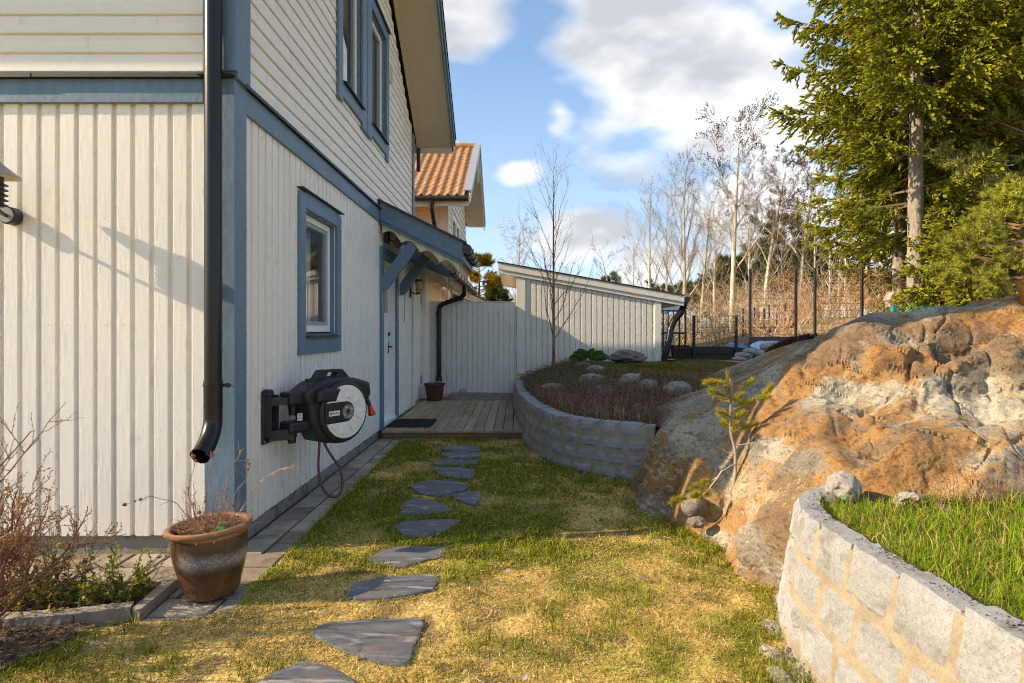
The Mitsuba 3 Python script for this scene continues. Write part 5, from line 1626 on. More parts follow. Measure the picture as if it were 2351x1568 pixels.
# ---------------------------------------------------------------- stepping stones
z4 = lambda a: [((1080 + x * .6888) * .726, (1080 + y * .6888) * .726) for x, y in a]
STEPS = [
    ([(560, 1585), (610, 1548), (650, 1526), (690, 1512), (760, 1524), (800, 1545), (850, 1590), (820, 1650), (600, 1650)], 'nearest slate stepping stone, cut off by the bottom of the photo'),
    ([(713, 1441), (745, 1424), (800, 1418), (900, 1414), (966, 1411), (974, 1424), (958, 1465), (943, 1500), (930, 1517), (884, 1519), (835, 1502), (785, 1490), (738, 1464)], 'second nearest slate stepping stone, large and square'),
    (z4([(10, 1140), (60, 1100), (160, 1075), (300, 1066), (430, 1060), (452, 1085), (420, 1125), (330, 1150), (200, 1166), (60, 1172)]), 'third nearest slate stepping stone, half in the pot shadow'),
    (z4([(122, 985), (190, 945), (260, 936), (370, 930), (470, 930), (497, 960), (430, 985), (330, 1010), (280, 1026), (160, 1006)]), 'fourth slate stepping stone, at the edge of the house shadow'),
    (z4([(238, 840), (270, 820), (400, 808), (562, 810), (530, 832), (460, 870), (400, 888), (330, 892), (285, 882)]), 'fifth slate stepping stone, first one fully in shade'),
    (z4([(285, 730), (330, 712), (420, 722), (512, 765), (480, 777), (370, 785), (268, 782)]), 'sixth slate stepping stone, a shaded triangle pointing right'),
    (z4([(498, 700), (560, 685), (635, 682), (642, 712), (612, 740), (560, 730)]), 'small slate stepping stone to the right of the path'),
    (z4([(298, 655), (400, 630), (520, 635), (600, 652), (560, 680), (440, 704), (370, 692)]), 'wide slate stepping stone beside the small one'),
    (z4([(418, 582), (470, 570), (610, 580), (617, 600), (600, 621), (520, 623), (450, 608)]), 'fourth slate stepping stone from the deck'),
    (z4([(410, 546), (480, 535), (630, 540), (632, 555), (520, 562), (430, 560)]), 'third slate stepping stone from the deck, a thin strip'),
    (z4([(455, 508), (520, 499), (635, 510), (640, 525), (560, 531), (460, 522)]), 'second slate stepping stone from the deck'),
    (z4([(458, 480), (530, 471), (630, 478), (637, 495), (560, 501), (463, 494)]), 'slate stepping stone nearest to the deck'),
]
step_polys = []
for i, (pp, lab) in enumerate(STEPS):
    q = np.array([on(u, v, .022)[:2] for u, v in pp])
    poly = Polygon(q).buffer(0)
    step_polys.append(poly)
    # finely broken outline, chipped edge, slightly uneven top
    L = poly.exterior.length
    n = int(L / .018)
    o = np.array([poly.exterior.interpolate(L * k / n).coords[0] for k in range(n)])
    o += .022 * (np.stack([N(np.c_[o * 14, np.full(n, i)], 1, 2, 1), N(np.c_[o * 14, np.full(n, i + 9)], 1, 2, 2)], 1) - .5)
    cc = o.mean(0)
    rings = [(1.0, -.03), (1.0, .004), (.988, .012), (.95, .015), (.6, .017), (.25, .016)]
    vv = []
    for s, z in rings:
        w = cc + (o - cc) * s
        vv.append(np.c_[w, z + .006 * (N(np.c_[w * 9, np.full(n, i)], 1, 3, 4) - .5) * (z > 0)])
    vv.append(np.array([[*cc, .016]]))
    a = np.arange(n)
    b = (a + 1) % n
    ff = [np.stack([k * n + a, k * n + b, (k + 1) * n + b, (k + 1) * n + a], 1) for k in range(len(rings) - 1)]
    ff = np.vstack([np.vstack([x[:, [0, 1, 2]], x[:, [0, 2, 3]]]) for x in ff] + [np.stack([(len(rings) - 1) * n + a, (len(rings) - 1) * n + b, np.full(n, len(rings) * n)], 1)])
    key = thing('stepping_stone', lab, 'stepping stone', 'slate stepping stones through the lawn')
    put(key, (np.vstack(vv), ff), 'slate', smooth=40, exact=True)

# ---------------------------------------------------------------- pots
def pot_col(p, n, uv):
    m = fbm(p.x * 14, p.y * 14, p.z * 14, 4)
    h = p.z + .05 * (m - .5) + .06 * (p.x + 1.5)
    speck = smoothstep(.55, .72, noise(p.x * 240, p.y * 240, p.z * 240))
    terra = mix((.060, .024, .012), (.15, .065, .030), m)
    brown = mix((.040, .024, .016), (.075, .044, .028), m)
    c = mix(terra, brown, smoothstep(.10, .16, h))
    ash = mix((.26, .25, .245), (.42, .41, .405), m)
    band = smoothstep(.16, .215, h) * (1 - smoothstep(.215, .275, h)) * smoothstep(.35, .6, fbm(p.x * 6, p.y * 6, p.z * 3 + 2, 3))
    c = mix(c, ash, band * (.45 + .55 * speck))
    rim = smoothstep(.308, .316, p.z)
    return mix(c, mix((.20, .10, .05), (.30, .165, .085), m), rim)


mat('glazed_pot', pot_col, .22, spec=.6)
PC = np.array([-1.490, 3.04, 0])
key = thing('flower_pot', 'large glazed brown pot of dry stems on the paving at the house corner', 'plant pot')
prof = [(0, .004), (.128, .004), (.136, .012), (.150, .05), (.172, .12), (.190, .19), (.199, .245), (.199, .285), (.197, .318), (.206, .324), (.222, .330), (.229, .341), (.226, .352), (.212, .357), (.196, .352), (.187, .342), (.184, .300), (.17, .26), (0, .26)]
prof = [(a * .87, b * .97) for a, b in prof]
pv, pf = lathe(prof, 64)
tilt = trimesh.transformations.rotation_matrix(math.radians(-3.5), [0, 1, 0])[:3, :3]
pv = pv @ tilt.T + PC + [0, 0, .010]
put(key, (pv, pf), 'glazed_pot', smooth=50, exact=True)
m = MB()
v, ff = lathe([(0, .305), (.05, .308), (.10, .30), (.160, .29)], 30)
put(f'{key}__soil', (v @ tilt.T + PC + [0, 0, .01], ff[:, ::-1]), 'soil', smooth=True, raw=True)
r = np.random.default_rng(17)
m = MB()
n = 700                                               # matted dry stalks over the soil
a, rr = r.uniform(0, 6.28, n), .152 * np.sqrt(r.uniform(0, 1, n))
P = PC + np.c_[rr * np.cos(a), rr * np.sin(a), .305 + r.uniform(0, .035, n) + .03 * (1 - rr / .16)]
d = np.c_[r.normal(0, 1, (n, 2)), r.normal(.25, .35, n)]
cols = np.array([(.36, .20, .10), (.28, .15, .08), (.48, .33, .19), (.20, .11, .07)])[r.integers(0, 4, n)] * r.uniform(.7, 1.2, (n, 1))
tubes(m, P, P + unit(d) * r.uniform(.03, .10, (n, 1)), .0018, .001, 3, c=cols)
put(f'{key}__dry_litter', m, 'matte', exact=True, kind='stuff', label='matted dry brown stalks over the soil')


def stem(path, r0, c, mb, rg, twigs=3, heads=0):
    p = np.asarray(path, float)
    t = np.linspace(0, 1, len(p))
    tt = np.linspace(0, 1, 14)
    q = np.array([np.interp(tt, t, p[:, k]) for k in range(3)]).T + rg.normal(0, .0025, (14, 3))
    tubes(mb, q[:-1], q[1:], np.linspace(r0, r0 * .5, 13), np.linspace(r0, r0 * .5, 14)[1:], 5, c=np.asarray(c))
    for _ in range(twigs):
        k = rg.integers(5, 13)
        d = unit(q[min(k + 1, 13)] - q[k] + rg.normal(0, .02, 3)) * rg.uniform(.02, .07)
        tubes(mb, q[k][None], (q[k] + d)[None], r0 * .5, r0 * .3, 4, c=np.asarray(c))
    for _ in range(heads):
        k = rg.integers(9, 14)
        ico = trimesh.creation.icosphere(subdivisions=1)
        mb.add(ico.vertices * rg.uniform(.004, .008) * (1 + .3 * rg.normal(0, 1, (42, 1))) + q[k], ico.faces, np.array([.20, .12, .07]))


for i in range(26):
    a = r.uniform(0, 6.28)
    p0 = PC + np.array([.14 * math.cos(a) * r.uniform(.1, 1), .14 * math.sin(a) * r.uniform(.1, 1), .31])
    d = np.array([math.cos(a) * r.uniform(.0, .28), math.sin(a) * r.uniform(0, .28), 1]) * r.uniform(.10, .36)
    m = MB()
    stem([p0, p0 + d * .5 + r.normal(0, .012, 3), p0 + d], .0019, np.array([.30, .17, .09]) * r.uniform(.7, 1.4), m, r, 3, 2 if i % 3 == 0 else 0)
    put(f'{key}__dry_stem', m, 'matte')
for uv in ([(556, 1175), (590, 1110), (625, 1085), (670, 1072), (686, 1073)], [(500, 1180), (540, 1135), (565, 1100), (572, 1070), (567, 1055)], [(470, 1190), (475, 1110), (490, 1060), (483, 1035)], [(430, 1195), (400, 1150), (340, 1140), (285, 1160)], [(440, 1190), (430, 1130), (450, 1060), (440, 1040)], [(520, 1180), (525, 1100), (545, 1050), (560, 1030)]):
    m = MB()
    p = np.array([at(u, v, 3.03 - .05 * k) for k, (u, v) in enumerate(uv)])
    p[0, 2] = .33
    p[0, :2] = PC[:2] + (p[0, :2] - PC[:2]) * .6
    stem(p, .0022, (.46, .27, .14) if uv[0][0] == 556 else (.32, .19, .10), m, r, 5, 3)
    put(f'{key}__dry_stem', m, 'matte')
put(f'{key}__plant_tag', MB().box(PC[0] + .085, PC[0] + .088, PC[1] - .09, PC[1] - .06, .32, .375).box(PC[0] + .07, PC[0] + .10, PC[1] - .10, PC[1] - .097, .335, .365), mat('green_tag', (.05, .35, .08), .4), label='small green plant tag')

key = thing('flower_pot', 'red-brown plastic pot catching the downpipe at the far end of the deck', 'plant pot')
mat('brown_pot', lambda p, n, uv: mi.Color3f(.085, .032, .022) * (.8 + .4 * fbm(p.x * 20, p.y * 20, p.z * 20, 3)), .45)
v, ff = lathe([(0, .0), (.125, .0), (.130, .01), (.165, .24), (.168, .265), (.180, .268), (.186, .28), (.184, .297), (.170, .300), (.158, .29), (.122, .06), (0, .05)], 40, (-1.42, 10.72, .102))
put(key, (v, ff), 'brown_pot', smooth=45, exact=True)

# ---------------------------------------------------------------- lamps
key = thing('wall_lamp', 'small barn-style wall lamp cut off by the left edge, on the front wall', 'lamp')
lx, ly = -2.868, 3.425
mat('lamp_grey', (.28, .28, .27), .45)
put(f'{key}__wall_plate', MB().add(*tube([(-2.935, 3.622, 1.965), (-2.935, 3.565, 1.965), (-2.935, 3.560, 1.965)], [.051, .051, .046], 32)), 'black_metal', smooth=40)
put(f'{key}__plate_cap', MB().add(*tube([(-2.935, 3.5595, 1.965), (-2.935, 3.556, 1.965)], [.044, .042], 32)), 'lamp_grey', smooth=40)
put(f'{key}__arm', MB().add(*tube([(-2.93, 3.556, 1.96), (-2.91, 3.50, 1.965), (-2.88, 3.44, 1.972), (lx, ly, 1.98), (lx, ly, 2.01)], .010, 10)), 'black_metal', smooth=40)
m = MB().add(*tube([(lx, ly, 1.985), (lx, ly, 2.15)], .027, 20))
for k in range(5):
    m.add(*lathe([(.026, 1.998 + .028 * k), (.047, 1.992 + .028 * k), (.047, 1.995 + .028 * k), (.026, 2.004 + .028 * k)], 24, (lx, ly, 0)))
put(f'{key}__louvre', m, 'black_metal', smooth=40)
put(f'{key}__shade', lathe([(.104, 2.149), (.106, 2.152), (.03, 2.215), (.012, 2.235), (0, 2.236)], 40, (lx, ly, 0)), 'lamp_grey', smooth=40)
v, ff = lathe([(.1035, 2.1488), (.028, 2.207), (0, 2.21)], 40, (lx, ly, 0))
put(f'{key}__shade_lining', (v, outward(v, ff)[:, ::-1]), 'cream_plain', smooth=40, raw=True)

key = thing('wall_lantern', 'black wall lantern with amber glass above the deck beyond the door', 'lamp')
lx, ly = -1.52, 9.62
put(f'{key}__bracket', MB().add(*tube([(XC - .03, ly, 1.90), (XC + .02, ly, 1.90), (lx - .03, ly, 1.87), (lx, ly, 1.89)], .011, 8)).box(XC - .024, XC + .004, ly - .03, ly + .03, 1.82, 2.0, .006), 'black_metal', smooth=40)
put(f'{key}__cap', lathe([(.0, 1.875), (.035, 1.875), (.04, 1.895), (0, 1.90)], 24, (lx, ly, 0)), 'black_metal', smooth=40)
put(f'{key}__roof', lathe([(.0, 2.075), (.070, 2.07), (.072, 2.082), (.04, 2.105), (.0, 2.11)], 28, (lx, ly, 0)), 'black_metal', smooth=40)
mat('amber_glass', (.60, .43, .16), .25, spec=.6)
put(f'{key}__glass', lathe([(0, 1.90), (.036, 1.90), (.050, 2.0), (.052, 2.07), (0, 2.07)], 24, (lx, ly, 0)), 'amber_glass', smooth=40)
m = MB()
for a in np.arange(8) * math.pi / 4:
    m.add(*tube([(lx + .040 * math.cos(a), ly + .040 * math.sin(a), 1.89), (lx + .056 * math.cos(a), ly + .056 * math.sin(a), 2.07)], .003, 4))
for zz, rr in ((1.945, .0455), (2.0, .053)):
    t = np.linspace(0, 2 * math.pi, 25)
    m.add(*tube(np.c_[lx + rr * np.cos(t), ly + rr * np.sin(t), np.full(25, zz)], .0035, 4))
put(f'{key}__cage', m, 'black_metal')
key = thing('flood_light', 'black flood light on a bracket under the blue canopy', 'lamp')
put(f'{key}__housing', MB().add(*prism([(-1.53, 2.40), (-1.40, 2.52), (-1.37, 2.49), (-1.37, 2.46), (-1.50, 2.345)], 7.62, 7.86, 'y')), 'black_metal')
put(f'{key}__bracket', MB().box(XC + .0, XC + .05, 7.68, 7.8, 2.40, 2.58, .008).add(*tube([(XC + .04, 7.74, 2.43), (-1.47, 7.74, 2.43)], .010, 6)).add(*tube([(XC + .04, 7.74, 2.54), (-1.45, 7.74, 2.52)], .006, 6)), 'black_metal')
key = thing('metal_strip', 'rusty perforated metal strip hanging on the boards right of the door', 'strap')
m = MB().box(XB + .001, XB + .006, 9.10, 9.20, 1.83, 1.90, .001).box(XB + .001, XB + .004, 9.15, 9.19, 1.44, 1.83, .001)
mat('rusty_metal', lambda p, n, uv: mix((.20, .17, .15), (.30, .20, .13), fbm(p.x * 30, p.y * 30, p.z * 30, 3)), .5)
put(f'{key}__strip', m, 'rusty_metal')
m = MB()
for k in range(7):
    m.add(*tube([(XB + .0035, 9.17, 1.47 + .055 * k), (XB + .005, 9.17, 1.47 + .055 * k)], .008, 10))
put(f'{key}__hole', m, 'black_metal', kind='stuff', label='row of round holes')

# ---------------------------------------------------------------- hose reel on the wall
key = thing('hose_reel', 'black and cream hose reel on a swivel bracket on the side wall', 'hose reel')
C = np.array([-1.235, 4.45, .722])
th = math.radians(58.6)
nrm_, hor = np.array([math.sin(th), -math.cos(th), 0]), np.array([math.cos(th), math.sin(th), 0])
mat('reel_black', (.022, .022, .024), .42, lambda p, n, uv: noise(p.x * 900, p.y * 900, p.z * 900), .0003, 5e-4)
mat('reel_cream', (.76, .725, .65), .4)


def reel(poly, lo, hi, b=0.0):
    """A polygon in the plane of the reel's face (right, up), extruded along its normal, with a rounded front edge."""
    if not hasattr(poly, 'exterior'):
        poly = Polygon(poly)
    steps = [(0, lo, hi)] if not b else [(0, lo, hi - b)] + [(b * (1 - math.cos(a)), None, hi - b + b * math.sin(a)) for a in (math.pi / 6, math.pi / 3, math.pi / 2)]
    mb = MB()
    if not b:
        v, f = prism(poly, lo, hi, 'z')
        mb.add(C + v[:, :1] * hor + v[:, 1:2] * np.array([0, 0, 1]) + v[:, 2:] * nrm_, f)
        return mb
    z0 = lo
    rings = []
    cnt = 90
    for ins, _, z in [(0, None, lo), (0, None, hi - b)] + steps[1:]:
        p = poly.buffer(-ins) if ins else poly
        L = p.exterior.length
        s0 = p.exterior.project(Point(p.centroid.x + 9, p.centroid.y))
        o = np.array([p.exterior.interpolate((s0 + L * k / cnt) % L).coords[0] for k in range(cnt)])
        rings.append(np.c_[o, np.full(cnt, z)])
    v = np.vstack(rings)
    a = np.arange(cnt)
    bb = (a + 1) % cnt
    f = np.vstack([np.stack([k * cnt + a, k * cnt + bb, (k + 1) * cnt + bb, (k + 1) * cnt + a], 1) for k in range(len(rings) - 1)])
    f = np.vstack([f[:, [0, 1, 2]], f[:, [0, 2, 3]]])
    tv, tf = trimesh.creation.triangulate_polygon(Polygon(rings[-1][:, :2]), engine='earcut')
    n0 = len(v)
    cap = np.c_[tv, np.full(len(tv), rings[-1][0, 2])]
    if Polygon(rings[-1][:, :2]).exterior.is_ccw is False:
        f = f[:, ::-1]
    a_, b_, c_ = tv[tf[0]]
    if np.cross(np.r_[b_ - a_, 0], np.r_[c_ - a_, 0])[2] < 0:
        tf = tf[:, ::-1]
    v2 = np.vstack([v, cap])
    f2 = np.vstack([f, tf + n0])
    mb.add(C + v2[:, :1] * hor + v2[:, 1:2] * np.array([0, 0, 1]) + v2[:, 2:] * nrm_, f2)
    return mb


disc = lambda r, x=0, y=0, n=64: Point(x, y).buffer(r, quad_segs=n // 4)
body = Polygon([(-.20, -.19), (-.27, -.06), (-.29, .06), (-.32, .10), (-.33, .16), (-.24, .215), (-.13, .245), (.06, .245), (.15, .228), (.285, .190), (.295, .10), (.275, .07), (.222, .02), (.20, -.10), (.05, -.235), (-.02, -.232), (-.12, -.215)]).buffer(-.015).buffer(.015)
put(f'{key}__housing', reel(body, -.19, -.02, .03), 'reel_black', smooth=40)
put(f'{key}__drum_cover', reel(disc(.222), -.10, .010, .022), 'reel_black', smooth=40)
ring = disc(.190).difference(Polygon([(-.3, -.073), (0, -.073), (0, .073), (-.3, .073)]).union(disc(.073)))
put(f'{key}__face_plate', reel(ring, .004, .018), 'reel_cream')
m = []
for a in np.radians([128, 78, 32, -14, -58, -100, -140]):
    w0, w1 = .16, .24
    q = [(.098 * math.cos(a - w1), .098 * math.sin(a - w1)), (.165 * math.cos(a - w0 - .05), .165 * math.sin(a - w0 - .05)), (.168 * math.cos(a), .168 * math.sin(a)), (.165 * math.cos(a + w0 + .05), .165 * math.sin(a + w0 + .05)), (.098 * math.cos(a + w1), .098 * math.sin(a + w1))]
    q = Polygon(q).intersection(ring.buffer(-.006))
    if q.is_empty:
        continue
    put(f'{key}__face_plate__raised_pad', reel(max(getattr(q, 'geoms', [q]), key=lambda s: s.area), .018, .026, .0045), 'reel_cream', smooth=40)
bar = Polygon([(-.195, -.066), (0, -.066), (0, .066), (-.195, .066)]).union(disc(.066))
put(f'{key}__centre_bar', reel(bar, .006, .030, .008), 'reel_black', smooth=40)
put(f'{key}__hub', reel(disc(.051).difference(disc(.018)), .030, .036), 'steel')
m = MB()
for a in np.arange(4) * math.pi / 2 + .5:
    mm = reel(disc(.005, .037 * math.cos(a), .037 * math.sin(a), 12), .036, .039)
    m.add(*mm.get())
put(f'{key}__hub__screw', m, 'white_plastic', kind='stuff', label='four small hub screws')
logo = Polygon([(-.168, -.013), (-.078, -.013), (-.078, .013), (-.168, .013)]).buffer(.004)
pill = put(f'{key}__badge', reel(logo, .030, .0325), 'white_plastic', label='white badge with a red flower mark and lettering')
m = MB()
for a in np.arange(6) * math.pi / 3:
    m.add(*reel(disc(.0042, -.157 + .0066 * math.cos(a), .0066 * math.sin(a), 12), .0325, .0331).get())
m.add(*reel(disc(.004, -.157, 0, 12), .0325, .0331).get())
put(f'{pill}__mark', m, 'red_paint')
tx = meshkit.text_mesh('GARDENA', .0112, .0006, bold=True)
tv = np.array(tx.vertices)
tv[:, 0] = (tv[:, 0] - tv[:, 0].min()) * (.066 / np.ptp(tv[:, 0])) - .146
tv[:, 1] -= .0056
put(f'{pill}__lettering', (C + tv[:, :1] * hor + tv[:, 1:2] * np.array([0, 0, 1]) + (tv[:, 2:] + .0326) * nrm_, tx.faces), 'black_plastic')
hand = Polygon([(-.205, .225), (-.155, .292), (-.14, .300), (.04, .300), (.06, .292), (.125, .225)]).difference(Polygon([(-.105, .245), (-.085, .281), (.005, .281), (-.02, .245)]))
put(f'{key}__handle', reel(hand, -.135, -.075), 'reel_black')
put(f'{key}__side_block', reel(Polygon([(-.25, .09), (-.25, .15), (-.2, .175), (-.06, .165), (-.10, .085)]).buffer(.006), -.04, .03, .02), 'reel_black', smooth=40)
for y0, y1 in ((.075, .165), (-.115, -.035)):
    put(f'{key}__hinge_arm', reel(Polygon([(-.42, y0), (-.20, y0), (-.20, y1), (-.42, y1)]).buffer(-.02).buffer(.02), -.17, -.06, .02), 'reel_black', smooth=40)
for y0, y1, x in ((.045, .075, -.355), (-.145, -.115, -.36)):
    m = MB()
    for k in range(4):
        q = C + x * hor - .12 * nrm_
        m.add(*lathe([(0, y0 + .0075 * k), (.033, y0 + .0075 * k), (.033, y0 + .0075 * k + .004), (0, y0 + .0075 * k + .004)], 20, (q[0], q[1], C[2])))
    m.add(*tube([q + [0, 0, y0 - .04], q + [0, 0, y1 + .04]], .026, 16))
    put(f'{key}__pivot', m, 'black_plastic', smooth=40)
q = C - .375 * hor - .125 * nrm_
wx = XB + .004
wy0, wy1 = 4.10, 4.20
m = MB().box(wx, wx + .018, 4.02, 4.18, .555, .905, .006)
m.box(wx + .012, wx + .06, 4.03, 4.045, .60, .87, .004).box(wx + .012, wx + .06, 4.155, 4.17, .60, .87, .004).box(wx, wx + .06, 4.02, 4.09, .865, .915, .012).box(wx + .02, wx + .05, 4.04, 4.16, .66, .69, .004)
put(f'{key}__wall_bracket', m, 'reel_black')
for zz, hh in ((.83, .05), (.605, .07)):
    a0, a1 = np.array([wx + .01, 4.10, 0]), q + np.array([.02, 0, 0])
    d = unit((a1 - a0) * [1, 1, 0])
    s = np.array([-d[1], d[0], 0]) * .04
    vv = np.vstack([[a0 - s, a1 - s, a1 + s, a0 + s] + np.array([0, 0, zz - hh / 2]) * [0, 0, 1] + [[0, 0, 0]] * 1]) if False else None
    b4 = np.array([a0 - s, a1 - s, a1 + s, a0 + s])
    b4[:, 2] = 0
    vv = np.vstack([b4 + [0, 0, zz - hh / 2], b4 + [0, 0, zz + hh / 2]])
    put(f'{key}__bracket_arm', (vv, np.array([[0, 1, 2], [0, 2, 3], [4, 6, 5], [4, 7, 6], [0, 5, 1], [0, 4, 5], [1, 6, 2], [1, 5, 6], [2, 7, 3], [2, 6, 7], [3, 4, 0], [3, 7, 4]])), 'reel_black')
m = MB()
for k in range(4):
    yy = (4.035 if k % 2 else 4.165)
    m.add(*tube([(wx + .017, yy, .575 + .31 * (k // 2)), (wx + .022, yy, .575 + .31 * (k // 2))], .008, 10))
put(f'{key}__wall_screw', m, 'steel', kind='stuff', label='four bright screws of the wall bracket')
# rating label, valve, hose, nozzle
v, f = prism([(-.365, -.03), (-.325, -.03), (-.325, .02), (-.365, .02)], -.06, -.0575, 'z')
rl = put(f'{key}__rating_label', (C + v[:, :1] * hor + v[:, 1:2] * np.array([0, 0, 1]) + v[:, 2:] * nrm_, f), 'white_plastic', label='small white printed rating label')
m = MB()
for k in range(6):
    v, f = prism([(-.361, -.025 + .007 * k), (-.361 + .018 + .014 * (k % 3) * .8, -.025 + .007 * k), (-.361 + .018 + .014 * (k % 3) * .8, -.022 + .007 * k), (-.361, -.022 + .007 * k)], -.0574, -.057, 'z')
    m.add(C + v[:, :1] * hor + v[:, 1:2] * np.array([0, 0, 1]) + v[:, 2:] * nrm_, f)
put(f'{rl}__print', m, 'black_plastic')
q0 = C - .255 * hor + [0, 0, .215] - .1 * nrm_
put(f'{key}__valve', MB().add(*tube([q0, q0 + [0, 0, .02]], .008, 10)).add(*tube([q0 + [0, 0, .02], q0 + [0, 0, .03]], .010, 10)), 'black_plastic')
hp = np.array([at(u, v, Y) for u, v, Y in ((733, 1005, 4.36), (733, 1025, 4.36), (731, 1060, 4.34), (733, 1095, 4.32), (742, 1122, 4.28), (757, 1138, 4.26), (772, 1140, 4.27), (783, 1128, 4.3), (786, 1105, 4.33), (780, 1075, 4.36), (765, 1052, 4.4), (752, 1032, 4.42), (744, 1015, 4.42), (741, 1002, 4.42))])
_, hp, _ = smooth_path(hp, 90)
hose_r = np.full(90, .0088)
hv, hf = tube(hp, hose_r, 12)
stripe = np.tile(np.array([[.30, .028, .022] if k in (0, 6) else [.022, .018, .018] if k % 2 else [.045, .014, .013] for k in range(12)]), (90, 1))
put(f'{key}__hose', MB().add(hv, hf, np.vstack([stripe, stripe[:2]])), 'hose', smooth=True, label='black hose with red stripes hanging in a loop')
scene['bsdf_hose'] = {'type': 'principled', 'base_color': VC, 'roughness': .4, 'specular': .5}
n0 = C + .282 * hor - .07 * nrm_ + np.array([0, 0, .085])
n1 = n0 + np.array([.042, .02, -.15])
dn = unit(n1 - n0)
put(f'{key}__nozzle', MB().add(*tube([n0, n0 + dn * .02, n0 + dn * .045, n0 + dn * .085], [.010, .013, .016, .015], 16)), 'reel_black', smooth=40)
put(f'{key}__nozzle__red_ring', MB().add(*tube([n0 + dn * .028, n0 + dn * .036], [.0168, .0168], 16)), 'nozzle_red', smooth=40)
mat('nozzle_red', (.62, .030, .014), .35)
put(f'{key}__nozzle__red_head', MB().add(*tube([n0 + dn * .085, n0 + dn * .10, n0 + dn * .125, n0 + dn * .145, n0 + dn * .15], [.0165, .018, .023, .030, .030], 20)), 'nozzle_red', smooth=40)
put(f'{key}__nozzle__tip', MB().add(*tube([n0 + dn * .1501, n0 + dn * .158], [.029, .026], 20)), 'black_plastic', smooth=40)

# ---------------------------------------------------------------- kitchen garden behind the rock
mat('black_timber', lambda p, n, uv: mix((.012, .011, .011), (.034, .03, .028), fbm(p.x * 6, p.y * 6, p.z * 60, 3)), .6)


def raised_bed(label, x0, x1, y0, y1, z0, rows, h=.15):
    key = thing('raised_bed', label, 'raised bed')
    for k in range(rows):
        za, zb = z0 + k * h + .002, z0 + (k + 1) * h - .004
        put(f'{key}__board', cbox(x0, x1, y0, y0 + .04, za, zb, .005), 'black_timber')
        put(f'{key}__board', cbox(x0, x1, y1 - .04, y1, za, zb, .005), 'black_timber')
        put(f'{key}__board', cbox(x0 - .002, x0 + .04, y0 + .041, y1 - .041, za, zb, .005), 'black_timber')
        put(f'{key}__board', cbox(x1 - .04, x1 + .002, y0 + .041, y1 - .041, za, zb, .005), 'black_timber')
    put(f'{key}__soil', MB().box(x0 + .041, x1 - .041, y0 + .041, y1 - .041, z0, z0 + rows * h - .05), 'soil')
    return key


g0 = float(zt(np.array([4.0]), np.array([12.6]))[0]) - .03
raised_bed('low black-stained raised bed on the upper lawn beside the shed', 3.46, 4.66, 12.5, 13.7, g0, 2, .14)
raised_bed('black raised bed draped with blue sheeting, behind the stone pile', 4.9, 6.6, 13.1, 14.3, g0 + .05, 3, .15)
post_names = ['leftmost', 'second', 'third', 'fourth']
for i, u in enumerate((1593, 1690)):
    p = at(u, 800, 12.46)
    k = thing('garden_post', ('left', 'right')[i] + ' short black post at the front of the low raised bed', 'post')
    put(k, cbox(p[0] - .025, p[0] + .025, 12.435, 12.485, g0, 1.295 + 37 / FOC * 12.46, .004), 'black_timber', exact=True)
tall = []
for i, (u, v) in enumerate(((1722, 617), (1827, 616), (1871, 615), (1979, 613))):
    Y = (14.0, 14.0, 14.6, 14.8)[i]
    p = at(u, v, Y)
    tall.append(p)
    k = thing('garden_post', post_names[i] + ' of the four tall black posts holding the wire trellis, counted from the left', 'post')
    put(k, cbox(p[0] - .028, p[0] + .028, Y - .028, Y + .028, .5, p[2], .005), 'black_timber', exact=True)
for a, b in ((0, 1), (2, 3)):
    m, A, B = MB(), [], []
    pa, pb = tall[a], tall[b]
    for k in range(11):
        z = pa[2] - .04 - .16 * k
        A.append([pa[0], pa[1] - .045, z]); B.append([pb[0], pb[1] - .045, z])
    for t in np.linspace(0.04, .96, 9):
        q = pa + (pb - pa) * t
        A.append([q[0], q[1] - .05, q[2] - .02]); B.append([q[0], q[1] - .05, .9])
    tubes(m, A, B, .0045, .0045, 4, c=np.array([.17, .085, .05]))
    k = thing('wire_trellis', 'rusty wire mesh stretched between the ' + ('first and second' if a == 0 else 'third and fourth') + ' tall black posts', 'trellis')
    put(k, m, 'matte', exact=True)
for i, (u, v) in enumerate(((1706, 708), (1732, 706), (1754, 708), (1766, 699), (1784, 704), (1803, 696), (1821, 701), (1861, 696))):
    Y = 18 + .12 * i
    p = at(u, v, Y)
    k = thing('garden_post', ('first', 'second', 'third', 'fourth', 'fifth', 'sixth', 'seventh', 'eighth')[i] + ' from the left of the slim dark posts standing behind the tall ones', 'post')
    put(k, cbox(p[0] - .022, p[0] + .022, Y - .022, Y + .022, .5, p[2], .004), 'black_timber', exact=True)
k = thing('rail', 'dark wooden rail joining the slim back posts', 'rail')
a, b = at(1706, 754, 17.9), at(1861, 748, 18.7)
put(k, MB().add(*tube([a, b], .03, 4)), 'black_timber', exact=True)
m = MB()
A, B = [], []
p0, p1 = at(1593, 724, 12.44), at(1690, 724, 12.44)
for kk in range(7):
    A.append([p0[0], 12.42, p0[2] - .02 - .11 * kk]); B.append([p1[0], 12.42, p1[2] - .02 - .11 * kk])
for t in np.linspace(.08, .92, 9):
    A.append([p0[0] + (p1[0] - p0[0]) * t, 12.415, p0[2]]); B.append([p0[0] + (p1[0] - p0[0]) * t, 12.415, g0 + .25])
tubes(m, A, B, .003, .003, 4, c=np.array([.10, .06, .045]))
k = thing('wire_mesh', 'thin dark wire mesh between the two short front posts', 'wire mesh')
put(k, m, 'matte', exact=True)
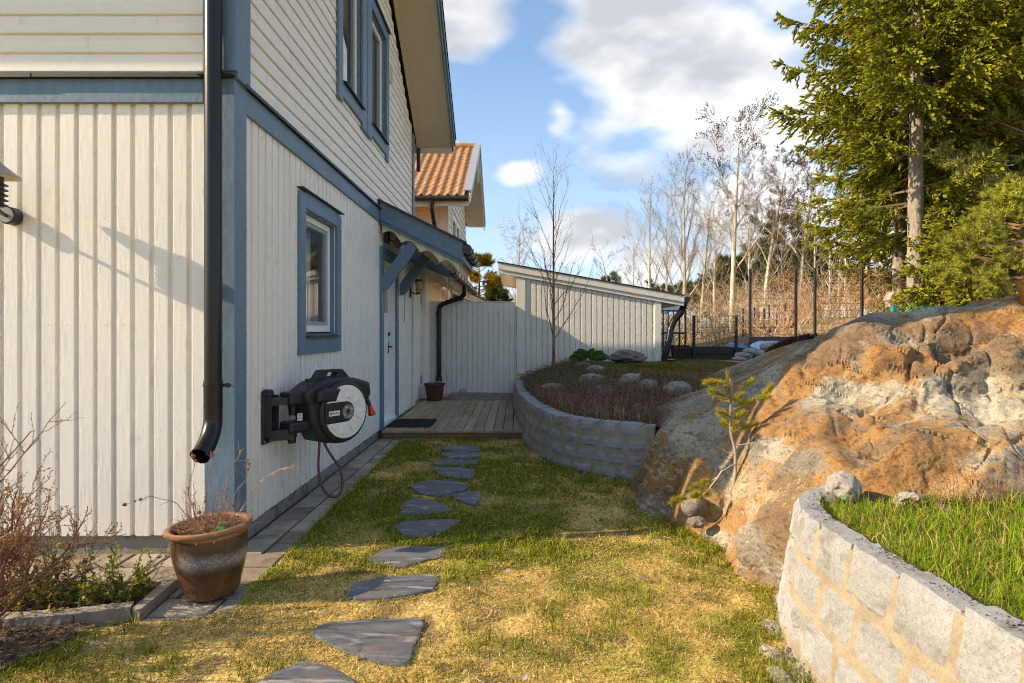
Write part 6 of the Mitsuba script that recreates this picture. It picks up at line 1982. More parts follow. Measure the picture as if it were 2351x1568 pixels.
# blue sheeting over the bed and hoops
mat('blue_sheet', lambda p, n, uv: mix((.04, .11, .30), (.14, .24, .44), fbm(p.x * 9, p.y * 9, p.z * 9, 3)), .45, both=True)
k = thing('tarpaulin', 'crumpled blue plastic sheet over the raised bed behind the stone pile', 'tarpaulin')
v, f = heightfield(np.linspace(4.80, 6.3, 50), np.linspace(13.0, 14.4, 30), lambda x, y: g0 + .46 - .34 * np.clip((5.0 - x) * 4, 0, 1) - .3 * np.clip((13.12 - y) * 8, 0, 1) + .13 * (N(np.stack([x, y, 0 * x], -1), 4, 3, 7) - .5))
put(k, (v, f), 'blue_sheet', smooth=True, exact=True, raw=True)
for i, (u, Y) in enumerate(((1810, 15.5), (1870, 15.6), (1905, 16))):
    p = at(u, 790, Y)
    t = np.linspace(0, math.pi, 18)
    k = thing('hoop', ('left', 'middle', 'right')[i] + ' pale plastic hoop over the bed behind the rock', 'hoop')
    put(k, MB().add(*tube(np.c_[p[0] + .36 * np.cos(t), np.full(18, Y), 1.0 + .66 * np.sin(t)], .011, 6), c=(.45, .45, .43)), 'matte', exact=True)
# greenhouse
key = thing('greenhouse', 'small black-framed greenhouse with grey roof panes behind the shed', 'greenhouse')
X0, X1, Ya, Yb, zf, ze, zr = 2.2, 4.63, 17.0, 18.9, .62, 1.86, 2.42
A, B = [], []
for x in np.linspace(X0, X1, 5):
    for y in (Ya, Yb):
        A.append([x, y, zf]); B.append([x, y, ze])
    A += [[x, Ya, ze], [x, Yb, ze]]; B += [[x, (Ya + Yb) / 2, zr]] * 2
for y, z in ((Ya, ze), (Yb, ze), ((Ya + Yb) / 2, zr), (Ya, zf + .03), (Ya, 1.25), (Yb, zf)):
    A.append([X0, y, z]); B.append([X1, y, z])
for y in np.linspace(Ya, Yb, 4)[1:-1]:
    A.append([X1, y, zf]); B.append([X1, y, ze + .4])
A.append([X1, Ya, 1.25]); B.append([X1, Yb, 1.25])
m = MB()
tubes(m, A, B, .022, .022, 4)
put(f'{key}__frame', m.get(), 'black_metal', raw=True)
mat('roof_pane', (.42, .46, .50), .2, spec=.8, both=True)
for x0, x1 in zip(np.linspace(X0, X1, 5)[:-1], np.linspace(X0, X1, 5)[1:]):
    put(f'{key}__roof_pane', (np.array([[x0 + .02, Ya, ze + .02], [x1 - .02, Ya, ze + .02], [x1 - .02, (Ya + Yb) / 2, zr + .02], [x0 + .02, (Ya + Yb) / 2, zr + .02]]), np.array([[0, 1, 2], [0, 2, 3]])), 'roof_pane')
    put(f'{key}__wall_pane', (np.array([[x0 + .02, Ya, zf], [x1 - .02, Ya, zf], [x1 - .02, Ya, ze], [x0 + .02, Ya, ze]]), np.array([[0, 1, 2], [0, 2, 3]])), 'window_glass')
k = thing('plastic_chair', 'stack of pale striped garden chairs inside the greenhouse', 'chairs')
m = MB()
for q in range(9):
    m.box(3.98, 4.42, 17.3, 17.8, .66 + .085 * q, .72 + .085 * q, .01)
put(k, m, mat('pale_green', (.50, .56, .55), .5), exact=True)
k = thing('parasol', 'folded red and yellow garden cloth inside the greenhouse', 'cloth')
put(k, MB().add(*tube([(3.55, 17.4, 1.2), (3.85, 17.35, 1.55), (4.0, 17.4, 1.25)], [.10, .14, .06], 10), c=(.55, .10, .07)), 'matte', exact=True)
k = thing('bucket', 'dark green bucket beside the shed corner behind the drain hose', 'bucket')
put(k, lathe([(0, .66), (.14, .66), (.18, 1.0), (.185, 1.0), (.17, .98), (.13, .70), (0, .70)], 24, (3.58, 16.0, 0)), mat('green_plastic', (.03, .09, .07), .5), smooth=40, exact=True)
k = thing('bucket', 'black bucket standing left of the low raised bed', 'bucket')
put(k, lathe([(0, .68), (.17, .68), (.21, .98), (.22, .98), (.2, .95), (.15, .72), (0, .72)], 24, (3.66, 13.9, 0)), 'black_plastic', smooth=40, exact=True)
k = thing('drain_tray', 'flat black drain tray under the shed hose', 'tray')
put(k, cbox(2.72, 2.98, YF - .10, YF + .2, .70, .765, .01), 'black_plastic', exact=True)
# bird box, green netting, leaning stake
key = thing('bird_box', 'weathered wooden bird box on the dark spruce trunk', 'bird box')
b = at(2049, 690, 15.6)
mat('grey_wood', lambda p, n, uv: mix((.25, .19, .14), (.46, .38, .30), fbm(p.x * 20, p.y * 20, p.z * 4, 3)), .8)
put(f'{key}__box', prism([(b[0] - .11, b[2] - .16), (b[0] + .08, b[2] - .16), (b[0] + .10, b[2] + .08), (b[0] - .13, b[2] + .02)], 15.5, 15.7, 'y'), 'grey_wood')
put(f'{key}__roof', prism([(b[0] - .17, b[2] + .0), (b[0] - .05, b[2] + .22), (b[0] + .12, b[2] + .20), (b[0] + .12, b[2] + .09)], 15.45, 15.75, 'y'), 'grey_wood')
key = thing('garden_net', 'low green plastic mesh fence behind the crest of the rock', 'netting')
n0_, n1_ = at(2048, 712, 12.6), at(2205, 709, 12.2)
A, B = [], []
for t in np.linspace(-.04, 1, 34):
    q = n0_ + (n1_ - n0_) * t
    d = (n1_ - n0_) * .05
    A += [q + [0, 0, .07], q + [0, 0, .07]]
    B += [q + d + [0, 0, -.3], q - d + [0, 0, -.3]]
A.append(n0_ + [0, 0, .07]); B.append(n1_ + [0, 0, .07])
m = MB()
tubes(m, np.array(A), np.array(B), .004, .004, 3, c=np.array([.02, .15, .12]))
put(f'{key}__mesh', m, 'matte')
p = at(2052, 715, 12.55)
put(f'{key}__post', MB().box(p[0] - .05, p[0] + .05, 12.5, 12.6, 1.1, 1.295 + 60 / FOC * 12.55, .01), mat('green_post', (.03, .20, .17), .5))
k = thing('stake', 'short grey wooden stake lying aslant on the moss at the rock crest', 'stake')
put(k, MB().add(*tube([at(2030, 735, 10.8), at(2072, 748, 10.6)], [.05, .045], 10)), 'grey_wood', exact=True)

# ---------------------------------------------------------------- garden plants
# young birch in the raised bed
b = np.array([.62, 10.35, float(zt(np.array([.62]), np.array([10.35]))[0])])
bare_tree('young leafless birch growing in the raised bed in front of the shed', b, 3.40, .026, 101, name='young_birch', col=(.30, .165, .10), twig=(.18, .10, .075), zb=.10, spread=.38, up=.72, n1=26, n2=5, n3=1, min_r=.0011, sway=.6)
# the little pine on the rock, shoot by shoot
key = thing('pine_sapling', 'little crooked pine growing out of the rock', 'tree')
z6 = lambda x, y, Y: at((2050 + x * .4147) * .726, (1100 + y * .4147) * .726, Y)
rs = np.random.default_rng(31)
trunk = [(672, 1280, 3.86), (645, 1180, 3.86), (645, 1080, 3.86), (663, 960, 3.86), (665, 880, 3.86), (658, 760, 3.86), (632, 660, 3.86), (628, 500, 3.86), (632, 380, 3.86), (630, 260, 3.86), (602, 205, 3.86)]
tp_ = np.array([z6(*q) for q in trunk])
_, tpp, _ = smooth_path(tp_, 40)
tv, tf = tube(tpp, np.linspace(.0125, .0045, 40), 10)
put(f'{key}__trunk', MB().add(tv, tf, np.array([.34, .255, .19]) * (.7 + .6 * N(tv, 60, 3, 3)[:, None])), 'matte', smooth=True, exact=True)
TW = [((630, 290), (455, 275), -.02), ((632, 310), (570, 285), .04), ((632, 400), (480, 340), -.05), ((632, 410), (570, 400), .05), ((634, 380), (790, 260), .04), ((634, 420), (700, 375), -.05), ((634, 480), (830, 400), .0), ((830, 400), (935, 310), .03), ((810, 410), (905, 385), -.04), ((634, 490), (740, 425), .06), ((632, 545), (545, 500), -.03), ((632, 560), (720, 510), -.05), ((634, 590), (580, 585), .05), ((634, 640), (665, 595), -.06), ((640, 645), (820, 590), .05),
      ((665, 745), (890, 705), -.02), ((890, 710), (1140, 705), .0), ((660, 880), (560, 940), -.04), ((560, 940), (420, 1120), -.06), ((420, 1120), (345, 1140), -.03), ((345, 1140), (195, 1180), .0), ((420, 1115), (450, 1115), -.05), ((540, 980), (345, 1080), .02), ((660, 885), (930, 880), .03), ((640, 800), (575, 770), -.02)]
nd = MB()
PP, DD = [], []
bare = {16 - 1, 17, 18, 23, 24}
for i, (a, b_, dy) in enumerate(TW):
    p, q = z6(*a, 3.86), z6(*b_, 3.86 + dy)
    mid = (p + q) / 2 + rs.normal(0, .006, 3)
    m = MB().add(*tube(smooth_path([p, mid, q], 8)[1], np.linspace(.0042, .0026, 8), 6), c=np.array([.48, .38, .29]) * rs.uniform(.8, 1.15))
    put(f'{key}__twig', m, 'matte')
    if i in bare:
        continue
    d = unit(q - p)
    for s in np.linspace(.35 if i != 16 else .85, 1.02, 12):
        PP.append(p + (q - p) * s)
        DD.append(d * .7 + np.array([0, 0, .55]) + rs.normal(0, .12, 3))
for s in np.linspace(0, 1, 8):
    PP.append(tpp[-9] + (tpp[-1] - tpp[-9]) * s); DD.append([0, 0, 1])
PP, DD = np.array(PP), np.array(DD)
g = rs.uniform(0, 1, (len(PP), 1))
bursts(nd, PP, DD, 26, .050, .0042, np.array([.30, .31, .03]) * (1 - g) + np.array([.50, .40, .05]) * g, 6)
put(f'{key}__needles', nd, 'needles', exact=True, kind='stuff', label='yellow-green needle tufts')

# leathery green leaves by the dark rock, and the russet leaf at the right edge
def big_leaf(c, d, up, L, W, seed, col0, col1):
    r = np.random.default_rng(seed)
    nu, nv = 9, 7
    U, V = np.meshgrid(np.linspace(0, 1, nu), np.linspace(-1, 1, nv), indexing='ij')
    w = W * .5 * np.sin(np.pi * np.clip(U, .02, .985) ** .75) ** .6
    x = L * U
    y = w * V
    z = .10 * W * np.abs(V) ** 1.5 - .35 * L * (U - .3) ** 2 + .05 * W * np.sin(U * 22 + r.uniform(0, 6)) * np.abs(V) + r.normal(0, .004 * W, U.shape)
    d = unit(d)
    s = unit(np.cross(d, up))
    n = np.cross(s, d)
    v = c + x.reshape(-1, 1) * d + y.reshape(-1, 1) * s + z.reshape(-1, 1) * n
    i, j = np.meshgrid(np.arange(nu - 1), np.arange(nv - 1), indexing='ij')
    vein = np.exp(-(V / .10) ** 2) + .5 * np.exp(-((np.abs(V) * 1.2 - U * 4 % 1.0) / .12) ** 2)
    c_ = np.asarray(col0) + (np.asarray(col1) - np.asarray(col0)) * np.clip(vein, 0, 1).reshape(-1, 1)
    return v, GRID(nv, i.ravel(), j.ravel()), c_ * r.uniform(.8, 1.2)


key = thing('bergenia', 'clump of big leathery green leaves left of the dark rock by the shed', 'plant')
b = at(1352, 822, 10.7)
for i in range(13):
    a = i * 2.4
    c0 = b + np.array([.16 * math.cos(a) * (i / 13) ** .5, .08 * math.sin(a), -.06])
    d = np.array([math.cos(a) * .9, math.sin(a) * .3 - .1, .30 - .025 * i + .15 * abs(math.sin(a))])
    m = MB().add(*big_leaf(c0 + [0, 0, .05], d, np.array([0, -.9, .75]), rs.uniform(.20, .28), rs.uniform(.15, .19), i, (.055, .115, .022), (.13, .18, .05)), raw=True)
    put(f'{key}__leaf', m, 'leafy', smooth=True)
key = thing('bergenia', 'russet orange leaves poking in at the right edge above the rock', 'plant')
L0 = at(2346, 655, 4.2)
for i, (u, v, d, L, W) in enumerate(((2385, 700, (-.38, -.12, .36), .24, .26), (2392, 640, (-.45, -.2, -.02), .20, .10), (2390, 690, (-.16, -.2, -.25), .16, .12), (2420, 690, (.2, -.2, .6), .24, .22))):
    m = MB().add(*big_leaf(at(u, v, 4.2), np.array(d), np.array([-.35, -.85, .5]), L, W, 40 + i, (.42, .19, .04), (.58, .40, .12)), raw=True)
    put(f'{key}__leaf', m, 'leafy', smooth=True)
p = at(2385, 700, 4.2)
put(f'{key}__stalk', MB().add(*tube([p, p + [.05, .02, -.2], [p[0] + .1, p[1] + .05, float(rock_z(p[0] + .1, p[1] + .05)[0]) - .05]], .012, 8), c=(.30, .12, .05)), 'matte', smooth=True)

# crumbs of soil and needles on top of the planter wall
m = MB()
n = 1500
s = rs.uniform(.1, tot2 * .8, n)
w = np.clip(rs.normal(-.06, .025, n), -.085, .0)
X_, Y_ = np.interp(s, path2[0], path2[1][:, 0]), np.interp(s, path2[0], path2[1][:, 1])
dX, dY = np.interp(s, path2[0], path2[2][:, 0]), np.interp(s, path2[0], path2[2][:, 1])
L_ = np.hypot(dX, dY)
P = np.c_[X_ + dY / L_ * w, Y_ - dX / L_ * w, top2(s) + .004]
leaves(m, P, np.c_[rs.normal(0, 1, (n, 2)), rs.normal(0, .15, n)], np.c_[rs.normal(0, .3, (n, 2)), np.ones(n)], rs.uniform(.004, .016, n), rs.uniform(.003, .007, n), np.array([(.07, .045, .03), (.13, .09, .06), (.05, .035, .025), (.2, .14, .08)])[rs.integers(0, 4, n)])
stuff('soil_crumbs', m, 'leafy', 'dark crumbs of soil and litter lying along the top of the planter wall', 'soil crumbs')

# moss and litter on the rock
def moss(label, pts_, n, h, cols, seed, name='moss', cat='moss', spread=.0):
    r = np.random.default_rng(seed)
    a, b_ = np.asarray(pts_[0]), np.asarray(pts_[1])
    t = r.uniform(0, 1, n)
    wd = pts_[2] * np.sqrt(np.clip(1 - (2 * t - 1) ** 2, 0, 1))
    q = a + (b_ - a) * t[:, None] + np.c_[r.normal(0, .3, n) * wd, r.normal(0, .5, n) * wd]
    z = rock_z(q[:, 0], q[:, 1])
    m = MB()
    spikes(m, np.c_[q, z - .005], np.c_[r.normal(0, .5, (n, 2)), np.ones(n)], h * r.uniform(.5, 1.2, n), h * .22, np.array(cols)[r.integers(0, len(cols), n)] * r.uniform(.7, 1.3, (n, 1)), seed)
    return stuff(name, m, 'leafy', label, cat)


MC = [(.12, .065, .022), (.20, .12, .035), (.07, .045, .02), (.16, .13, .03)]
p, q = at(1955, 822, 4.55), at(2055, 790, 4.75)
moss('dark brown moss patch in a hollow of the sunlit rock', (p[:2], q[:2], .07), 2200, .022, MC, 3)
p, q = at(1930, 757, 6.6), at(2080, 738, 6.3)
moss('moss, cones and needle litter along the crest of the rock', (p[:2], q[:2], .22), 2200, .035, MC + [(.14, .16, .02)], 4)
p, q = at(1780, 800, 7.8), at(1850, 786, 7.2)
moss('dry heather straggling over the shaded left shoulder of the rock', (p[:2], q[:2], .25), 1800, .10, [(.10, .055, .03), (.16, .09, .05), (.06, .035, .02)], 5, 'heather', 'heather')


# the two beds at the left edge, with their concrete kerb
kc = np.random.default_rng(4)
KP = np.array([(-2.75, 2.60), (-2.23, 2.68), (-1.95, 2.725), (-1.74, 2.79)])
mat('kerb_concrete', lambda p, n, uv: mix((.17, .14, .11), (.34, .29, .23), fbm(p.x * 14, p.y * 14, p.z * 14, 5)), .9, rockbump, .012, 3e-3)
KE = thing('bed_kerb', 'pale concrete kerb round the corner bed beside the pot', 'kerb')
for a, b_ in zip(KP[:-1], KP[1:]):
    d = unit(np.r_[b_ - a, 0])[:2]
    nn = np.array([-d[1], d[0]])
    q = [a + d * .002, b_ - d * .002, b_ - d * .002 + nn * .07, a + d * .002 + nn * .07]
    put(f'{KE}__kerb_stone', prism(Polygon(q).buffer(-.006).buffer(.006), -.08, .05 + kc.uniform(-.003, .003), 'z'), 'kerb_concrete')
q = [(-1.738, 2.80), (-1.69, 2.775), (-1.715, 3.16), (-1.775, 3.17)]
put(f'{KE}__kerb_stone', prism(q, -.08, .045, 'z'), 'kerb_concrete')
bed1 = Polygon([(-4.5, 2.70), (-2.3, 2.74), (-1.78, 2.86), (-1.78, 3.15), (-4.5, 3.13)])
bed2 = Polygon([(-4.5, 2.58), (-2.75, 2.59), (-2.23, 2.67), (-1.95, 2.715), (-1.83, 2.70), (-1.87, 2.56), (-1.96, 2.33), (-2.06, 2.0), (-2.4, .9), (-4.5, .9)])
bz = lambda x, y: .012 + .03 * (N(np.stack([x, y, 0 * x], -1), 7, 3, 2) - .5)
struct('bed_soil', heightfield(np.arange(-4.5, -1.7, .03), np.arange(2.6, 3.3, .03), bz, lambda x, y: inside(bed1.buffer(.02), x, y)), 'soil', smooth=True)
struct('bed_soil_001', heightfield(np.arange(-4.5, -1.7, .03), np.arange(.9, 2.75, .03), bz, lambda x, y: inside(bed2, x, y)), 'soil', smooth=True)
m = MB()                                             # bark chips
for poly, n in ((bed1, 1500), (bed2, 1800)):
    x0, y0, x1, y1 = poly.bounds
    x, y = kc.uniform(max(x0, -3.1), x1, n * 3), kc.uniform(y0, y1, n * 3)
    ok = inside(poly, x, y)
    x, y = x[ok], y[ok]
    k = len(x)
    P = np.c_[x, y, bz(x, y) + kc.uniform(.0, .012, k)]
    leaves(m, P, np.c_[kc.normal(0, 1, (k, 2)), kc.normal(0, .25, k)], np.c_[kc.normal(0, .3, (k, 2)), np.ones(k)], kc.uniform(.012, .035, k), kc.uniform(.006, .014, k), np.array([(.10, .055, .032), (.17, .10, .06), (.06, .036, .025), (.25, .17, .11)])[kc.integers(0, 4, k)] * kc.uniform(.6, 1.3, (k, 1)))
stuff('bark_mulch', m, 'leafy', 'dark bark mulch covering the two beds at the left edge', 'mulch')


def shrub(label, name, centre, stems, H, spread, seed, col, tipcol, bud, r0=.006, levels=3, tilt=(0, 0), cat='shrub', nsub=5):
    """A leafless shrub: arching stems that fork, with a bud at every tip and along the twigs."""
    r = np.random.default_rng(seed)
    key = thing(name, label, cat)
    A, B, RA, RB, C, BP, BD = [], [], [], [], [], [], []

    def grow(p, d, L, rr, lv):
        m = 5
        q = [np.asarray(p, float)]
        dd = unit(d)
        for k in range(m):
            dd = unit(dd + r.normal(0, .16, 3) + np.array([0, 0, .05]))
            q.append(q[-1] + dd * L / m)
        q = np.array(q)
        rs_ = np.linspace(rr, rr * .55, m + 1)
        A.append(q[:-1]); B.append(q[1:]); RA.append(rs_[:-1]); RB.append(rs_[1:])
        f = lv / levels
        C.append(np.repeat((np.array(col) * (1 - f) + np.array(tipcol) * f)[None] * r.uniform(.75, 1.2), m, 0))
        for k in range(1, m + 1):
            if lv >= levels - 1 or r.random() < .4:
                BP.append(q[k]); BD.append(unit(dd + r.normal(0, .5, 3)))
        if lv < levels:
            for _ in range(nsub if lv else nsub + 1):
                k = r.integers(1, m + 1)
                grow(q[k], unit(dd + r.normal(0, .55, 3) + np.array([0, 0, .12])), L * r.uniform(.35, .62), rr * .6, lv + 1)

    for s in range(stems):
        a = r.uniform(0, 6.28)
        d = np.array([math.cos(a) * spread + tilt[0], math.sin(a) * spread + tilt[1], 1.0])
        grow(np.asarray(centre) + [r.normal(0, .05), r.normal(0, .05), -.01], d, H * r.uniform(.45, .7), r0 * r.uniform(.8, 1.2), 0)
    m = MB()
    tubes(m, np.vstack(A), np.vstack(B), np.maximum(np.concatenate(RA), .0009), np.maximum(np.concatenate(RB), .0008), 4, c=np.vstack(C))
    put(f'{key}__branches', m, 'matte', exact=True)
    if bud:
        m = MB()
        BP, BD = np.array(BP), np.array(BD)
        kites(m, BP, BD, r.uniform(.008, .017, len(BP)), r.uniform(.004, .006, len(BP)), np.tile(np.array(bud) * .6, (len(BP), 1)), np.tile(bud, (len(BP), 1)) * r.uniform(.8, 1.3, (len(BP), 1)), seed)
        put(f'{key}__buds', m, 'leafy', exact=True, kind='stuff', label='swelling tan buds')
    return key


shrub('leafless red-brown shrub with swelling buds, cut off by the left edge', 'bare_shrub', (-2.16, 2.42, .02), 20, .98, .46, 5, (.15, .075, .05), (.27, .13, .08), (.40, .25, .10), tilt=(.08, .02), nsub=3)
shrub('low arching leafless shrub between the bed kerb and the front wall', 'bare_shrub', (-2.38, 2.90, .02), 13, .60, .95, 6, (.15, .075, .05), (.27, .13, .08), (.40, .25, .10), tilt=(.55, .0), nsub=3)
key = thing('euonymus', 'low green and yellow leafy shrub in the mulch bed left of the pot', 'shrub')
A, B, LP, LD = [], [], [], []
for s in range(60):
    x = rs.uniform(-2.42, -1.80)
    p = np.array([x, rs.uniform(2.80, 3.06), .02])
    d = np.array([rs.normal(0, .5), rs.normal(-.15, .4), 1.0]) * rs.uniform(.07, .25) * (1.25 if x < -2.0 else 1.0)
    for k in range(4):
        q = p + d / 4 + rs.normal(0, .012, 3)
        A.append(p); B.append(q)
        for _ in range(7):
            LP.append(p + (q - p) * rs.uniform(0, 1)); LD.append(unit(rs.normal(0, 1, 3) + [0, 0, .5]))
        p = q
m = MB()
tubes(m, np.array(A), np.array(B), .0022, .0016, 4, c=np.array([.20, .13, .08]))
put(f'{key}__stems', m, 'matte', exact=True, kind='stuff', label='thin brown stems')
LP, LD = np.array(LP), np.array(LD)
n = len(LP)
pick = rs.random(n)
CL = np.where((pick < .5)[:, None], [.13, .19, .035], np.where((pick < .82)[:, None], [.46, .43, .06], [.50, .34, .11])) * rs.uniform(.6, 1.3, (n, 1))
m = MB()
leaves(m, LP, LD, rs.normal(0, .6, (n, 3)) + [0, -.2, 1], rs.uniform(.016, .032, n), rs.uniform(.010, .018, n), CL)
put(f'{key}__leaves', m, 'leafy', exact=True, kind='stuff', label='small green leaves with yellow margins')

# dry stalks on the raised bed
def stalks(label, name, n, sel, h, cols, seed, lean=.35, cat='dry plants', w=.0022):
    r = np.random.default_rng(seed)
    x, y = r.uniform(0, 3, n * 6), r.uniform(5.2, 11.4, n * 6)
    ok = inside(bed_poly.buffer(-.04), x, y) & sel(x, y)
    x, y = x[ok][:n], y[ok][:n]
    k = len(x)
    z = zt(x, y)
    P = np.c_[x, y, z - .01]
    D = np.c_[r.normal(0, lean, k), r.normal(0, lean, k), np.ones(k)]
    H = (h * r.uniform(.35, 1.2, k))[:, None]
    c = np.array(cols)[r.integers(0, len(cols), k)] * r.uniform(.6, 1.3, (k, 1))
    m = MB()
    tubes(m, P, P + D * H, w, w * .6, 3, mid=P + D * H * .5 + r.normal(0, .012, (k, 3)), c=c)
    Q = P + D * H * r.uniform(.4, 1, (k, 1))
    tubes(m, Q, Q + np.c_[r.normal(0, 1, (k, 2)), r.uniform(-.2, 1, k)] * H * .3, w * .7, w * .5, 3, c=c)
    return stuff(name, m, 'matte', label, cat)


DRY = [(.22, .12, .075), (.16, .09, .065), (.32, .19, .11), (.12, .07, .06), (.40, .27, .16)]
front = lambda x, y: y + .3 * x < 7.9
stalks('dry brown perennial stalks filling the bed behind the retaining wall', 'dry_stalks', 5200, front, .15, DRY, 11)
stalks('dark purple-brown heather in the middle of the bed', 'heather', 2600, lambda x, y: ((x - .95) / .7) ** 2 + ((y - 7.0) / .75) ** 2 < 1, .19, [(.18, .09, .055), (.27, .155, .09), (.12, .07, .045), (.34, .22, .13)], 12, .22, 'heather')
stalks('straggling green and brown ground cover round the foot of the young birch', 'ground_cover', 2600, lambda x, y: (y > 7.2) & (x < 1.5 - (y - 9) * .1), .11, [(.10, .11, .03), (.16, .14, .04), (.22, .14, .08), (.13, .08, .05)], 13, .6, 'ground cover')
r = np.random.default_rng(14)
n = 900
x, y = r.uniform(0, 2.4, n * 3), r.uniform(5.3, 9.5, n * 3)
ok = inside(bed_poly.buffer(-.02), x, y) & (y + .3 * x < 8.4)
x, y = x[ok][:n], y[ok][:n]
m = MB()
k = len(x)
leaves(m, np.c_[x, y, zt(x, y) + r.uniform(0, .04, k)], np.c_[r.normal(0, 1, (k, 2)), r.normal(0, .3, k)], np.c_[r.normal(0, .5, (k, 2)), np.ones(k)], r.uniform(.03, .07, k), r.uniform(.015, .03, k), np.array([(.30, .15, .06), (.22, .11, .05), (.38, .23, .12)])[r.integers(0, 3, k)] * r.uniform(.6, 1.2, (k, 1)))
stuff('leaf_litter', m, 'leafy', 'curled brown leaf litter among the dry stalks of the raised bed', 'leaf litter')

# weeds behind the planter grass
key = thing('dry_weed', 'dry reddish weed stalks against the rock at the back of the planter', 'plant')
m = MB()
for i in range(60):
    u = rs.uniform(2130, 2350)
    p0 = at(u, 1168 + rs.uniform(-6, 10), 2.76 + rs.uniform(-.05, .03))
    p0[2] = .48
    d = np.array([rs.normal(0, .4), rs.normal(0, .3), 1]) * rs.uniform(.06, .26)
    stem([p0, p0 + d * .5 + rs.normal(0, .01, 3), p0 + d], .0016, np.array([.26, .12, .07]) * rs.uniform(.7, 1.4), m, rs, 3, 0)
put(f'{key}__stalks', m, 'matte', exact=True, kind='stuff', label='thin reddish stalks')
m = MB()
n = 120
P = np.array([at(rs.uniform(2060, 2351), 1165 + rs.uniform(-14, 12), 2.74) for _ in range(n)])
leaves(m, P, rs.normal(0, 1, (n, 3)) + [0, 0, .6], rs.normal(0, .5, (n, 3)) + [0, -.6, .6], rs.uniform(.02, .06, n), rs.uniform(.012, .03, n), np.array([(.10, .14, .03), (.20, .10, .05), (.28, .17, .07)])[rs.integers(0, 3, n)] * rs.uniform(.7, 1.2, (n, 1)))
put(f'{key}__leaves', m, 'leafy', exact=True, kind='stuff', label='small green and brown leaves')
# ---------------------------------------------------------------- grass
def blades(mb, P, H, Wd, lean, C0, C1, seed, curl=.5):
    """Bent blades of two quads and a tip; C0 at the foot, C1 at the tip."""
    r = np.random.default_rng(seed)
    n = len(P)
    a = r.uniform(0, 6.283, n)
    d = np.c_[np.cos(a), np.sin(a), np.zeros(n)]
    fa = a + 1.57 + r.normal(0, .9, n)
    s = np.c_[np.cos(fa), np.sin(fa), np.zeros(n)] * (Wd * .5)[:, None]
    H, lean = H[:, None], lean[:, None]
    up = np.array([0, 0, 1.0])
    p1 = P + up * H * .5 * np.sqrt(np.maximum(1 - lean ** 2, .04)) + d * H * .5 * lean
    l2 = np.minimum(lean * (1 + curl), 1.0)
    p2 = p1 + up * H * .5 * (np.sqrt(np.maximum(1 - l2 ** 2, .0)) * .9 - .12 * l2) + d * H * .5 * l2
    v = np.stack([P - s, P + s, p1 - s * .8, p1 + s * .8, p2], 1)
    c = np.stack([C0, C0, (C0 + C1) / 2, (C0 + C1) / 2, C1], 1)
    f = np.arange(n)[:, None] * 5 + np.array([0, 1, 3, 0, 3, 2, 2, 3, 4])
    mb.add(v.reshape(-1, 3), f.reshape(-1, 3), np.clip(c, 0, 1).reshape(-1, 3), raw=True)


r = np.random.default_rng(99)
free = lawn_poly
for q in step_polys:
    free = free.difference(q.buffer(-.016))
import shapely
shapely.prepare(free)


def scatter(n, x0, x1, y0, y1):
    x, y = r.uniform(x0, x1, n), r.uniform(y0, y1, n)
    ok = shapely.contains_xy(free, x, y)
    x, y = x[ok], y[ok]
    rz = np.where((x > .8) & (y < 6), rock_z(x, y), -1)
    ok = rz < .03
    return x[ok], y[ok]


STRAW = np.array([(.76, .54, .18), (.62, .42, .125), (.82, .65, .29), (.50, .31, .10)])
GREEN = np.array([(.18, .215, .018), (.27, .285, .028), (.37, .35, .045), (.125, .155, .018)])
lm = MB()
for (n, x0, x1, y0, y1, wd, hh) in ((150000, -2.3, 1.5, 2.0, 3.4, .0030, .034), (90000, -1.5, 1.4, 3.4, 4.8, .0038, .036), (60000, -1.45, 1.3, 4.8, 7.47, .0055, .038), (10000, -3, 2.9, -.5, 2.0, .005, .035)):
    x, y = scatter(n, x0, x1, y0, y1)
    k = len(x)
    P = np.c_[x, y, lawn_z(x, y) - .004]
    # green where it is moist: along the paving, the rock and the wall, and in patches
    edge = np.exp(-np.clip(x - np.interp(-y, [-7.4, -3.4, -2.9, -2.3], [-1.36, -1.35, -1.60, -1.95]), 0, 9) / .28) * .55 + .35 * np.exp(-np.clip(1.15 - x, 0, 9) / .22)
    gsel = N(np.c_[x, y, 0 * x], 1.7, 3, 61) + .55 * (N(np.c_[x, y, 0 * x], 7, 3, 62) - .5) + .5 * edge
    gsel = gsel - .02 * np.clip(y - 4.4, 0, 3) * (x > -.6)
    isg = r.random(k) < np.clip((gsel - .335) * 2.6, .10, .9)
    col = np.where(isg[:, None], GREEN[r.integers(0, 4, k)], STRAW[r.integers(0, 4, k)]) * r.uniform(.6, 1.2, (k, 1))
    bare = N(np.c_[x, y, 0 * x], 5.5, 3, 77)
    H = hh * np.clip(r.lognormal(-.05, .38, k), .3, 2.3) * (1 - .6 * (bare > .63)) * (.75 + .6 * N(np.c_[x, y, 0 * x], 11, 2, 78)) * np.where(isg, 1.15, .95) * (1 + .5 * edge)
    lean = np.clip(np.where(isg, r.normal(.6, .25, k), r.normal(.93, .09, k)), .05, .99)
    blades(lm, P, H, wd * r.uniform(.6, 1.3, k), lean, col * .85, col, int(r.integers(1e9)))
stuff('grass', lm, 'thatch', 'sun-bleached straw and green lawn grass between the house and the rock', 'grass')

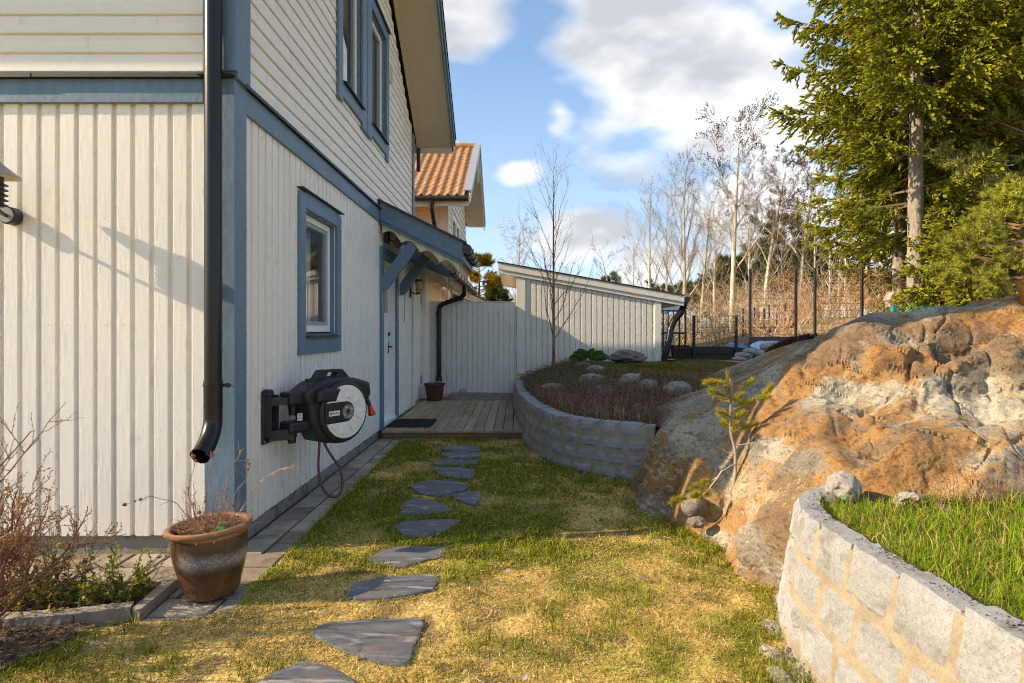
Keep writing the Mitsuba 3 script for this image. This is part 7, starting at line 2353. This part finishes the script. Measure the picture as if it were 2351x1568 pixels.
n = 900                                                # small broad-leaved weeds and clover in the turf
x, y = scatter(n * 3, -1.3, 1.25, 2.2, 5.2)
ok = N(np.c_[x, y, 0 * x], 3.2, 2, 91) + .4 * np.exp(-np.clip(1.15 - x, 0, 9) / .25) > .66
x, y = x[ok][:n], y[ok][:n]
k = len(x)
m = MB()
leaves(m, np.c_[x, y, lawn_z(x, y) + r.uniform(.008, .03, k)], np.c_[r.normal(0, 1, (k, 2)), r.normal(.2, .3, k)], np.c_[r.normal(0, .4, (k, 2)), np.ones(k)], r.uniform(.010, .024, k), r.uniform(.008, .016, k), np.array([(.10, .17, .03), (.14, .21, .05), (.09, .14, .05)])[r.integers(0, 3, k)] * r.uniform(.7, 1.2, (k, 1)))
stuff('clover', m, 'leafy', 'small broad-leaved weeds and clover in the lawn', 'weeds')
n = 700                                                # broken straw and twig scraps lying loose
x, y = scatter(n, -1.5, 1.3, 2.1, 7.3)
k = len(x)
P = np.c_[x, y, lawn_z(x, y) + .022]
dd = np.c_[r.normal(0, 1, (k, 2)), r.normal(0, .15, k)]
m = MB()
tubes(m, P, P + unit(dd) * r.uniform(.02, .08, (k, 1)), .0014, .0009, 3, c=np.array([(.62, .48, .27), (.34, .22, .12), (.5, .36, .2)])[r.integers(0, 3, k)])
stuff('straw_scraps', m, 'matte', 'loose dry straw and twig scraps scattered on the lawn', 'straw')

# upper lawn behind the bed
um = MB()
n = 90000
x, y = r.uniform(.8, 3.9, n), r.uniform(6.2, 14.5, n)
ok = (y + .30 * x > 8.35 - .25 * np.clip(x - 1.0, 0, 1.2) * 2) & ((y > YF) | (x > .9)) & ~((x < 2.8) & (y > YF - .03)) & ((y < 12.48) | (x < 3.4))
x, y = x[ok], y[ok]
rz = np.where(y < 9.3, rock_z(x, np.minimum(y, 9.3)), -1)
z = zt(x, y)
ok = rz < z + .03
x, y, z = x[ok], y[ok], z[ok]
k = len(x)
isg = r.random(k) < np.clip((N(np.c_[x, y, 0 * x], 1.3, 3, 63) - .33) * 3, .2, .9)
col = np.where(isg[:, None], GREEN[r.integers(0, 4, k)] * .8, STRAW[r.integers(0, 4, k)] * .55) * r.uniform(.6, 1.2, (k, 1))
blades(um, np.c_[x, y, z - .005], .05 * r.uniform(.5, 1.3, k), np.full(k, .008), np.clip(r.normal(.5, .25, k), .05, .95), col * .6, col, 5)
stuff('upper_lawn_grass', um, 'leafy', 'short shaded grass of the upper lawn beside the shed', 'grass')

# fresh grass in the planter
pm = MB()
n = 64000
x, y = r.uniform(1.25, 3.6, n), r.uniform(.9, 2.86, n)
ok = shapely.contains_xy(plant_poly.buffer(-.005), x, y) & (y < 2.84)
x, y = x[ok], y[ok]
ok = rock_z(x, y) < .52
x, y = x[ok], y[ok]
ok = r.random(len(x)) < np.clip((y - 1.35) * 1.6 + .35 + (N(np.c_[x, y, 0 * x], 6, 3, 9) - .5) * 2.0, .10, 1)
x, y = x[ok], y[ok]
k = len(x)
col = np.where((r.random(k) < .74)[:, None], np.array([(.20, .36, .012), (.27, .44, .02), (.14, .27, .012), (.36, .46, .03)])[r.integers(0, 4, k)], STRAW[r.integers(0, 4, k)] * .9) * r.uniform(.7, 1.2, (k, 1))
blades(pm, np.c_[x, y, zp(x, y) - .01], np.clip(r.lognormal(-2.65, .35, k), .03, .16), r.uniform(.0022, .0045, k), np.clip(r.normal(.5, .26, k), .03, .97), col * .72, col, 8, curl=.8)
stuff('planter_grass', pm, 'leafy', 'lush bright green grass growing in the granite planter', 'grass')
n = 700
x, y = r.uniform(1.25, 3.6, n), r.uniform(.9, 2.8, n)
ok = shapely.contains_xy(plant_poly.buffer(-.01), x, y)
x, y = x[ok], y[ok]
k = len(x)
m = MB()
leaves(m, np.c_[x, y, zp(x, y) + r.uniform(.0, .02, k)], np.c_[r.normal(0, 1, (k, 2)), r.normal(0, .3, k)], np.c_[r.normal(0, .4, (k, 2)), np.ones(k)], r.uniform(.015, .05, k), r.uniform(.006, .014, k), np.array([(.30, .16, .08), (.42, .27, .13), (.20, .11, .06)])[r.integers(0, 3, k)] * r.uniform(.6, 1.2, (k, 1)))
stuff('planter_litter', m, 'leafy', 'brown leaf scraps on the planter soil', 'leaf litter')

# single fallen leaves
for i, (u, v, lab, c, L) in enumerate(((1160, 1312, 'pale dry leaf lying on the sunlit lawn right of the path', (.62, .50, .40), .045), (1047, 1343, 'small dry leaf lying near the third stepping stone', (.55, .42, .30), .03), (1486, 1325, 'curled grey dry leaf lying on the lawn toward the rock', (.45, .38, .32), .05),
                                       (880, 1102, 'brown dry leaf in the shaded grass left of the path', (.36, .16, .08), .055), (852, 1160, 'reddish dry leaf in the dark grass by the paving', (.36, .14, .07), .06), (1240, 1362, 'tan dry leaf in the middle of the sunlit lawn', (.5, .36, .22), .03), (1200, 1562, 'pale dry leaf at the bottom edge of the lawn', (.66, .56, .44), .04), (1255, 1040, 'brown dry leaf at the foot of the retaining wall', (.40, .22, .12), .06), (1375, 1345, 'small brown dry leaf near the sunlit rock', (.36, .19, .09), .03))):
    p = on(u, v, .035)
    k = thing('dead_leaf', lab, 'leaf')
    a = r.uniform(0, 6.28)
    m = MB().add(*big_leaf(p, np.array([math.cos(a), math.sin(a), .15]), np.array([.1, -.2, 1]), L, L * .7, 70 + i, np.array(c) * .85, c), raw=True)
    put(k, m, 'leafy', smooth=True, exact=True)
